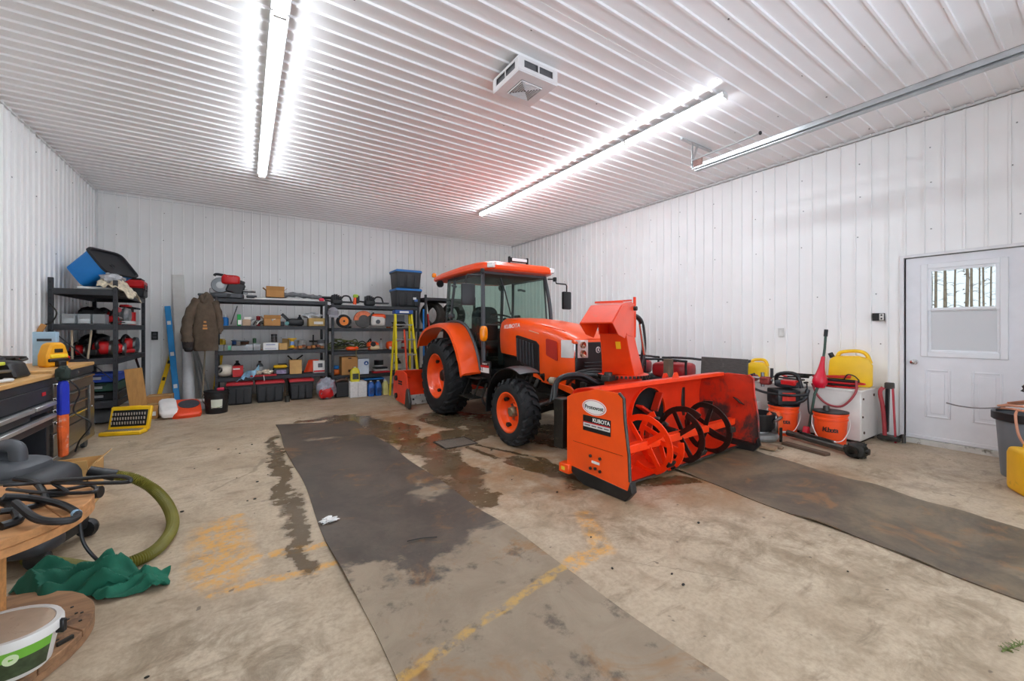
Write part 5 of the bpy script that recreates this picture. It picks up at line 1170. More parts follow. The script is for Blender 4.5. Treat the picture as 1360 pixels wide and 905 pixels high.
for nm, lab_, zz, px, yy, cat, colr, r, h in fill:
    t = thing(nm, lab_, cat, (X_at(px, yy), yy, zz)); m_ = mat('fill_' + colr, colr, .4, var=.08)
    if cat == 'bottle':
        MB().lathe([(0, 0), (r, 0), (r, h * .62), (r * .8, h * .74), (r * .38, h * .86), (r * .38, h * .9), (0, h * .9)], n=18).build('bottle', m_, t); MB().cyl((0, 0, h * .9), (0, 0, h), r * .42, n=12).build('cap', black_plastic, t)
    else:
        MB().lathe([(0, 0), (r, 0), (r, .006), (r * .97, .01), (r * .97, h * .9), (r, h * .92), (r, h * .95), (r * .8, h * .96), (0, h * .96)], n=18).build('can', m_, t); MB().cyl((0, 0, h * .96), (0, 0, h), r * (.45 if r < .05 else .85), n=14).build('lid', zinc, t)
    MB().lathe([(r * 1.005, h * .2), (r * 1.005, h * .55), (r * .95, h * .55), (r * .95, h * .2), (r * 1.005, h * .2)], n=18).build('label', white_box if nm != 'spray_can' else dark_grey, t)
# --- tyres and tools behind the tractor
t = rack('black rack holding spare tyres behind the tractor', 3.26, 4.5, 8.36, 9.10, (1.98, 1.30), 2.04)
for k, x in enumerate((3.60, 4.12)):
    t = thing('spare_tyre', ('spare car tyre standing on edge behind the tractor cab', 'second spare tyre mostly hidden behind the tractor cab')[k], 'tyre', (x, 8.78, 1.303)); R = .307
    MB().lathe([(.19, -.09), (.24, -.115), (.28, -.105), (.30, -.075), (.302, 0), (.30, .075), (.28, .105), (.24, .115), (.19, .09), (.19, -.09)], (0, 0, R), 'X', 36, Matrix.Rotation(.5, 4, 'Z')).build('tyre', mat('old_tyre', '3a3631', .85, var=.2), t)
    for q in (-.045, 0, .045): MB().lathe([(.302, q - .005), (.3055, q - .005), (.3055, q + .016), (.302, q + .016), (.302, q - .005)], (0, 0, R), 'X', 36, Matrix.Rotation(.5, 4, 'Z')).build('tread_rib', MATS['old_tyre'], t)
tag(MB().bar((3.21, 8.30, .01), (3.22, 8.345, 1.72), .035, .02).build('blue_bar', blue_pl, bev=.004), 'long blue bar leaning on the tyre rack', 'bar')
t = thing('bolt_cutter', 'red handled bolt cutter standing on the tyre rack', 'cutter', (3.36, 8.46, 1.303)); MB().cyl((.03, 0, .0), (0, 0, .32), .022, n=10).build('grip', red_plastic, t); MB().cyl((0, 0, .32), (-.03, 0, .55), .015, n=8).build('arm', white_plastic, t)

# ------------------------------------------------------------------ step ladder
lt = at(521, 415, 'Y', 7.75); lr = at(548, 415, 'Y', 7.75)
ladder = thing('step_ladder', 'yellow fibreglass step ladder with a blue top cap', 'ladder', ((lt.x + lr.x) / 2, 7.72, 0)); LH = 1.60; w0, w1 = .155, .225
for s in (-1, 1):
    MB().bar((s * w0, 0, LH), (s * w1, -.34, 0), .03, .075, up=(0, 1, 0)).build('side_rail', yellow_fg, ladder, bev=.004)
    MB().bar((s * w0 * .9, .05, LH), (s * w1 * .92, .17, 0), .028, .05, up=(0, 1, 0)).build('rear_rail', yellow_fg, ladder, bev=.004)
    MB().boxc((s * w1, -.34, .02), (.05, .11, .04)).build('foot', black_plastic, ladder, bev=.006)
for k in range(5):
    f = (k + .8) / 5.6; zz = LH * (1 - f); ww = w0 + (w1 - w0) * f
    MB().box(-ww, ww, -.34 * f - .045, -.34 * f + .035, zz - .012, zz + .012).build('tread', zinc, ladder, bev=.004)
    MB().cyl((-ww * .9, (.05 + .12 * f), zz), (ww * .9, (.05 + .12 * f), zz), .011, n=8).build('rear_brace', zinc, ladder)
MB().box(-w0 - .025, w0 + .025, -.07, .11, LH - .02, LH + .055).build('top_cap', mat('ladder_blue', '1f4f96', .5), ladder, bev=.012)
MB().box(-.09, .09, -.072, -.07, LH, LH + .035).build('cap_label', decal_white, ladder, smooth=False)
# black wheel leaning by the ladder foot
t = thing('trailer_wheel', 'small black wheel standing between the ladder and the plow', 'wheel', (2.86, 7.62, 0)); MB().lathe([(.13, -.06), (.2, -.075), (.26, -.06), (.27, 0), (.26, .06), (.2, .075), (.13, .06), (.13, -.06)], (0, 0, .27), 'Y', 30).build('tyre', rubber, t); MB().lathe([(0, -.03), (.12, -.03), (.13, -.05), (.13, .05), (0, .03)], (0, 0, .27), 'Y', 24).build('rim', dark_grey, t)
# ------------------------------------------------------------------ corner rack: goods
RX0 = -1.62
def Y_at(px, x): return at(px, 440, 'X', x).y
# tipped tub: blue outside, black inside
t = thing('cart_tub', 'blue plastic tub with a black liner tipped on top of the corner rack', 'tub', (-1.63, 7.86, 1.803))
M = Matrix.Translation((-.04, .02, .30)) @ Matrix.Rotation(-.42, 4, 'Z') @ Matrix.Rotation(math.radians(54), 4, 'Y')
def tub_ring(w, d, z): return [M @ (.88 * Vector((math.copysign(abs(math.cos(a)) ** .35, math.cos(a)) * w / 2, math.copysign(abs(math.sin(a)) ** .35, math.sin(a)) * d / 2, z))) for a in [2 * PI * q / 28 for q in range(28)]]
MB().loft([tub_ring(.40, .56, -.21), tub_ring(.46, .66, .18), tub_ring(.47, .67, .20)], caps=False).loft([tub_ring(.38, .54, -.205), tub_ring(.40, .56, -.21)], caps=True).build('shell', mat('tub_blue', '1f86d6', .45, var=.06), t)
MB().loft([tub_ring(.50, .70, .19), tub_ring(.50, .70, .225), tub_ring(.45, .65, .225), tub_ring(.44, .64, .19), tub_ring(.37, .53, -.19), tub_ring(.02, .02, -.19)]).build('liner', mat('liner_black', '25262a', .5), t)
tag(MB().blob((-1.62, 7.84, 2.115), (.24, .24, .16), 2.6, .2, 6).build('tool_bag', black_plastic), 'black tool bag inside the tipped blue tub', 'bag')
t = thing('foil_sack', 'crinkled cream sack slumped over the edge of the corner rack', 'sack', (-1.40, 7.62, 1.815))
MB().sheet(lambda u, v: (-.20 + .34 * u, -.30 + .62 * v + .02 * math.sin(u * 9), .14 * math.sin(PI * min(1, v * 1.1)) * (1 - .4 * u) + .03 - .22 * max(0, u - .55) ** 1.2 * 2.0 + .022 * math.sin(23 * u + 9 * v) * math.sin(19 * v + 5 * u)), 34, 34, .008).build('sack', mat('crinkled_foil', 'cfc3aa', .4, .1, var=.35, scale=26, bump=.9, bscale=28), t, smooth=False)
MB().blob((-.10, -.05, .14), (.24, .32, .16), 2.4, .25, 11).build('clear_liner', mat('grey_film', 'a5a6a8', .3, var=.3, scale=18), t)
tag(MB().cyl((-1.80, 7.45, 1.825), (-1.42, 7.52, 1.83), .018, n=10).build('white_tube', white_plastic), 'short white tube at the front of the rack top', 'tube')
t = thing('red_tool_chest', 'red and black lidded tool box at the wall end of the corner rack', 'tool box', (-1.52, 8.82, 1.803))
MB().box(-.17, .17, -.17, .17, 0, .14).build('base', black_plastic, t, bev=.015); MB().box(-.172, .172, -.172, .172, .14, .27).build('lid', red_plastic, t, bev=.03); MB().box(-.14, .14, -.14, .14, .27, .30).build('top_tray', black_plastic, t, bev=.01)
for y in (-.08, .08): MB().box(.170, .18, y - .03, y + .03, .10, .20).build('latch', black_plastic, t, bev=.004)
def red_tool(name, label, cat, loc, rz, kind, sc=1.0):
    t = thing(name, label, cat, loc, rz); t.scale = (sc, sc, sc)
    if kind == 'saw':
        MB().blob((0, 0, .13), (.34, .20, .20), 3.2).build('body', red_plastic, t); MB().lathe([(0, -.02), (.12, -.02), (.125, .02), (0, .02)], (.02, -.10, .12), 'Y', 24).build('blade_guard', steel, t)
        MB().tube(cr([(-.18, 0, .12), (-.20, 0, .22), (-.06, 0, .27), (.10, 0, .22)], 4), .024, 8).build('handle', black_plastic, t); MB().boxc((-.16, .04, .07), (.12, .10, .09)).build('battery', black_plastic, t, bev=.012)
    elif kind == 'grinder':
        MB().cyl((-.16, 0, .06), (.10, 0, .07), .036, .042, 14).build('body', red_plastic, t); MB().cyl((.10, 0, .07), (.18, 0, .07), .045, .03, 14).build('gear_head', steel, t)
        MB().lathe([(0, 0), (.065, 0), (.065, .012), (0, .012)], (.15, 0, .02), 'Z', 20).build('disc', dark_metal, t); MB().boxc((-.19, 0, .06), (.09, .08, .08)).build('battery', black_plastic, t, bev=.01)
    else:
        MB().cyl((-.10, 0, .21), (.09, 0, .21), .04, .036, 14).build('motor', red_plastic, t); MB().cyl((.09, 0, .21), (.15, 0, .21), .022, .012, 12).build('chuck', black_plastic, t)
        MB().bar((-.03, 0, .20), (-.05, 0, .06), .04, .05).build('grip', black_plastic, t, bev=.008); MB().boxc((-.05, 0, .03), (.13, .075, .06)).build('battery', red_plastic, t, bev=.01)
    return t
z2 = 1.353
for k in range(3):
    t = thing('clear_bin', ('clear small-parts bin nearest the wall post on the corner rack', 'clear small-parts bin in the middle of three', 'clear small-parts bin beside the red tools')[k], 'bin', (-1.87 + .14 * k, 7.48, z2), 0, 'clear bins on the corner rack')
    MB().box(-.06, .06, -.09, .09, 0, .13).build('bin', cl, t, bev=.006); MB().boxc((0, 0, .04), (.10, .15, .06)).build('contents', white_box if k < 2 else dark_grey, t, bev=.01)
red_tool('angle_grinder', 'red angle grinder lying next to the clear bins', 'grinder', (-1.56, 7.74, z2), 1.2, 'grinder', 1.1)
red_tool('cordless_drill', 'red cordless drill upright behind the rack corner post', 'drill', (-1.55, 8.06, z2), 1.9, 'drill')
tag(MB().blob((-1.80, 8.05, z2 + .135), (.28, .38, .20), 2.6, .22, 21).build('tool_heap', black_plastic), 'dark heap of tool bags at the back of the middle shelf', 'bag')
t = thing('shop_fan', 'round grey caged lamp on the corner rack', 'lamp', (-1.50, 8.32, z2)); MB().lathe([(0, -.05), (.10, -.045), (.125, 0), (.10, .05), (0, .05)], (0, 0, .14), 'X', 24).build('cage', mat('cage_grey', '8b8d8e', .5, .3, var=.3, scale=30), t); MB().boxc((.02, 0, .03), (.16, .22, .05)).build('stand', white_plastic, t, bev=.01); MB().boxc((0, .02, .285), (.10, .26, .03)).build('top_handle', red_plastic, t, bev=.01)
t = thing('red_canister', 'upright red canister on the corner rack beside the caged lamp', 'canister', (-1.49, 8.62, z2)); MB().cyl((0, 0, 0), (0, 0, .20), .055, n=18).build('body', red_plastic, t); MB().cyl((0, 0, .2), (0, 0, .25), .03, n=12).build('neck', black_plastic, t)
tag(MB().boxc((-1.52, 8.72, z2 + .275), (.20, .34, .03), (0, .15, 0)).build('tool_rail', black_plastic, bev=.008), 'black tool rail resting across the canister', 'rail')
red_tool('band_saw', 'red saw under the tool rail on the middle shelf', 'saw', (-1.76, 8.55, 1.353), 1.3, 'saw', .9)
z3 = .903
red_tool('planer', 'red planer at the back of the lower shelf near the sticks', 'planer', (-1.86, 7.74, .915), 1.5, 'saw', .7)
red_tool('circular_saw', 'red circular saw at the near end of the lower shelf', 'saw', (-1.60, 7.66, z3 + .012), 1.4, 'saw', .9)
red_tool('jig_saw', 'red jigsaw body beside the rack corner post', 'saw', (-1.54, 8.04, z3 + .01), 1.6, 'saw', .72)
red_tool('recip_saw', 'long red saw with a black handle at the wall end of the shelf', 'saw', (-1.54, 8.62, z3 + .015), 1.5, 'saw', 1.0)
red_tool('impact_driver', 'red impact driver lying in front of the long red saw', 'drill', (-1.46, 8.28, z3), 1.2, 'grinder', .8)
tag(MB().blob((-1.80, 8.2, z3 + .175), (.26, .7, .28), 3, .1, 5).build('duffel_bag', black_plastic), 'black duffel bag at the back of the lower shelf', 'bag')
zb = .333
for k, (c, nm) in enumerate(((mat('deep_blue', '1c3f9c', .5), 'blue'), (mat('deep_green', '1d4438', .5), 'dark green'), (black_plastic, 'black'))):
    t = thing('organizer_case', '%s organizer case in the stack on the bottom shelf of the corner rack' % nm, 'tool case', (-1.62, 7.62 + .05 * k, zb + .25 - .125 * k), 0)
    MB().box(-.2, .2, -.22, .22, 0, .115).build('case', c, t, bev=.012); MB().box(-.05, .05, -.232, -.218, .04, .075).build('latch', zinc, t, bev=.003)
    MB().tube([(-.08, -.225, .09), (-.08, -.25, .09), (.08, -.25, .09), (.08, -.225, .09)], .007, 6).build('handle', black_plastic, t)
tag(MB().blob((-1.60, 8.5, zb + .125), (.22, .5, .20), 3, .15, 15).build('cable_bag', dark_grey), 'dark cable bag on the bottom shelf of the corner rack', 'bag')
t = thing('bar_clamp', 'red bar clamp lying across the bottom shelf goods', 'clamp', (-1.5, 8.45, zb + .235)); MB().bar((0, -.3, .02), (.06, .5, .02), .03, .012).build('bar', red_plastic, t); MB().boxc((0, -.28, .03), (.05, .05, .07)).build('jaw', dark_metal, t, bev=.006); MB().boxc((.06, .45, .03), (.05, .05, .07)).build('jaw', dark_metal, t, bev=.006)
tag(MB().blob((-1.70, 7.8, .11), (.5, .5, .2), 4, .06, 8).build('grey_mat_roll', mat('slate', '5c6166', .7)), 'grey folded tarp on the floor under the corner rack', 'tarp')
# bent trowel hung on the wall post, two wooden sticks
t = thing('wooden_scraper', 'wire hook holding a small wooden block on the corner rack post', 'scraper', (-2.03, 7.26, 1.35)); MB().tube(cr([(.02, .05, .25), (.10, -.02, .14), (.06, -.03, .02), (-.02, -.03, -.02)], 5), .008, 6).build('wire', dark_metal, t); MB().boxc((-.03, -.03, -.07), (.05, .03, .14), (0, .4, 0)).build('block', cardboard, t, bev=.004)
for k, (a, b_) in enumerate((((-1.84, 7.42, .903), (-1.84, 7.40, 1.27)), ((-1.70, 7.42, .903), (-1.66, 7.40, 1.27)))):
    tag(MB().cyl(a, b_, .011, n=8).build('wooden_stick', mat('pale_stick', 'b9a88e', .8)), ('thin pale stick standing upright against the corner rack', 'thin pale stick leaning beside the corner rack post')[k], 'stick', 'sticks on the corner rack')

# ------------------------------------------------------------------ tool cabinets along the left wall
XF = -1.40; top_wood = mat('butcher_block', 'd0a264', .5, var=.15, scale=3, stretch=(14, 1, 14), bump=.05)
inox = mat('brushed_stainless', '8e8c87', .33, .9, var=.12, scale=4, stretch=(1, 1, 30))
cab = thing('stainless_tool_cabinet', 'stainless steel tool cabinet with a wooden top on casters', 'tool cabinet', (-1.73, 5.72, 0))
MB().box(-2.06, XF - .02, 5.14, 6.31, .12, .87).build('carcass', black_steel, cab, bev=.004, world=True)
MB().box(-2.06, XF + .005, 5.13, 6.32, .89, .925).build('worktop', top_wood, cab, bev=.006, world=True)
MB().box(-2.06, XF, 5.135, 6.315, .82, .89).build('top_rail', dark_grey, cab, bev=.004, world=True)
zz = .80
for k, h in enumerate((.125, .105, .105, .105)):
    y1 = 6.27 if k == 0 else 6.02
    d = MB().box(XF - .03, XF + .004, 5.17, y1, zz - h + .008, zz).build('drawer', inox, cab, bev=.003, world=True)
    hd = MB().box(XF + .002, XF + .022, 5.18, y1 - .01, zz - .022, zz - .002).build('handle', chrome, d, bev=.004); hd.location = (1.73, -5.72, 0)
    zz -= h
MB().box(XF - .03, XF + .004, 5.17, 6.02, .16, zz - .004).build('lower_door', inox, cab, bev=.003, world=True)
MB().box(XF - .03, XF - .01, 6.03, 6.16, .17, .66).build('open_bay', black_plastic, cab, smooth=False, world=True)
sd = MB().box(XF - .03, XF + .006, 6.17, 6.31, .15, .70).build('side_door', inox, cab, bev=.004, world=True)
MB().cyl((XF + .006, 6.20, .45), (XF + .018, 6.20, .45), .012, n=10).build('door_lock', chrome, sd).location = (1.73, -5.72, 0)
MB().box(XF - .02, XF + .008, 5.14, 6.32, .11, .155).build('plinth', inox, cab, bev=.004, world=True)
MB().cyl((XF + .0, 5.80, .853), (XF + .008, 5.80, .853), .012, n=10).build('lock', chrome, cab, world=True)
def caster(parent, x, y, r=.055):
    c = MB().lathe([(0, -.018), (r, -.018), (r, .018), (0, .018)], (x, y, r), 'X', 18).build('caster', grey_plastic, parent, world=True)
    return c
for x in (-1.46, -2.0):
    for y in (5.2, 6.24): caster(cab, x, y)
bc = thing('black_tool_cabinet', 'black tool cabinet with aluminium drawer pulls and a wooden top', 'tool cabinet', (-1.73, 4.45, 0))
MB().box(-2.06, XF + .02, 3.8, 5.09, .80, .865).build('upper_box', black_steel, bc, bev=.006, world=True)
MB().box(-2.06, XF + .03, 3.79, 5.10, .865, .90).build('worktop', top_wood, bc, bev=.006, world=True)
MB().box(-2.06, XF + .02, 3.8, 5.09, .68, .80).build('top_rail', black_steel, bc, bev=.006, world=True)
for k, (y0, y1, z0, z1) in enumerate(((3.82, 4.62, .58, .675), (4.64, 5.05, .60, .675), (3.82, 5.05, .47, .57))):
    d = MB().box(XF - .04, XF + .03, y0, y1, z0, z1).build('drawer', dark_grey, bc, bev=.004, world=True)
    MB().box(XF + .025, XF + .06, y0 + .01, y1 - .01, z1 - .035, z1 - .003).build('drawer_pull', mat('brushed_aluminium', 'c4c4c2', .35, .7, var=.05), d, bev=.005).location = (1.73, -4.45, 0)
MB().box(-2.06, -2.0, 3.8, 5.09, .10, .68).build('back_panel', black_plastic, bc, smooth=False, world=True)
MB().box(-2.06, XF, 5.03, 5.09, .10, .68).build('end_panel', black_steel, bc, bev=.004, world=True)
MB().box(-2.06, XF, 3.8, 3.86, .10, .68).build('end_panel', black_steel, bc, bev=.004, world=True)
MB().box(-2.06, XF, 3.8, 5.09, .10, .14).build('bottom_shelf', black_steel, bc, bev=.004, world=True)
bdg = MB().box(XF + .021, XF + .026, 4.86, 4.93, .735, .765).build('badge', decal_red, bc, bev=.002, world=True)
for z in (.72, .775): MB().cyl((XF + .02, 5.03, z), (XF + .026, 5.03, z), .008, n=8).build('rivet', chrome, bc, world=True)
for x in (-1.5, -2.0):
    for y in (3.9, 5.0): caster(bc, x, y, .05)
tag(MB().cyl((-1.60, 4.82, .16), (-1.60, 4.83, .60), .022, n=10).build('blue_tube', mat('royal_blue', '2438c0', .4)), 'royal blue tube standing in the open bay of the black cabinet', 'tube')
# printed bag hung on the cabinet corner with a black cord
t = thing('printed_bag', 'blue and flame printed bag hung on the black cabinet corner', 'bag', (-1.31, 5.06, .18)); 
MB().prism([(-.03, 0), (.035, 0), (.04, .25), (.03, .62), (-.03, .62), (-.04, .25)], -.02, .02, 'Y', Matrix.Rotation(.9, 4, 'Z')).build('lower_print', mat('flame_print', 'd8602a', .4, var=.25, scale=10, dirt='e2d6c6', dirt_amt=.5, dscale=7), t, bev=.012)
MB().prism([(-.038, .36), (.04, .36), (.036, .62), (.02, .66), (-.02, .66), (-.034, .62)], -.024, .024, 'Y', Matrix.Rotation(.9, 4, 'Z')).build('upper_print', mat('royal_blue2', '2436b4', .4), t, bev=.01)
MB().blob((0, .0, .72), (.09, .09, .12), 3, .15, 3).build('knot', mat('dark_green_cord', '21302a', .7), t)
MB().tube(cr([(.03, .03, .66), (.09, .04, .55), (.05, .05, .38), (.16, .05, .26), (.09, .05, .12), (.06, .05, .02)], 6), .006, 6).build('cord', black_plastic, t)
# things on the stainless cabinet
zt = .928
def onX(px, x): return at(px, 440, 'X', x).y
t = thing('battery_charger', 'yellow jobsite battery charger on the stainless cabinet', 'charger', (-1.52, 5.62, zt)); t.scale = (.74, .74, .92)
MB().prism([(-.13, 0), (.13, 0), (.13, .12), (.09, .22), (.05, .25), (-.05, .25), (-.09, .22), (-.13, .12)], -.07, .07, 'Y', Matrix.Rotation(1.0, 4, 'Z')).build('body', mat('charger_yellow', 'f0a81a', .45), t, bev=.02)
Mz = Matrix.Rotation(1.0, 4, 'Z')
MB().box(-.10, .10, -.085, -.06, .09, .13, Mz).build('slot_cover', mat('bright_yellow', 'f5cf2a', .4), t, bev=.008); MB().box(-.12, .12, -.09, -.06, .05, .085, Mz).build('vent', black_plastic, t, bev=.008); MB().box(-.045, .045, -.13, -.06, .0, .06, Mz).build('battery', black_plastic, t, bev=.01)
MB().box(-.05, .05, -.0735, -.068, .145, .185, Mz).build('charger_mark', decal_black, t, bev=.004)
t = carton('pale blue carton standing behind the yellow charger', -1.72, -1.56, 5.84, 5.92, zt, .33, mat('pale_blue_card', '9fbdd0', .7), tape=False); panel_on(t, .10, .025, -.0, .25, -.041, dark_grey, 'hand_hole')
t = thing('red_sander', 'long red tool lying on the stainless cabinet', 'sander', (-1.62, 6.06, zt)); MB().blob((0, 0, .045), (.14, .46, .09), 3.2).build('body', mat('bright_red', 'dd1f1c', .4), t); MB().box(-.03, .05, -.30, .10, 0, .02).build('base', yellow_pl, t, bev=.005)
t = thing('toolbox_parts_heap', 'dark heap of clamps and wires on the stainless cabinet', 'clamps', (-1.78, 5.34, zt)); rr = random.Random(41)
for k in range(9): MB().tube(cr([(rr.uniform(-.15, .15), rr.uniform(-.12, .12), rr.uniform(.01, .12)) for q in range(4)], 4), rr.uniform(.008, .018), 7).build('clamp', (dark_metal, red_plastic, worn_steel)[k % 3], t)
# things on the black cabinet
zt2 = .903
t = thing('jobsite_radio', 'black jobsite radio with a carry handle on the black cabinet', 'radio', (-1.66, 4.28, zt2))
MB().prism([(-.16, 0), (.16, 0), (.15, .26), (.10, .31), (-.12, .31), (-.16, .27)], -.22, .22, 'Y').build('body', black_plastic, t, bev=.025, seg=2)
for k in range(3): MB().box(.14, .165, -.18 + .14 * k, -.10 + .14 * k, .04, .25).build('front_rib', dark_grey, t, bev=.012)
MB().tube(cr([(0, -.20, .29), (.0, -.18, .35), (0, .18, .35), (0, .20, .29)], 5), .018, 8).build('handle', black_plastic, t)
t = thing('pill_tub', 'small white tub with an orange band on the black cabinet', 'tub', (-1.42, 3.98, zt2)); MB().cyl((0, 0, 0), (0, 0, .17), .05, n=20).build('tub', white_plastic, t); MB().lathe([(.051, .07), (.0512, .14), (.049, .14), (.049, .07), (.051, .07)], n=20).build('band', mat('orange_band', 'e2622a', .5), t); MB().cyl((0, 0, .17), (0, 0, .20), .045, n=20).build('lid', white_plastic, t)
t = thing('charger_dock', 'black charging dock with a yellow tab on the black cabinet', 'charger', (-1.55, 4.80, zt2)); MB().prism([(-.10, 0), (.10, 0), (.06, .12), (-.08, .14)], -.13, .13, 'Y').build('dock', black_plastic, t, bev=.015); MB().boxc((-.02, -.18, .12), (.12, .10, .025)).build('yellow_tab', mat('lime_tab', 'd6e04a', .5), t, bev=.005); MB().cyl((.06, -.1, .06), (.06, -.32, .07), .012, n=8).build('arm', steel, t)
t = thing('paint_brush', 'old paint brush sticking up behind the radio', 'brush', (-1.80, 4.72, zt2)); MB().bar((0, 0, .0), (.03, .02, .27), .03, .012).build('handle', worn_steel, t); MB().boxc((.04, .03, .32), (.13, .03, .12), (0, -.5, 0)).build('bristles', mat('bristle', '8a8378', .9), t, bev=.008)
tag(MB().tube(cr([(-1.42, 4.1, zt2 + .012), (-1.45, 4.3, zt2 + .012), (-1.40, 4.42, zt2 + .014), (-1.46, 4.5, zt2 + .012)], 5), .012, 8).build('white_cable', white_plastic), 'short white cable lying on the black cabinet', 'cable')
for k in range(4): tag(MB().blob((-1.85 + .05 * k, 4.92 + .08 * (k % 2), zt2 + .06 + .02 * k), (.14, .13, .10), 3, .2, k).build('tool_lump', (red_plastic, worn_steel, dark_metal, dark_grey)[k]), ('red small tool in the heap between the two cabinets', 'steel small tool in the heap between the two cabinets', 'greasy small tool in the heap between the two cabinets', 'dark grey small tool in the heap between the two cabinets')[k], 'tool', 'small tool heap')

# ------------------------------------------------------------------ left floor: socket set, plank, sack, levels
p0 = at(131, 580, 'Z', 0); 
t = thing('socket_set', 'open yellow socket set case standing on the floor', 'tool case', (-1.22, 6.82, 0), -.30)
MB().box(-.20, .22, -.16, .0, .0, .05).build('tray', yellow_pl, t, bev=.012)
Ml = Matrix.Translation((0, 0, .03)) @ Matrix.Rotation(-.28, 4, 'X')
MB().box(-.20, .22, -.0, .05, .0, .30, Ml).build('lid', yellow_pl, t, bev=.012)
MB().box(-.17, .19, -.004, .0, .05, .25, Ml).build('insert', black_plastic, t, bev=.003)
b = MB()
for r_ in range(3):
    for k in range(13):
        p = Ml @ Vector((-.155 + .027 * k, -.014, .075 + .055 * r_)); b.cyl(p, p + Vector((0, .0, .035)), .009, n=8)
o = b.build('sockets', chrome, t); o['kind'] = 'stuff'
MB().box(-.06, .08, .05, .075, .24, .31, Ml).build('handle', yellow_pl, t, bev=.008)
b = MB()
for k in range(14): b.cyl((-.17 + .027 * k, -.13, .045), (-.17 + .027 * k, -.04, .052), .010, n=8)
o = b.build('tray_sockets', steel, t); o['kind'] = 'stuff'
tag(MB().boxc((-1.17, 7.12, .385), (.175, .03, .78), (-.16, -.12, .12)).build('wood_board', mat('brown_board', 'a5783f', .75, var=.15, scale=3, stretch=(10, 10, 1)), bev=.003), 'wide brown board leaning against the corner rack', 'board')
t = carton('brown carton with a white label beside the leaning board', -1.34, -1.04, 7.66, 8.02, 0, .19, cardboard, flaps=False); panel_on(t, .10, .06, .08, .08, -.2, white_box)
t = carton('flattened brown carton on the shelf edge behind the sack', -1.25, -.95, 8.05, 8.45, 0, .26, cardboard)
t = thing('grain_sack', 'orange and white paper sack with a dark round print on the floor', 'sack', (-.73, 7.72, 0), .18)
Ms = Matrix.Translation((0, -.05, .10)) @ Matrix.Rotation(.42, 4, 'X')
MB().blob((0, 0, 0), (.36, .44, .12), 4, .05, 4, M=Ms).build('sack', mat('sack_orange', 'e2461a', .5, var=.06), t)
MB().blob((-.20, .05, .02), (.22, .44, .10), 4, .05, 6, M=Ms).build('white_end', mat('sack_white', 'e4e1dc', .6), t)
MB().lathe([(0, .060), (.11, .060), (.11, .066), (0, .066)], (.03, .04, 0), 'Z', 24, Ms, sx=1.15).build('round_print', mat('print_charcoal', '3a3d44', .5, var=.3, scale=40), t, smooth=False)
def level(label, a, b_, w, d, m, col):
    t = thing('spirit_level', label, 'level', a); a = Vector(a); b_ = Vector(b_)
    MB().bar(a, b_, w, d, up=(0, 1, 0)).build('beam', m, t, bev=.004, world=True)
    for f in (.18, .5, .82):
        c = a.lerp(b_, f); dd = (b_ - a).normalized() * .035
        MB().bar(c - dd, c + dd, w * .6, d + .006, up=(0, 1, 0)).build('vial_window', col, t, world=True)
    return t
bx = at(220, 550, 'Y', 8.9)
level('tall blue box level leaning on the back wall', (-.95, 8.85, .0), (-1.16, 9.50, 1.70), .085, .03, mat('level_blue', '2f95d8', .35, .1, var=.05), decal_white)
level('yellow level standing behind the cardboard sack area', (-1.22, 8.75, .0), (-1.10, 9.45, .85), .06, .03, yellow_pl, decal_black)
level('yellow level leaning on the wall behind the black bucket', (-.46, 9.15, .0), (-.36, 9.50, 1.10), .09, .03, yellow_pl, decal_black)
tag(MB().bar((-.88, 9.10, 0), (-1.02, 9.535, 2.28), .17, .03, up=(0, 1, 0)).build('white_board', white_plastic, bev=.004), 'tall white plastic board leaning on the back wall', 'board')
tag(MB().tube([(-.79, 8.80, 0), (-.83, 8.98, .75), (-.90, 9.22, 1.30)], [.09, .075, .04], 12).build('plastic_sleeve', mat('white_film', 'd5d7d8', .35, var=.1)), 'white rolled plastic sleeve beside the tall white board', 'roll')
t = thing('tripod', 'silver and black laser tripod leaning on the back wall', 'tripod', (-.58, 8.98, 0))
for k in range(3): MB().cyl((-.12 + .07 * k + .08, -.10 + .05 * k, 0), (-.22 + .02 * k, .42, .98), .016, n=8).build('leg', zinc, t)
MB().blob((-.21, .42, 1.0), (.10, .08, .10), 3).build('head', black_plastic, t); MB().blob((.02, -.08, .05), (.14, .10, .10), 3).build('clamp', black_plastic, t)
t = thing('string_trimmer', 'string trimmer with a black loop handle leaning by the jacket', 'trimmer', (-.60, 8.62, 0)); MB().cyl((0, 0, .05), (.03, .25, 1.10), .013, n=8).build('shaft', mat('beige_shaft', 'a79a84', .5), t); MB().tube([(.03 + .07 * math.cos(a), .24, 1.06 + .09 * math.sin(a)) for a in [2 * PI * k / 14 for k in range(14)]], .018, 8, closed=True).build('loop_handle', black_plastic, t); MB().blob((0, 0, .05), (.26, .2, .10), 3).build('head', black_plastic, t)
t = thing('black_bucket', 'black plastic bucket with a white and green label', 'bucket', (-.36, 7.72, 0))
MB().lathe([(0, 0), (.135, 0), (.14, .01), (.155, .28), (.165, .285), (.165, .30), (.157, .30), (.157, .325), (.168, .33), (.168, .345), (.155, .345), (.135, .02), (0, .02)], n=32).build('pail', black_plastic, t)
a0 = -1.55 - .35
lb_ = MB().sheet(lambda u, v: (.1455 * (1 + .06 * v) * math.cos(-2.0 + .95 * u), .1455 * (1 + .06 * v) * math.sin(-2.0 + .95 * u), .09 + .13 * v), 10, 2, .002).build('label', mat('label_green_white', 'd6dbc9', .5, var=.05, dirt='8fae3a', dirt_amt=.4, dscale=14), t)
MB().tube(cr([(-.165, 0, .29), (-.17, -.06, .20), (-.06, -.175, .11), (.06, -.175, .11), (.17, -.06, .2), (.165, 0, .29)], 5), .004, 6).build('bail', dark_metal, t)
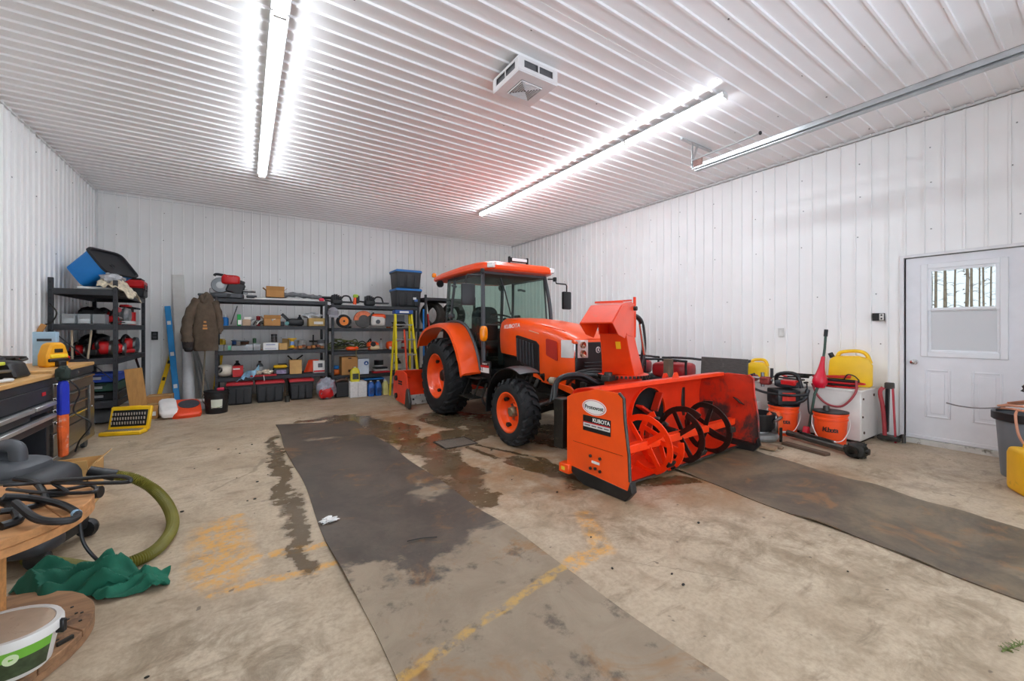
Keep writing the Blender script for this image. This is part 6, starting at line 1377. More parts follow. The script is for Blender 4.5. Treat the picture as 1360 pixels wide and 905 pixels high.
MB().blob((.05, -.02, .36), (.10, .08, .05), 3).build('pink_rag', mat('pink_rag', 'c7304c', .7), t)
t = thing('white_tub', 'low translucent white tub beside the black bucket', 'tub', (-.58, 8.12, 0)); MB().box(-.16, .13, -.12, .12, 0, .15).build('tub', mat('milky_plastic', 'c9cccd', .4), t, bev=.03); MB().box(-.17, .14, -.13, .13, .14, .16).build('rim', white_plastic, t, bev=.006)
# brown work jacket hung on the rack end
jk = thing('work_jacket', 'brown canvas work jacket hung on the rack end post', 'jacket', (-.56, 8.36, .93)); jm = mat('brown_canvas', '5c4e40', .95, var=.22, scale=9, bump=.5, bscale=30)
def jsec(z, w, d, cx, tw=0): return [Vector((cx + math.cos(a) * w / 2 * (1 + .10 * math.sin(5 * a + z * 9)), math.sin(a) * d / 2 * (1 + .18 * math.sin(4 * a + z * 13)) - .01, z)) for a in [2 * PI * q / 28 for q in range(28)]]
MB().loft([jsec(0, .30, .12, .03), jsec(.05, .33, .15, .02), jsec(.3, .33, .16, .02), jsec(.55, .31, .16, .01), jsec(.75, .27, .15, .01), jsec(.86, .20, .13, .02), jsec(.92, .13, .11, .03), jsec(.95, .07, .06, .04)]).build('body', jm, jk)
def sleeve(pts, r, nm): MB().tube(cr(pts, 5), [r * (1 + .10 * math.sin(k * 1.9)) for k in range((len(pts) - 1) * 5 + 1)], 12).build(nm, jm, jk)
sleeve([(-.07, .0, .84), (-.17, -.03, .62), (-.22, -.05, .36), (-.20, -.08, .14)], .075, 'sleeve'); sleeve([(.13, .0, .82), (.19, .05, .6), (.20, .06, .38), (.17, .04, .3)], .06, 'sleeve')
MB().tube(cr([(-.04, -.05, .90), (.0, -.08, .80), (.05, -.05, .90), (.03, .03, .95)], 5), .03, 8).build('collar', jm, jk)
cf = MB().cyl((-.205, -.075, .16), (-.195, -.10, .05), .075, .07, 14).build('cuff', mat('plaid_lining', '2b2422', .9, var=.5, scale=24), jk)
MB().blob((-.19, -.09, .05), (.12, .10, .12), 3).build('pocket_glove', black_plastic, jk)
for k, (w, z) in enumerate(((.035, .46), (.05, .40), (.06, .355))): MB().box(.0 - w / 2 + .02, w / 2 + .02, -.098, -.088, z, z + .028).build('chest_print', mat('gold_print', 'c98a4a', .6), jk, smooth=False)

# ------------------------------------------------------------------ foreground: cable-spool table, vacuum, hose
SC = Vector((-.955, 2.41, 0)); SR = .415; ZT = .565
spool_top = mat('spool_wood', 'b98452', .72, var=.2, scale=2.4, stretch=(1.2, 12, 12), bump=.25, bscale=14, dirt='8a6240', dirt_amt=.35, dscale=4)
spool_old = mat('spool_wood_weathered', '8d6a4b', .85, var=.25, scale=2.4, stretch=(1.2, 12, 12), bump=.3, bscale=14, dirt='5b4534', dirt_amt=.45, dscale=5)
sp = thing('cable_spool_table', 'wooden cable spool used as a table with cables on top', 'table', tuple(SC))
def disc_planks(z0, z1, m, n, rot, nm):
    """round flange made of parallel boards"""
    w = 2 * SR / n
    for i in range(n):
        y0 = -SR + i * w + .0015; y1 = y0 + w - .003
        pts = []
        K = 7
        for k in range(K + 1):
            yy = y0 + (y1 - y0) * k / K; pts.append((math.sqrt(max(0.0004, SR * SR - yy * yy)), yy))
        poly = pts + [(-x, yy) for x, yy in reversed(pts)]
        dz = .002 * math.sin(i * 2.3)
        MB().prism(poly, z0 + dz, z1 + dz, 'Z', Matrix.Rotation(rot, 4, 'Z')).build(nm, m, sp, bev=.003)
disc_planks(ZT - .065, ZT - .033, spool_top, 6, .55, 'under_board'); disc_planks(ZT - .033, ZT, spool_top, 5, 2.05, 'top_board')
disc_planks(.0, .030, spool_old, 6, .9, 'bottom_board'); disc_planks(.030, .058, spool_old, 5, 2.3, 'bottom_board')
for k in range(12):
    a = 2 * PI * k / 12; c = Vector((math.cos(a) * .152, math.sin(a) * .152, 0))
    MB().boxc(c + Vector((0, 0, (ZT - .065 + .058) / 2)), (.028, .072, ZT - .123), (0, 0, a)).build('stave', wood_new, sp, bev=.004)
b = MB(); rr = random.Random(9)
for k in range(26):
    a = rr.uniform(-1.2, 1.2); r = rr.uniform(.25, .39); b.cyl((math.cos(a) * r, math.sin(a) * r, .0575), (math.cos(a) * r, math.sin(a) * r, .0605), .006, n=6)
o = b.build('nail_heads', dark_metal, sp); o['kind'] = 'stuff'
MB().boxc((.37, -.13, .066), (.05, .012, .016), (0, 0, .7)).build('staple', dark_metal, sp, bev=.002)
# white oval tub
tb = thing('white_oval_tub', 'white oval tub with a dusty lid and a green label on the spool base', 'tub', (-.718, 2.207, .0655), -.45); tb.scale = (.92, .92, .95)
MB().lathe([(0, 0), (.098, 0), (.105, .01), (.125, .14), (0, .14)], n=36, sx=1.32).build('tub', white_plastic, tb)
MB().lathe([(0, .150), (.112, .150), (.116, .160), (.131, .160), (.135, .150), (.135, .128), (.126, .126), (.0, .13)], n=36, sx=1.30).build('lid_rim', white_plastic, tb)
MB().lathe([(0, .158), (.113, .158), (.113, .150), (0, .15)], n=36, sx=1.30).build('lid', mat('dusty_lid', 'b9a58e', .7, var=.15, dirt='8a7058', dirt_amt=.45, dscale=8), tb)
def lab(u, v, w0=0):
    a = -1.10 + 1.10 * u ; r = .1065 + .019 * (v * .85 + .1); return (1.32 * r * math.cos(a), r * math.sin(a), .02 + .10 * v)
lbm = MB().sheet(lab, 14, 3, .002).build('label', mat('tub_label_dark', '3c4a30', .5, var=.4, scale=26), tb)
MB().sheet(lambda u, v: tuple(Vector(lab(.0 + u, .66 + .40 * v)) * 1.004), 14, 2, .002).build('label_band', mat('tub_label_green', '6fb23a', .5, var=.1), lbm)
def lab_o(u, v): 
    a = 2 * PI * u; return tuple(Vector(lab(.24 + .13 * v * math.cos(a), .72 + .20 * v * math.sin(a))) * 1.010)
MB().sheet(lab_o, 20, 2, .001).build('label_oval', mat('oval_white_green', 'cfe3b8', .5, var=.1), lbm)
MB().boxc((.17, .03, .13), (.03, .02, .05)).build('clip', black_plastic, tb, bev=.004)

# shop vacuum behind the spool: tank, motor head, wheels
vc = thing('shop_vacuum', 'black shop vacuum lying on the floor behind the cable spool', 'vacuum', (-1.19, 3.46, 0), -.30)
vd = mat('vac_dark', '2e3033', .5, var=.15, dirt='4f4c47', dirt_amt=.2)
MB().blob((0, 0, .34), (.74, .40, .34), 4.2).build('motor_housing', vd, vc)
MB().blob((-.02, -.02, .50), (.56, .32, .12), 3.5).build('top_cover', grey_plastic, vc)
MB().box(-.34, .30, -.203, -.19, .455, .475).build('stripe', mat('amber_stripe', '5b4528', .5), vc, bev=.004)
MB().blob((.02, -.19, .385), (.34, .10, .14), 4).build('vent_housing', black_plastic, vc)
for k in range(5): MB().box(-.10, .08, -.250, -.240, .34 + .020 * k, .350 + .020 * k).build('vent_slat', vd, vc, bev=.002)
MB().tube(cr([(.08, .0, .50), (.06, -.0, .58), (.09, -.02, .635), (.15, -.03, .62), (.16, -.03, .52)], 5), [.036] * 21, 12).build('carry_handle', grey_plastic, vc)
MB().box(-.36, .36, -.18, .18, .06, .20).build('chassis', black_plastic, vc, bev=.03, seg=2)
MB().blob((.30, -.16, .13), (.22, .20, .09), 4).build('wheel_guard', dark_grey, vc)
for x, y in ((.34, -.18), (-.3, -.18), (.34, .18), (-.3, .18)): MB().lathe([(0, -.025), (.05, -.022), (.058, 0), (.05, .022), (0, .025)], (x, y, .058), 'Y', 16).build('caster', black_plastic, vc)
MB().cyl((.36, -.12, .20), (.36, -.12, .29), .022, n=10).boxc((.36, -.12, .25), (.09, .05, .03)).build('drain_valve', dark_grey, vc)
MB().cyl((.36, -.02, .33), (.52, -.02, .335), .038, .034, 16).build('hose_port', black_plastic, vc)
# ribbed khaki hose
hp = at(149, 631, 'Z', .325); hs_ = [hp, at(178, 636, 'Z', .28), at(205, 651, 'Z', .19), at(224, 674, 'Z', .10), at(229, 700, 'Z', .045), at(210, 728, 'Z', .034), at(175, 747, 'Z', .034), at(130, 756, 'Z', .034), at(95, 752, 'Z', .034), at(62, 747, 'Z', .036), at(36, 742, 'Z', .04)]
cur = cr(hs_, 26); khaki = mat('khaki_hose', '6f6a26', .5, var=.12)
hose = thing('vacuum_hose', 'ribbed khaki vacuum hose curling over the concrete', 'hose', tuple(hp))
MB().tube(cur, [.027 + .007 * (k % 2) for k in range(len(cur))], 14).build('hose', khaki, hose, smooth=False, world=True)
cuff_a = cur[0]; d_ = (cur[1] - cur[0]).normalized(); MB().tube([cuff_a - d_ * .12, cuff_a - d_ * .02, cuff_a + d_ * .02], [.030, .034, .036], 16).build('end_cuff', black_plastic, hose, world=True)
# carton and small yellow item behind the vacuum
carton('open plain carton on the floor behind the vacuum', -1.32, -.92, 4.02, 4.40, 0, .30, cardboard_l, flaps=True)
# green cloth on the floor
gc = mat('green_cloth', '0f5a44', .85, var=.25, scale=5, bump=.4, bscale=40)
c0 = at(110, 790, 'Z', 0)
def cloth(cx, cy, w, d, h, seed, rot):
    r = random.Random(seed); ph = [r.uniform(0, 6.28) for _ in range(8)]
    def fn(u, v):
        x, y = (u - .5), (v - .5); x, y = x * math.sqrt(1 - 1.7 * y * y), y * math.sqrt(1 - 1.7 * x * x); e = max(0, 1 - (abs(2 * x) ** 3.2)) * max(0, 1 - (abs(2 * y) ** 3.2))
        q = .95 - .42 * abs(math.sin(5 * u + ph[0] + 3 * v + .6 * math.sin(6 * v))) - .34 * abs(math.sin(7 * v + ph[1] - 6 * u + .8 * math.sin(5 * u + ph[6]))) - .16 * abs(math.sin(13 * u - 9 * v + ph[2])) + .05 * math.sin(24 * v + 13 * u + ph[3])
        X = x * w * (1 + .14 * math.sin(6 * v + ph[4])); Y = y * d * (1 + .16 * math.sin(5 * u + ph[5]))
        return (cx + X * math.cos(rot) - Y * math.sin(rot), cy + X * math.sin(rot) + Y * math.cos(rot), .006 + h * max(0, e) ** .6 * max(.05, q))
    return fn
gt = thing('green_cloth', 'crumpled dark green cloth on the floor beside the cable spool', 'cloth', (-.62, 2.80, 0))
MB().sheet(cloth(-.69, 2.86, .50, .26, .20, 5, -.42), 64, 44, .006).build('bunched_end', gc, gt, world=True)
MB().sheet(cloth(-.45, 2.71, .28, .20, .10, 8, -.25), 44, 32, .006).build('loose_end', gc, gt, world=True)
# machine on the spool and its black cables
mc = thing('pressure_washer', 'black machine with ribbed motor standing on the spool table', 'machine', (-1.10, 2.30, ZT + .004), .2)
MB().blob((0, 0, .09), (.34, .30, .18), 4).build('base', black_plastic, mc); MB().blob((.02, .0, .22), (.28, .26, .16), 3.5).build('motor', vd, mc)
for k in range(6): MB().lathe([(.10, -.008), (.135, -.008), (.135, .008), (.10, .008), (.10, -.008)], (-.08 + .035 * k, 0, .20), 'X', 22).build('cooling_fin', grey_plastic, mc)
MB().tube(cr([(.08, -.12, .28), (.14, -.13, .36), (.10, .12, .38), (.04, .13, .30)], 5), .02, 10).build('handle', black_plastic, mc)
MB().boxc((.13, -.06, .26), (.03, .10, .05)).build('red_switch', red_plastic, mc, bev=.006); MB().tube(cr([(.10, -.13, .12), (.18, -.12, .20), (.19, .02, .22), (.15, .1, .15)], 4), .008, 8).build('metal_loop', chrome, mc)
zc = ZT + .014
def sp_at(px, py, dz=0): return at(px, py, 'Z', zc + dz)
for k, (pts, r) in enumerate((
        ([sp_at(20, 668, .05), sp_at(50, 690, .02), sp_at(90, 692), sp_at(103, 683), sp_at(80, 670, .01), sp_at(40, 662, .03), sp_at(5, 660, .06)], .013),
        ([sp_at(10, 650, .02), sp_at(60, 655, .01), sp_at(110, 655), sp_at(128, 652), sp_at(120, 645), sp_at(90, 650), sp_at(40, 655)], .0075),
        ([sp_at(5, 645, .03), sp_at(60, 642, .02), sp_at(130, 642, .10), sp_at(172, 640, .12), sp_at(160, 633, .13), sp_at(110, 636, .10), sp_at(70, 640, .04), sp_at(90, 655), sp_at(60, 660)], .0075),
        ([sp_at(0, 680, .02), sp_at(30, 676, .01), sp_at(60, 665), sp_at(48, 642, .01), sp_at(20, 636, .03)], .012),
        ([sp_at(0, 700), sp_at(25, 690), sp_at(15, 672, .02), sp_at(0, 665, .04)], .016))):
    tag(MB().tube(cr(pts, 8), r, 8).build('power_cable', black_plastic), ('thick black hose looping to the edge of the spool table', 'thin black cable coiled flat on the spool table', 'thin black cable looping out past the spool table edge', 'black hose curled beside the machine', 'thickest black hose curled at the foot of the machine')[k], 'cable')
tag(MB().tube(cr([sp_at(103, 683), sp_at(100, 682)], 2), .0145, 10).build('blue_tape', mat('tape_blue', '8fb3cc', .5)), 'small pale blue tape ring on the thick black hose end', 'tape')
t = at(75, 708, 'Z', .3); tag(MB().tube(cr([(-.72, 3.00, .34), (-.70, 2.98, .18), (-.64, 2.96, .07), (-.60, 2.97, .012)], 5), .008, 8).build('hanging_cable', black_plastic), 'black cable hanging down from the vacuum to the floor', 'cable')
# ------------------------------------------------------------------ right wall: white chest and what stands round it
chest_m = mat('chipped_white_paint', 'd9d6cf', .45, var=.05, dirt='8d8579', dirt_amt=.22, dscale=5)
wc = thing('white_chest', 'scuffed white steel chest against the ribbed wall', 'chest', (5.99, 2.28, 0))
MB().box(5.72, 6.28, 1.62, 2.98, .03, .585).build('body', chest_m, wc, bev=.012, world=True)
MB().box(5.71, 6.285, 1.61, 2.99, .575, .60).build('lid', chest_m, wc, bev=.006, world=True)
MB().box(5.75, 6.25, 1.65, 2.95, 0, .03).build('base', dark_metal, wc, smooth=False, world=True)
for k, (x, z) in enumerate(((5.78, .50), (6.12, .52), (5.76, .30), (5.80, .12))): MB().cyl((x, 1.612, z), (x, 1.62, z), .012 + .004 * (k % 2), n=8).build('rust_bolt', mat('rusty_brown', '4e3426', .8), wc, world=True)
zt = .602
# jerry cans
def jerry(label, loc, rz, w, d, h, m=None):
    t = thing('jerry_can', label, 'fuel can', loc, rz); m = m or mat('can_yellow', 'f0c012', .42, var=.05)
    MB().prism([(-w / 2, .02), (-w / 2 + .03, 0), (w / 2 - .03, 0), (w / 2, .02), (w / 2, h * .62), (w / 2 - .04, h * .80), (w * .20, h * .86), (-w * .34, h * .84), (-w / 2 + .02, h * .74)], -d / 2, d / 2, 'Y').build('tank', m, t, bev=.025, seg=2)
    MB().tube(cr([(-w * .28, 0, h * .82), (-w * .18, 0, h * .96), (w * .16, 0, h * 1.0), (w * .36, 0, h * .92), (w * .46, 0, h * .66)], 5), .021, 10).build('handle', m, t)
    MB().cyl((-w * .38, 0, h * .80), (-w * .44, 0, h * .93), .028, .026, 14).build('cap', black_plastic, t)
    return t
jerry('large yellow fuel can standing on the white chest', (6.10, 1.84, zt), -1.27, .42, .20, .42)
jerry('small yellow can on the white chest behind the snow blower', (6.0, 2.84, zt), -1.27, .26, .16, .26)
# red and black hose heap and the loops over the front
for k in range(4):
    r = .17 + .02 * (k % 3); cy = 1.86 + .03 * math.sin(k * 2); pts = [(5.845 + (r * .42) * math.cos(a) + .004 * k, cy + r * math.sin(a), zt + .012 + .0228 * k) for a in [2 * PI * q / 22 for q in range(22)]]
    tag(MB().tube(pts, .011, 8, closed=True).build('cable_coil', (red_plastic, black_plastic)[k % 2]), ('%s cable coil, %s in the heap on the white chest' % (('red', 'black')[k % 2], ('lower', 'upper')[k // 2])), 'cable', 'coiled cables on the chest')
tag(MB().tube(cr([(5.70, 2.08, zt + .03), (5.685, 2.02, .50), (5.68, 1.92, .41), (5.68, 1.80, .40), (5.685, 1.72, .47), (5.70, 1.66, .59), (5.78, 1.68, zt + .09)], 6), .012, 8).build('red_hose', mat('dull_red_hose', '9c3b40', .5)), 'dull red hose looping down the front of the white chest', 'hose')
tag(MB().tube(cr([(5.80, 1.80, zt + .10), (5.78, 1.76, zt + .16), (5.78, 1.70, zt + .15), (5.80, 1.66, zt + .10)], 5), .007, 6).build('wire_loop', black_plastic), 'thin black wire loop standing up from the cable heap', 'wire')
tag(MB().tube(cr([(5.71, 2.14, zt + .02), (5.69, 2.12, .45), (5.66, 2.10, .30), (5.63, 2.06, .26)], 5), .009, 8).build('extension_cord', black_plastic), 'black cord hanging down the chest into the orange bucket', 'cord')
t = thing('pry_handles', 'long red handled loppers laid on the cable heap', 'loppers', (5.86, 1.98, zt + .098)); MB().bar((-.04, .14, .01), (.02, -.22, .02), .03, .02).build('handle', red_plastic, t, bev=.005); MB().bar((.02, .14, .01), (.10, -.2, .03), .03, .02).build('handle', red_plastic, t, bev=.005); MB().bar((-.02, .10, .02), (-.04, .38, .02), .03, .02).build('jaw', black_plastic, t, bev=.004)
# electric trimmer standing in front of the chest
t = thing('grass_trimmer', 'red electric grass trimmer with a green shaft leaning on the chest', 'trimmer', (5.60, 2.02, 0))
MB().tube([(5.56, 2.07, .06), (5.61, 2.02, .52), (5.66, 1.985, .66)], .014, 10).build('lower_shaft', mat('green_shaft', '2f4a3c', .45), t, world=True)
MB().tube([(5.68, 1.975, .80), (5.72, 1.96, 1.06), (5.735, 1.955, 1.22)], .013, 10).build('upper_shaft', mat('green_shaft_top', '2f4a3c', .45), t, world=True)
MB().tube(cr([(5.655, 1.99, .60), (5.655, 1.985, .68), (5.67, 1.98, .78), (5.69, 1.972, .90), (5.70, 1.968, .96)], 5), [.05, .058, .066, .072, .076, .074, .07, .064, .057, .05, .044, .038, .033, .029, .026, .024, .022, .022, .021, .02, .02], 14).build('motor_body', mat('trimmer_red', 'cf1230', .35, var=.05), t, world=True)
MB().cyl((5.733, 1.956, 1.20), (5.742, 1.953, 1.28), .02, n=12).build('top_grip', black_plastic, t, world=True)
MB().prism([(-.07, 0), (.05, 0), (.02, .10), (-.01, .11)], -.03, .03, 'Y', Matrix.Translation((5.54, 2.08, .03))).build('head_guard', mat('trimmer_red2', 'cf1230', .4), t, bev=.008, world=True)
# buckets
def bucket(label, loc, lid, writing):
    t = thing('orange_bucket', label, 'bucket', loc, 0, 'orange buckets'); om = mat('bucket_orange', 'f2501a', .42, var=.05)
    MB().lathe([(0, 0), (.132, 0), (.137, .012), (.150, .27), (.159, .275), (.159, .295), (.152, .297), (.154, .325), (.163, .33), (.163, .352), (.150, .352), (.132, .02), (0, .02)], n=36).build('pail', om, t)
    MB().lathe([(0, .345), (.148, .345), (.152, .352), (.166, .354), (.166, .366), (.14, .368), (0, .362)], n=36).build('lid', black_plastic, t) if lid else MB().lathe([(0, .30), (.146, .30), (.146, .31), (0, .31)], n=32).build('contents', dark_metal, t)
    v = Vector((-loc[0], -loc[1], 0)).normalized(); rgt = Vector((-v.y, v.x, 0)) * -1
    q = lambda a, r, z: (v * math.cos(a) + rgt * math.sin(a)) * r + Vector((0, 0, z))
    MB().tube(cr([q(-1.5, .166, .30), q(-1.2, .175, .20), q(-.6, .182, .08), q(0, .184, .06), q(.6, .182, .08), q(1.2, .175, .20), q(1.5, .166, .30)], 6), .0045, 6).build('bail', white_plastic, t)
    MB().tube([q(-.25, .185, .06), q(0, .188, .058), q(.25, .185, .06)], .012, 8).build('bail_grip', white_plastic, t)
    if writing:
        ang = math.atan2(v.y, v.x)
        n = len(writing)
        for i, c in enumerate(writing):
            a = (i - (n - 1) / 2) * .145; p = q(-a, .1475, .175)
            text('letter', c, .075, decal_black, t, p, (PI / 2, 0, ang + PI / 2 + (a if True else 0)), world=False, bold=.0015, shear=.1)
    return t
bucket('orange bucket with a white bail standing in front of the chest corner', (5.50, 1.83, 0), True, 'Kubota')
bucket('orange bucket under the black machine in front of the chest', (5.53, 2.32, 0), True, 'Kubota')
tag(MB().cyl((5.47, 1.86, .37), (5.47, 1.86, .42), .035, .028, 12).build('filter_cap', worn_steel), 'small steel cap on the lid of the orange bucket', 'cap')
# black machine with a red badge on the bucket, and its carburettor and hose
t = thing('small_engine', 'black engine with a red badge and carry handle on an orange bucket', 'engine', (5.53, 2.32, .372))
MB().boxc((0, 0, .09), (.26, .26, .18), (0, 0, .9)).build('block', black_plastic, t, bev=.02, seg=2)
Me = Matrix.Rotation(.98, 4, 'Z')
MB().box(-.135, -.130, -.08, .10, .05, .15, Me).build('badge', mat('badge_red', 'd2301f', .5, var=.2, scale=20), t, bev=.004)
MB().blob((.06, -.02, .24), (.20, .26, .10), 3.5).build('shroud', dark_grey, t); MB().boxc((.02, -.06, .26), (.12, .16, .06)).build('red_panel', red_plastic, t, bev=.01)
MB().tube(cr([(.10, .12, .20), (.09, .10, .34), (.08, -.10, .36), (.09, -.16, .20)], 5), .024, 10).build('handle', black_plastic, t)
MB().boxc((.0, .20, .26), (.10, .12, .10)).build('carburettor', mat('dull_red_metal', '8e3a34', .5, .3, var=.3, scale=30), t, bev=.015); MB().cyl((0, .24, .18), (.0, .24, .36), .02, n=10).build('fitting', steel, t); MB().lathe([(0, 0), (.045, 0), (.045, .05), (0, .05)], (.0, .35, .28), 'X', 18).build('pump_wheel', mat('pump_red', '7a2a2e', .5), t); MB().cyl((.02, .14, .30), (.02, .14, .42), .018, n=10).build('stem', black_plastic, t); MB().cyl((.0, .12, .27), (.0, .36, .29), .016, n=8).build('pipe', steel, t)
tag(MB().tube(cr([(5.55, 2.66, .70), (5.53, 2.74, .66), (5.53, 2.72, .55), (5.42, 2.50, .50), (5.37, 2.20, .50), (5.50, 2.05, .52)], 7), .016, 10).build('black_hose', black_plastic), 'thick black hose looping round the black engine', 'hose')
tag(MB().tube(cr([(5.64, 2.10, .56), (5.60, 2.12, .45), (5.54, 2.17, .41), (5.53, 2.2, .40)], 5), .024, 10).build('drain_hose', black_plastic), 'thick black drain hose from the chest top to the bucket lid', 'hose')
t = thing('hand_tool_heap', 'pile of black and red hand tools on the white chest by the engine', 'tools', (5.86, 2.36, zt)); rr = random.Random(4)
for k in range(8): MB().bar((rr.uniform(-.1, .1), rr.uniform(-.2, .2), .015 + .012 * k), (rr.uniform(-.1, .15), rr.uniform(-.25, .25), .02 + .013 * k), .03, .02).build('tool', (black_plastic, red_plastic, worn_steel, dark_grey)[k % 4], t, bev=.004)
# floor machine in front: black bowl on a grey base
t = thing('floor_scrubber', 'black bowl machine on a grey wheeled base beside the blower', 'machine', (5.00, 2.40, 0))
MB().lathe([(0, .02), (.22, .02), (.24, .05), (.23, .09), (0, .10)], n=28).build('base', mat('dirty_grey_base', '7d7b76', .6, .2, var=.2), t)
MB().lathe([(0, .12), (.17, .12), (.20, .16), (.205, .28), (.215, .30), (.215, .315), (.195, .315), (.18, .17), (0, .15)], n=32).build('bowl', black_plastic, t)
MB().cyl((0, 0, .09), (0, 0, .13), .14, n=24).build('collar', zinc, t); MB().boxc((.06, -.19, .20), (.05, .05, .20)).build('clamp', steel, t, bev=.006); MB().cyl((-.03, -.22, .24), (.14, -.22, .27), .018, n=10).build('clamp_screw', steel, t)
MB().blob((.20, -.12, .19), (.12, .16, .26), 3, .1, 2).build('orange_guard', mat('guard_orange', 'd95a24', .5, var=.2, dirt='8c8880', dirt_amt=.4), t); MB().bar((.10, -.235, .0), (.10, -.235, .16), .03, .02).build('stand_leg', dark_metal, t)
tag(MB().blob((5.42, 2.72, .40), (.16, .22, .08), 3).build('orange_tool', orange), 'small orange tool on the floor machine crate', 'tool')
carton('white low crate behind the floor machine', 5.22, 5.55, 2.58, 2.92, 0, .355, white_plastic, tape=False, name='crate', cat='crate')
# steel drive shaft and planks on the floor
t = thing('drive_shaft', 'greasy steel drive shaft with a knuckle end lying on the floor', 'shaft', (5.33, 1.86, 0))
MB().cyl((5.36, 2.20, .06), (5.12, 1.54, .055), .034, n=14).build('tube', mat('greasy_steel', '56524c', .45, .6, var=.25), t, world=True); MB().bar((5.30, 2.05, .105), (5.17, 1.70, .10), .03, .02).build('guard_strip', worn_steel, t, world=True)
kn = MB().blob((5.10, 1.48, .075), (.13, .15, .15), 3.5, .12, 5).build('knuckle', dark_metal, t, world=True)
MB().lathe([(.03, -.03), (.055, -.03), (.055, .03), (.03, .03), (.03, -.03)], (5.04, 1.50, .07), 'X', 18).build('yoke_ring', dark_metal, t, world=True); MB().cyl((5.10, 1.38, .08), (5.10, 1.58, .08), .03, n=12).build('cross_pin', dark_metal, t, world=True)
def plank(label, a, b_, w, h, m): 
    a = Vector(a); b_ = Vector(b_); tag(MB().bar(a + Vector((0, 0, h / 2)), b_ + Vector((0, 0, h / 2)), w, h).build('plank', m, bev=.003), label, 'plank')
plank('dark brown plank lying in front of the drive shaft', (5.02, 2.10, .001), (4.92, 1.66, .001), .085, .03, mat('dark_plank', '5a4636', .8, var=.2))
plank('short worn plank beside the blower skid', (4.62, 2.22, .012), (4.66, 2.02, .012), .10, .025, mat('worn_plank', '8a7156', .8, var=.2))
plank('second short worn plank against the rubber mat edge', (4.76, 2.28, .001), (4.80, 2.02, .001), .08, .025, mat('worn_plank2', '7d6650', .8, var=.2))
# red floor-jack handle by the door
t = thing('farm_jack', 'red and black farm jack standing against the wall by the door', 'jack', (6.13, 1.50, 0))
MB().tube(cr([(6.10, 1.575, .62), (6.09, 1.60, .56), (6.10, 1.58, .40), (6.11, 1.57, .22), (6.12, 1.565, .03)], 5), .020, 8).build('curved_handle', mat('jack_red', 'a8343a', .5, var=.15), t, world=True)
MB().bar((6.13, 1.50, .63), (6.13, 1.475, .0), .03, .015).build('upright', mat('jack_red2', 'b53a44', .5, var=.15), t, world=True); MB().bar((6.20, 1.56, .60), (6.20, 1.57, .10), .05, .03).build('rack_bar', black_plastic, t, world=True)
MB().boxc((6.14, 1.53, .64), (.06, .08, .07)).build('top_hook', worn_steel, t, bev=.008, world=True)
MB().boxc((6.15, 1.53, .045), (.12, .20, .05)).build('foot', worn_steel, t, bev=.01, world=True); MB().tube(cr([(6.15, 1.46, .05), (6.12, 1.41, .10), (6.10, 1.40, .02)], 4), .016, 8).build('lower_hook', worn_steel, t, world=True)
t.location.y -= .045
# behind the blower: board, post, generators
tag(MB().boxc((5.62, 3.13, .44), (.03, .66, .88), (0, .08, 0)).build('dark_board', mat('scratched_board', '4b4744', .6, var=.3, scale=5, stretch=(1, 3, 20), dirt='6e6964', dirt_amt=.35), bev=.003), 'dark scratched board leaning behind the snow blower', 'board')
tag(MB().box(5.10, 5.20, 3.62, 3.72, 0, .85).build('timber_post', mat('brown_timber', '6b5a49', .8, var=.2), bev=.004), 'short brown timber post standing behind the blower chute', 'post')
for k, (x, y) in enumerate(((5.55, 3.86), (5.5, 4.62))):
    t = thing('generator', ('red portable generator beside the dark leaning board', 'red portable generator behind the timber post')[k], 'generator', (x, y, 0), .1)
    gm = mat('generator_red', 'a3181f', .35, var=.1)
    MB().box(-.24, .24, -.30, .30, .10, .55).build('engine_case', black_plastic, t, bev=.03)
    MB().blob((0, 0, .66), (.48, .56, .24), 4.5).build('fuel_tank', gm, t); MB().cyl((0, 0, .77), (0, 0, .82), .05, n=16).build('fuel_cap', black_plastic, t)
    for s in (-1, 1):
        MB().tube(cr([(s * .26, -.33, .02), (s * .26, -.33, .74), (s * .26, -.28, .82), (s * .26, .28, .82), (s * .26, .33, .74), (s * .26, .33, .02)], 4), .018, 8).build('frame_tube', black_plastic, t)
    MB().boxc((-.245, 0, .40), (.02, .30, .18)).build('control_panel', grey_plastic, t, bev=.006); MB().boxc((-.258, .06, .42), (.01, .08, .06)).build('socket_plate', orange, t, bev=.003)
# grey bin with cables and yellow jug by the door
t = thing('grey_bin', 'grey plastic bin full of copper cable by the entry door', 'bin', (5.62, .44, 0))
MB().lathe([(0, 0), (.17, 0), (.175, .01), (.205, .50), (.225, .505), (.225, .545), (.20, .548), (.17, .03), (0, .03)], n=32).build('bin', mat('bin_grey', '6f757a', .5, var=.06), t)
MB().lathe([(.221, .49), (.232, .50), (.232, .56), (.205, .562), (.205, .49), (.221, .49)], n=32).build('torn_liner', black_plastic, t)
cu = mat('copper_cable', 'c98a6a', .45, var=.15)
for k in range(4):
    rr = random.Random(60 + k); a0 = rr.random() * 6; tag(MB().tube(cr([(5.62 + .19 * math.cos(a0 + q * .9), .44 + .19 * math.sin(a0 + q * .9), .585 + .015 * k + .02 * math.sin(q * 2)) for q in range(6)], 6), .009, 8).build('copper_cable', cu), 'copper coloured cable piled in the grey bin', 'cable', 'copper cables in the bin')
tag(MB().tube(cr([(5.48, .50, .60), (5.40, .51, .56), (5.37, .49, .40), (5.40, .44, .28)], 5), .009, 8).build('hanging_cable', cu), 'copper cable hanging over the rim of the grey bin', 'cable')
tag(MB().tube(cr([(5.55, .58, .60), (5.50, .72, .575), (5.46, .84, .58), (5.44, .92, .60)], 5), .006, 6).build('stiff_wire', mat('grey_wire', '6a6462', .5)), 'stiff grey wire poking out of the grey bin towards the door', 'wire')
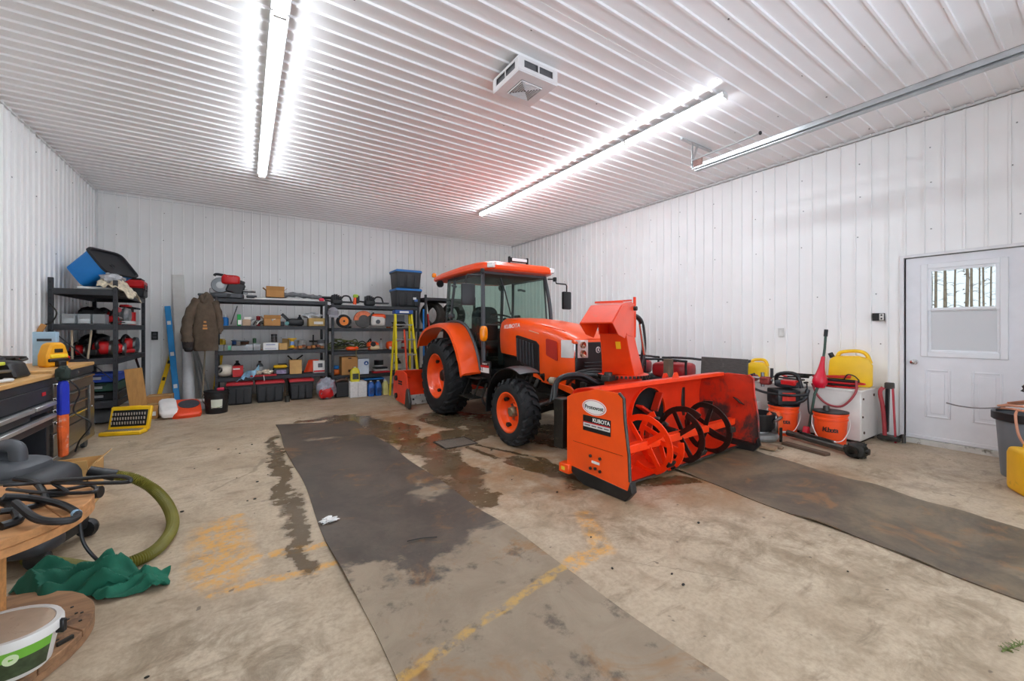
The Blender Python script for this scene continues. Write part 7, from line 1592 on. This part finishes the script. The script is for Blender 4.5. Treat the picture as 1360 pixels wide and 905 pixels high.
tag(MB().tube(cr([(5.50, .44, .62), (5.53, .36, .64), (5.60, .34, .635)], 5), .022, 10).build('blue_strap', mat('strap_blue', '2c50b8', .5)), 'bright blue strap bundle on the copper cables', 'strap')
tag(MB().blob((5.62, .38, .77), (.16, .22, .10), 3, .2, 6).build('dark_rag', mat('charcoal_rag', '3d3a38', .9)), 'charcoal rag on top of the cable pile', 'rag')
tag(MB().cyl((5.62, .40, .59), (5.62, .38, .74), .02, n=8).build('rag_stick', dark_metal), 'dark stick holding up the charcoal rag', 'stick')
t = thing('yellow_jug', 'dirty yellow plastic jug standing by the grey bin', 'jug', (5.08, .39, 0), .5)
MB().prism([(-.13, .02), (-.10, 0), (.10, 0), (.13, .02), (.13, .30), (.10, .35), (-.09, .35), (-.13, .30)], -.10, .10, 'Y').build('tank', mat('dirty_yellow', 'eab417', .45, var=.06, dirt='6e5418', dirt_amt=.25, dscale=8), t, bev=.035, seg=3); MB().cyl((-.05, 0, .34), (-.05, 0, .39), .035, n=14).build('cap', black_plastic, t); MB().tube(cr([(.0, 0, .34), (.03, 0, .39), (.09, 0, .37), (.10, 0, .31)], 4), .016, 8).build('handle', mat('dirty_yellow_handle', 'eab417', .45), t)

# ------------------------------------------------------------------ floor litter
c = at(437, 693, 'Z', .012); tag(MB().blob((c.x, c.y, .024), (.10, .05, .025), 2.2, .45, 3).build('white_scrap', white_box), 'small crumpled white scrap on the edge of the dark mat', 'scrap')
c = at(560, 718, 'Z', .01); tag(MB().tube(cr([(c.x - .08, c.y + .03, .014), (c.x, c.y + .01, .018), (c.x + .09, c.y - .02, .013)], 4), .003, 5).build('twig', dark_metal), 'thin dark twig lying on the dark rubber mat', 'twig')
c = at(1345, 862, 'Z', 0); b = MB(); rr = random.Random(2)
b.tube([(c.x - .07, c.y + .02, .006), (c.x + .06, c.y - .02, .007)], .003, 5)
for k in range(34):
    f = k / 34; p = Vector((c.x - .07 + .13 * f, c.y + .02 - .04 * f, .007)); a = rr.uniform(0, 6.28); b.tube([p, p + Vector((math.cos(a) * .022, math.sin(a) * .022, .006))], .0016, 3)
tag(b.build('pine_sprig', mat('pine_green', '57612a', .8)), 'small green pine sprig on the concrete', 'sprig')
b = MB(); rr = random.Random(8)
for k in range(90):
    x = rr.uniform(-.4, 4.6); y = rr.uniform(.7, 5.5); r = rr.uniform(.003, .009)
    if (.3 < x < 1.5) or (x > 2.2 and y > 1.9) or (x > 2.9): continue
    b.sph((x, y, r * .6), (r * rr.uniform(.8, 1.8), r, r * .7), 6, 4)
o = b.build('gravel_crumbs', dark_metal); o['kind'] = 'stuff'; o['label'] = 'dark crumbs of dirt scattered over the concrete'; o['category'] = 'dirt'
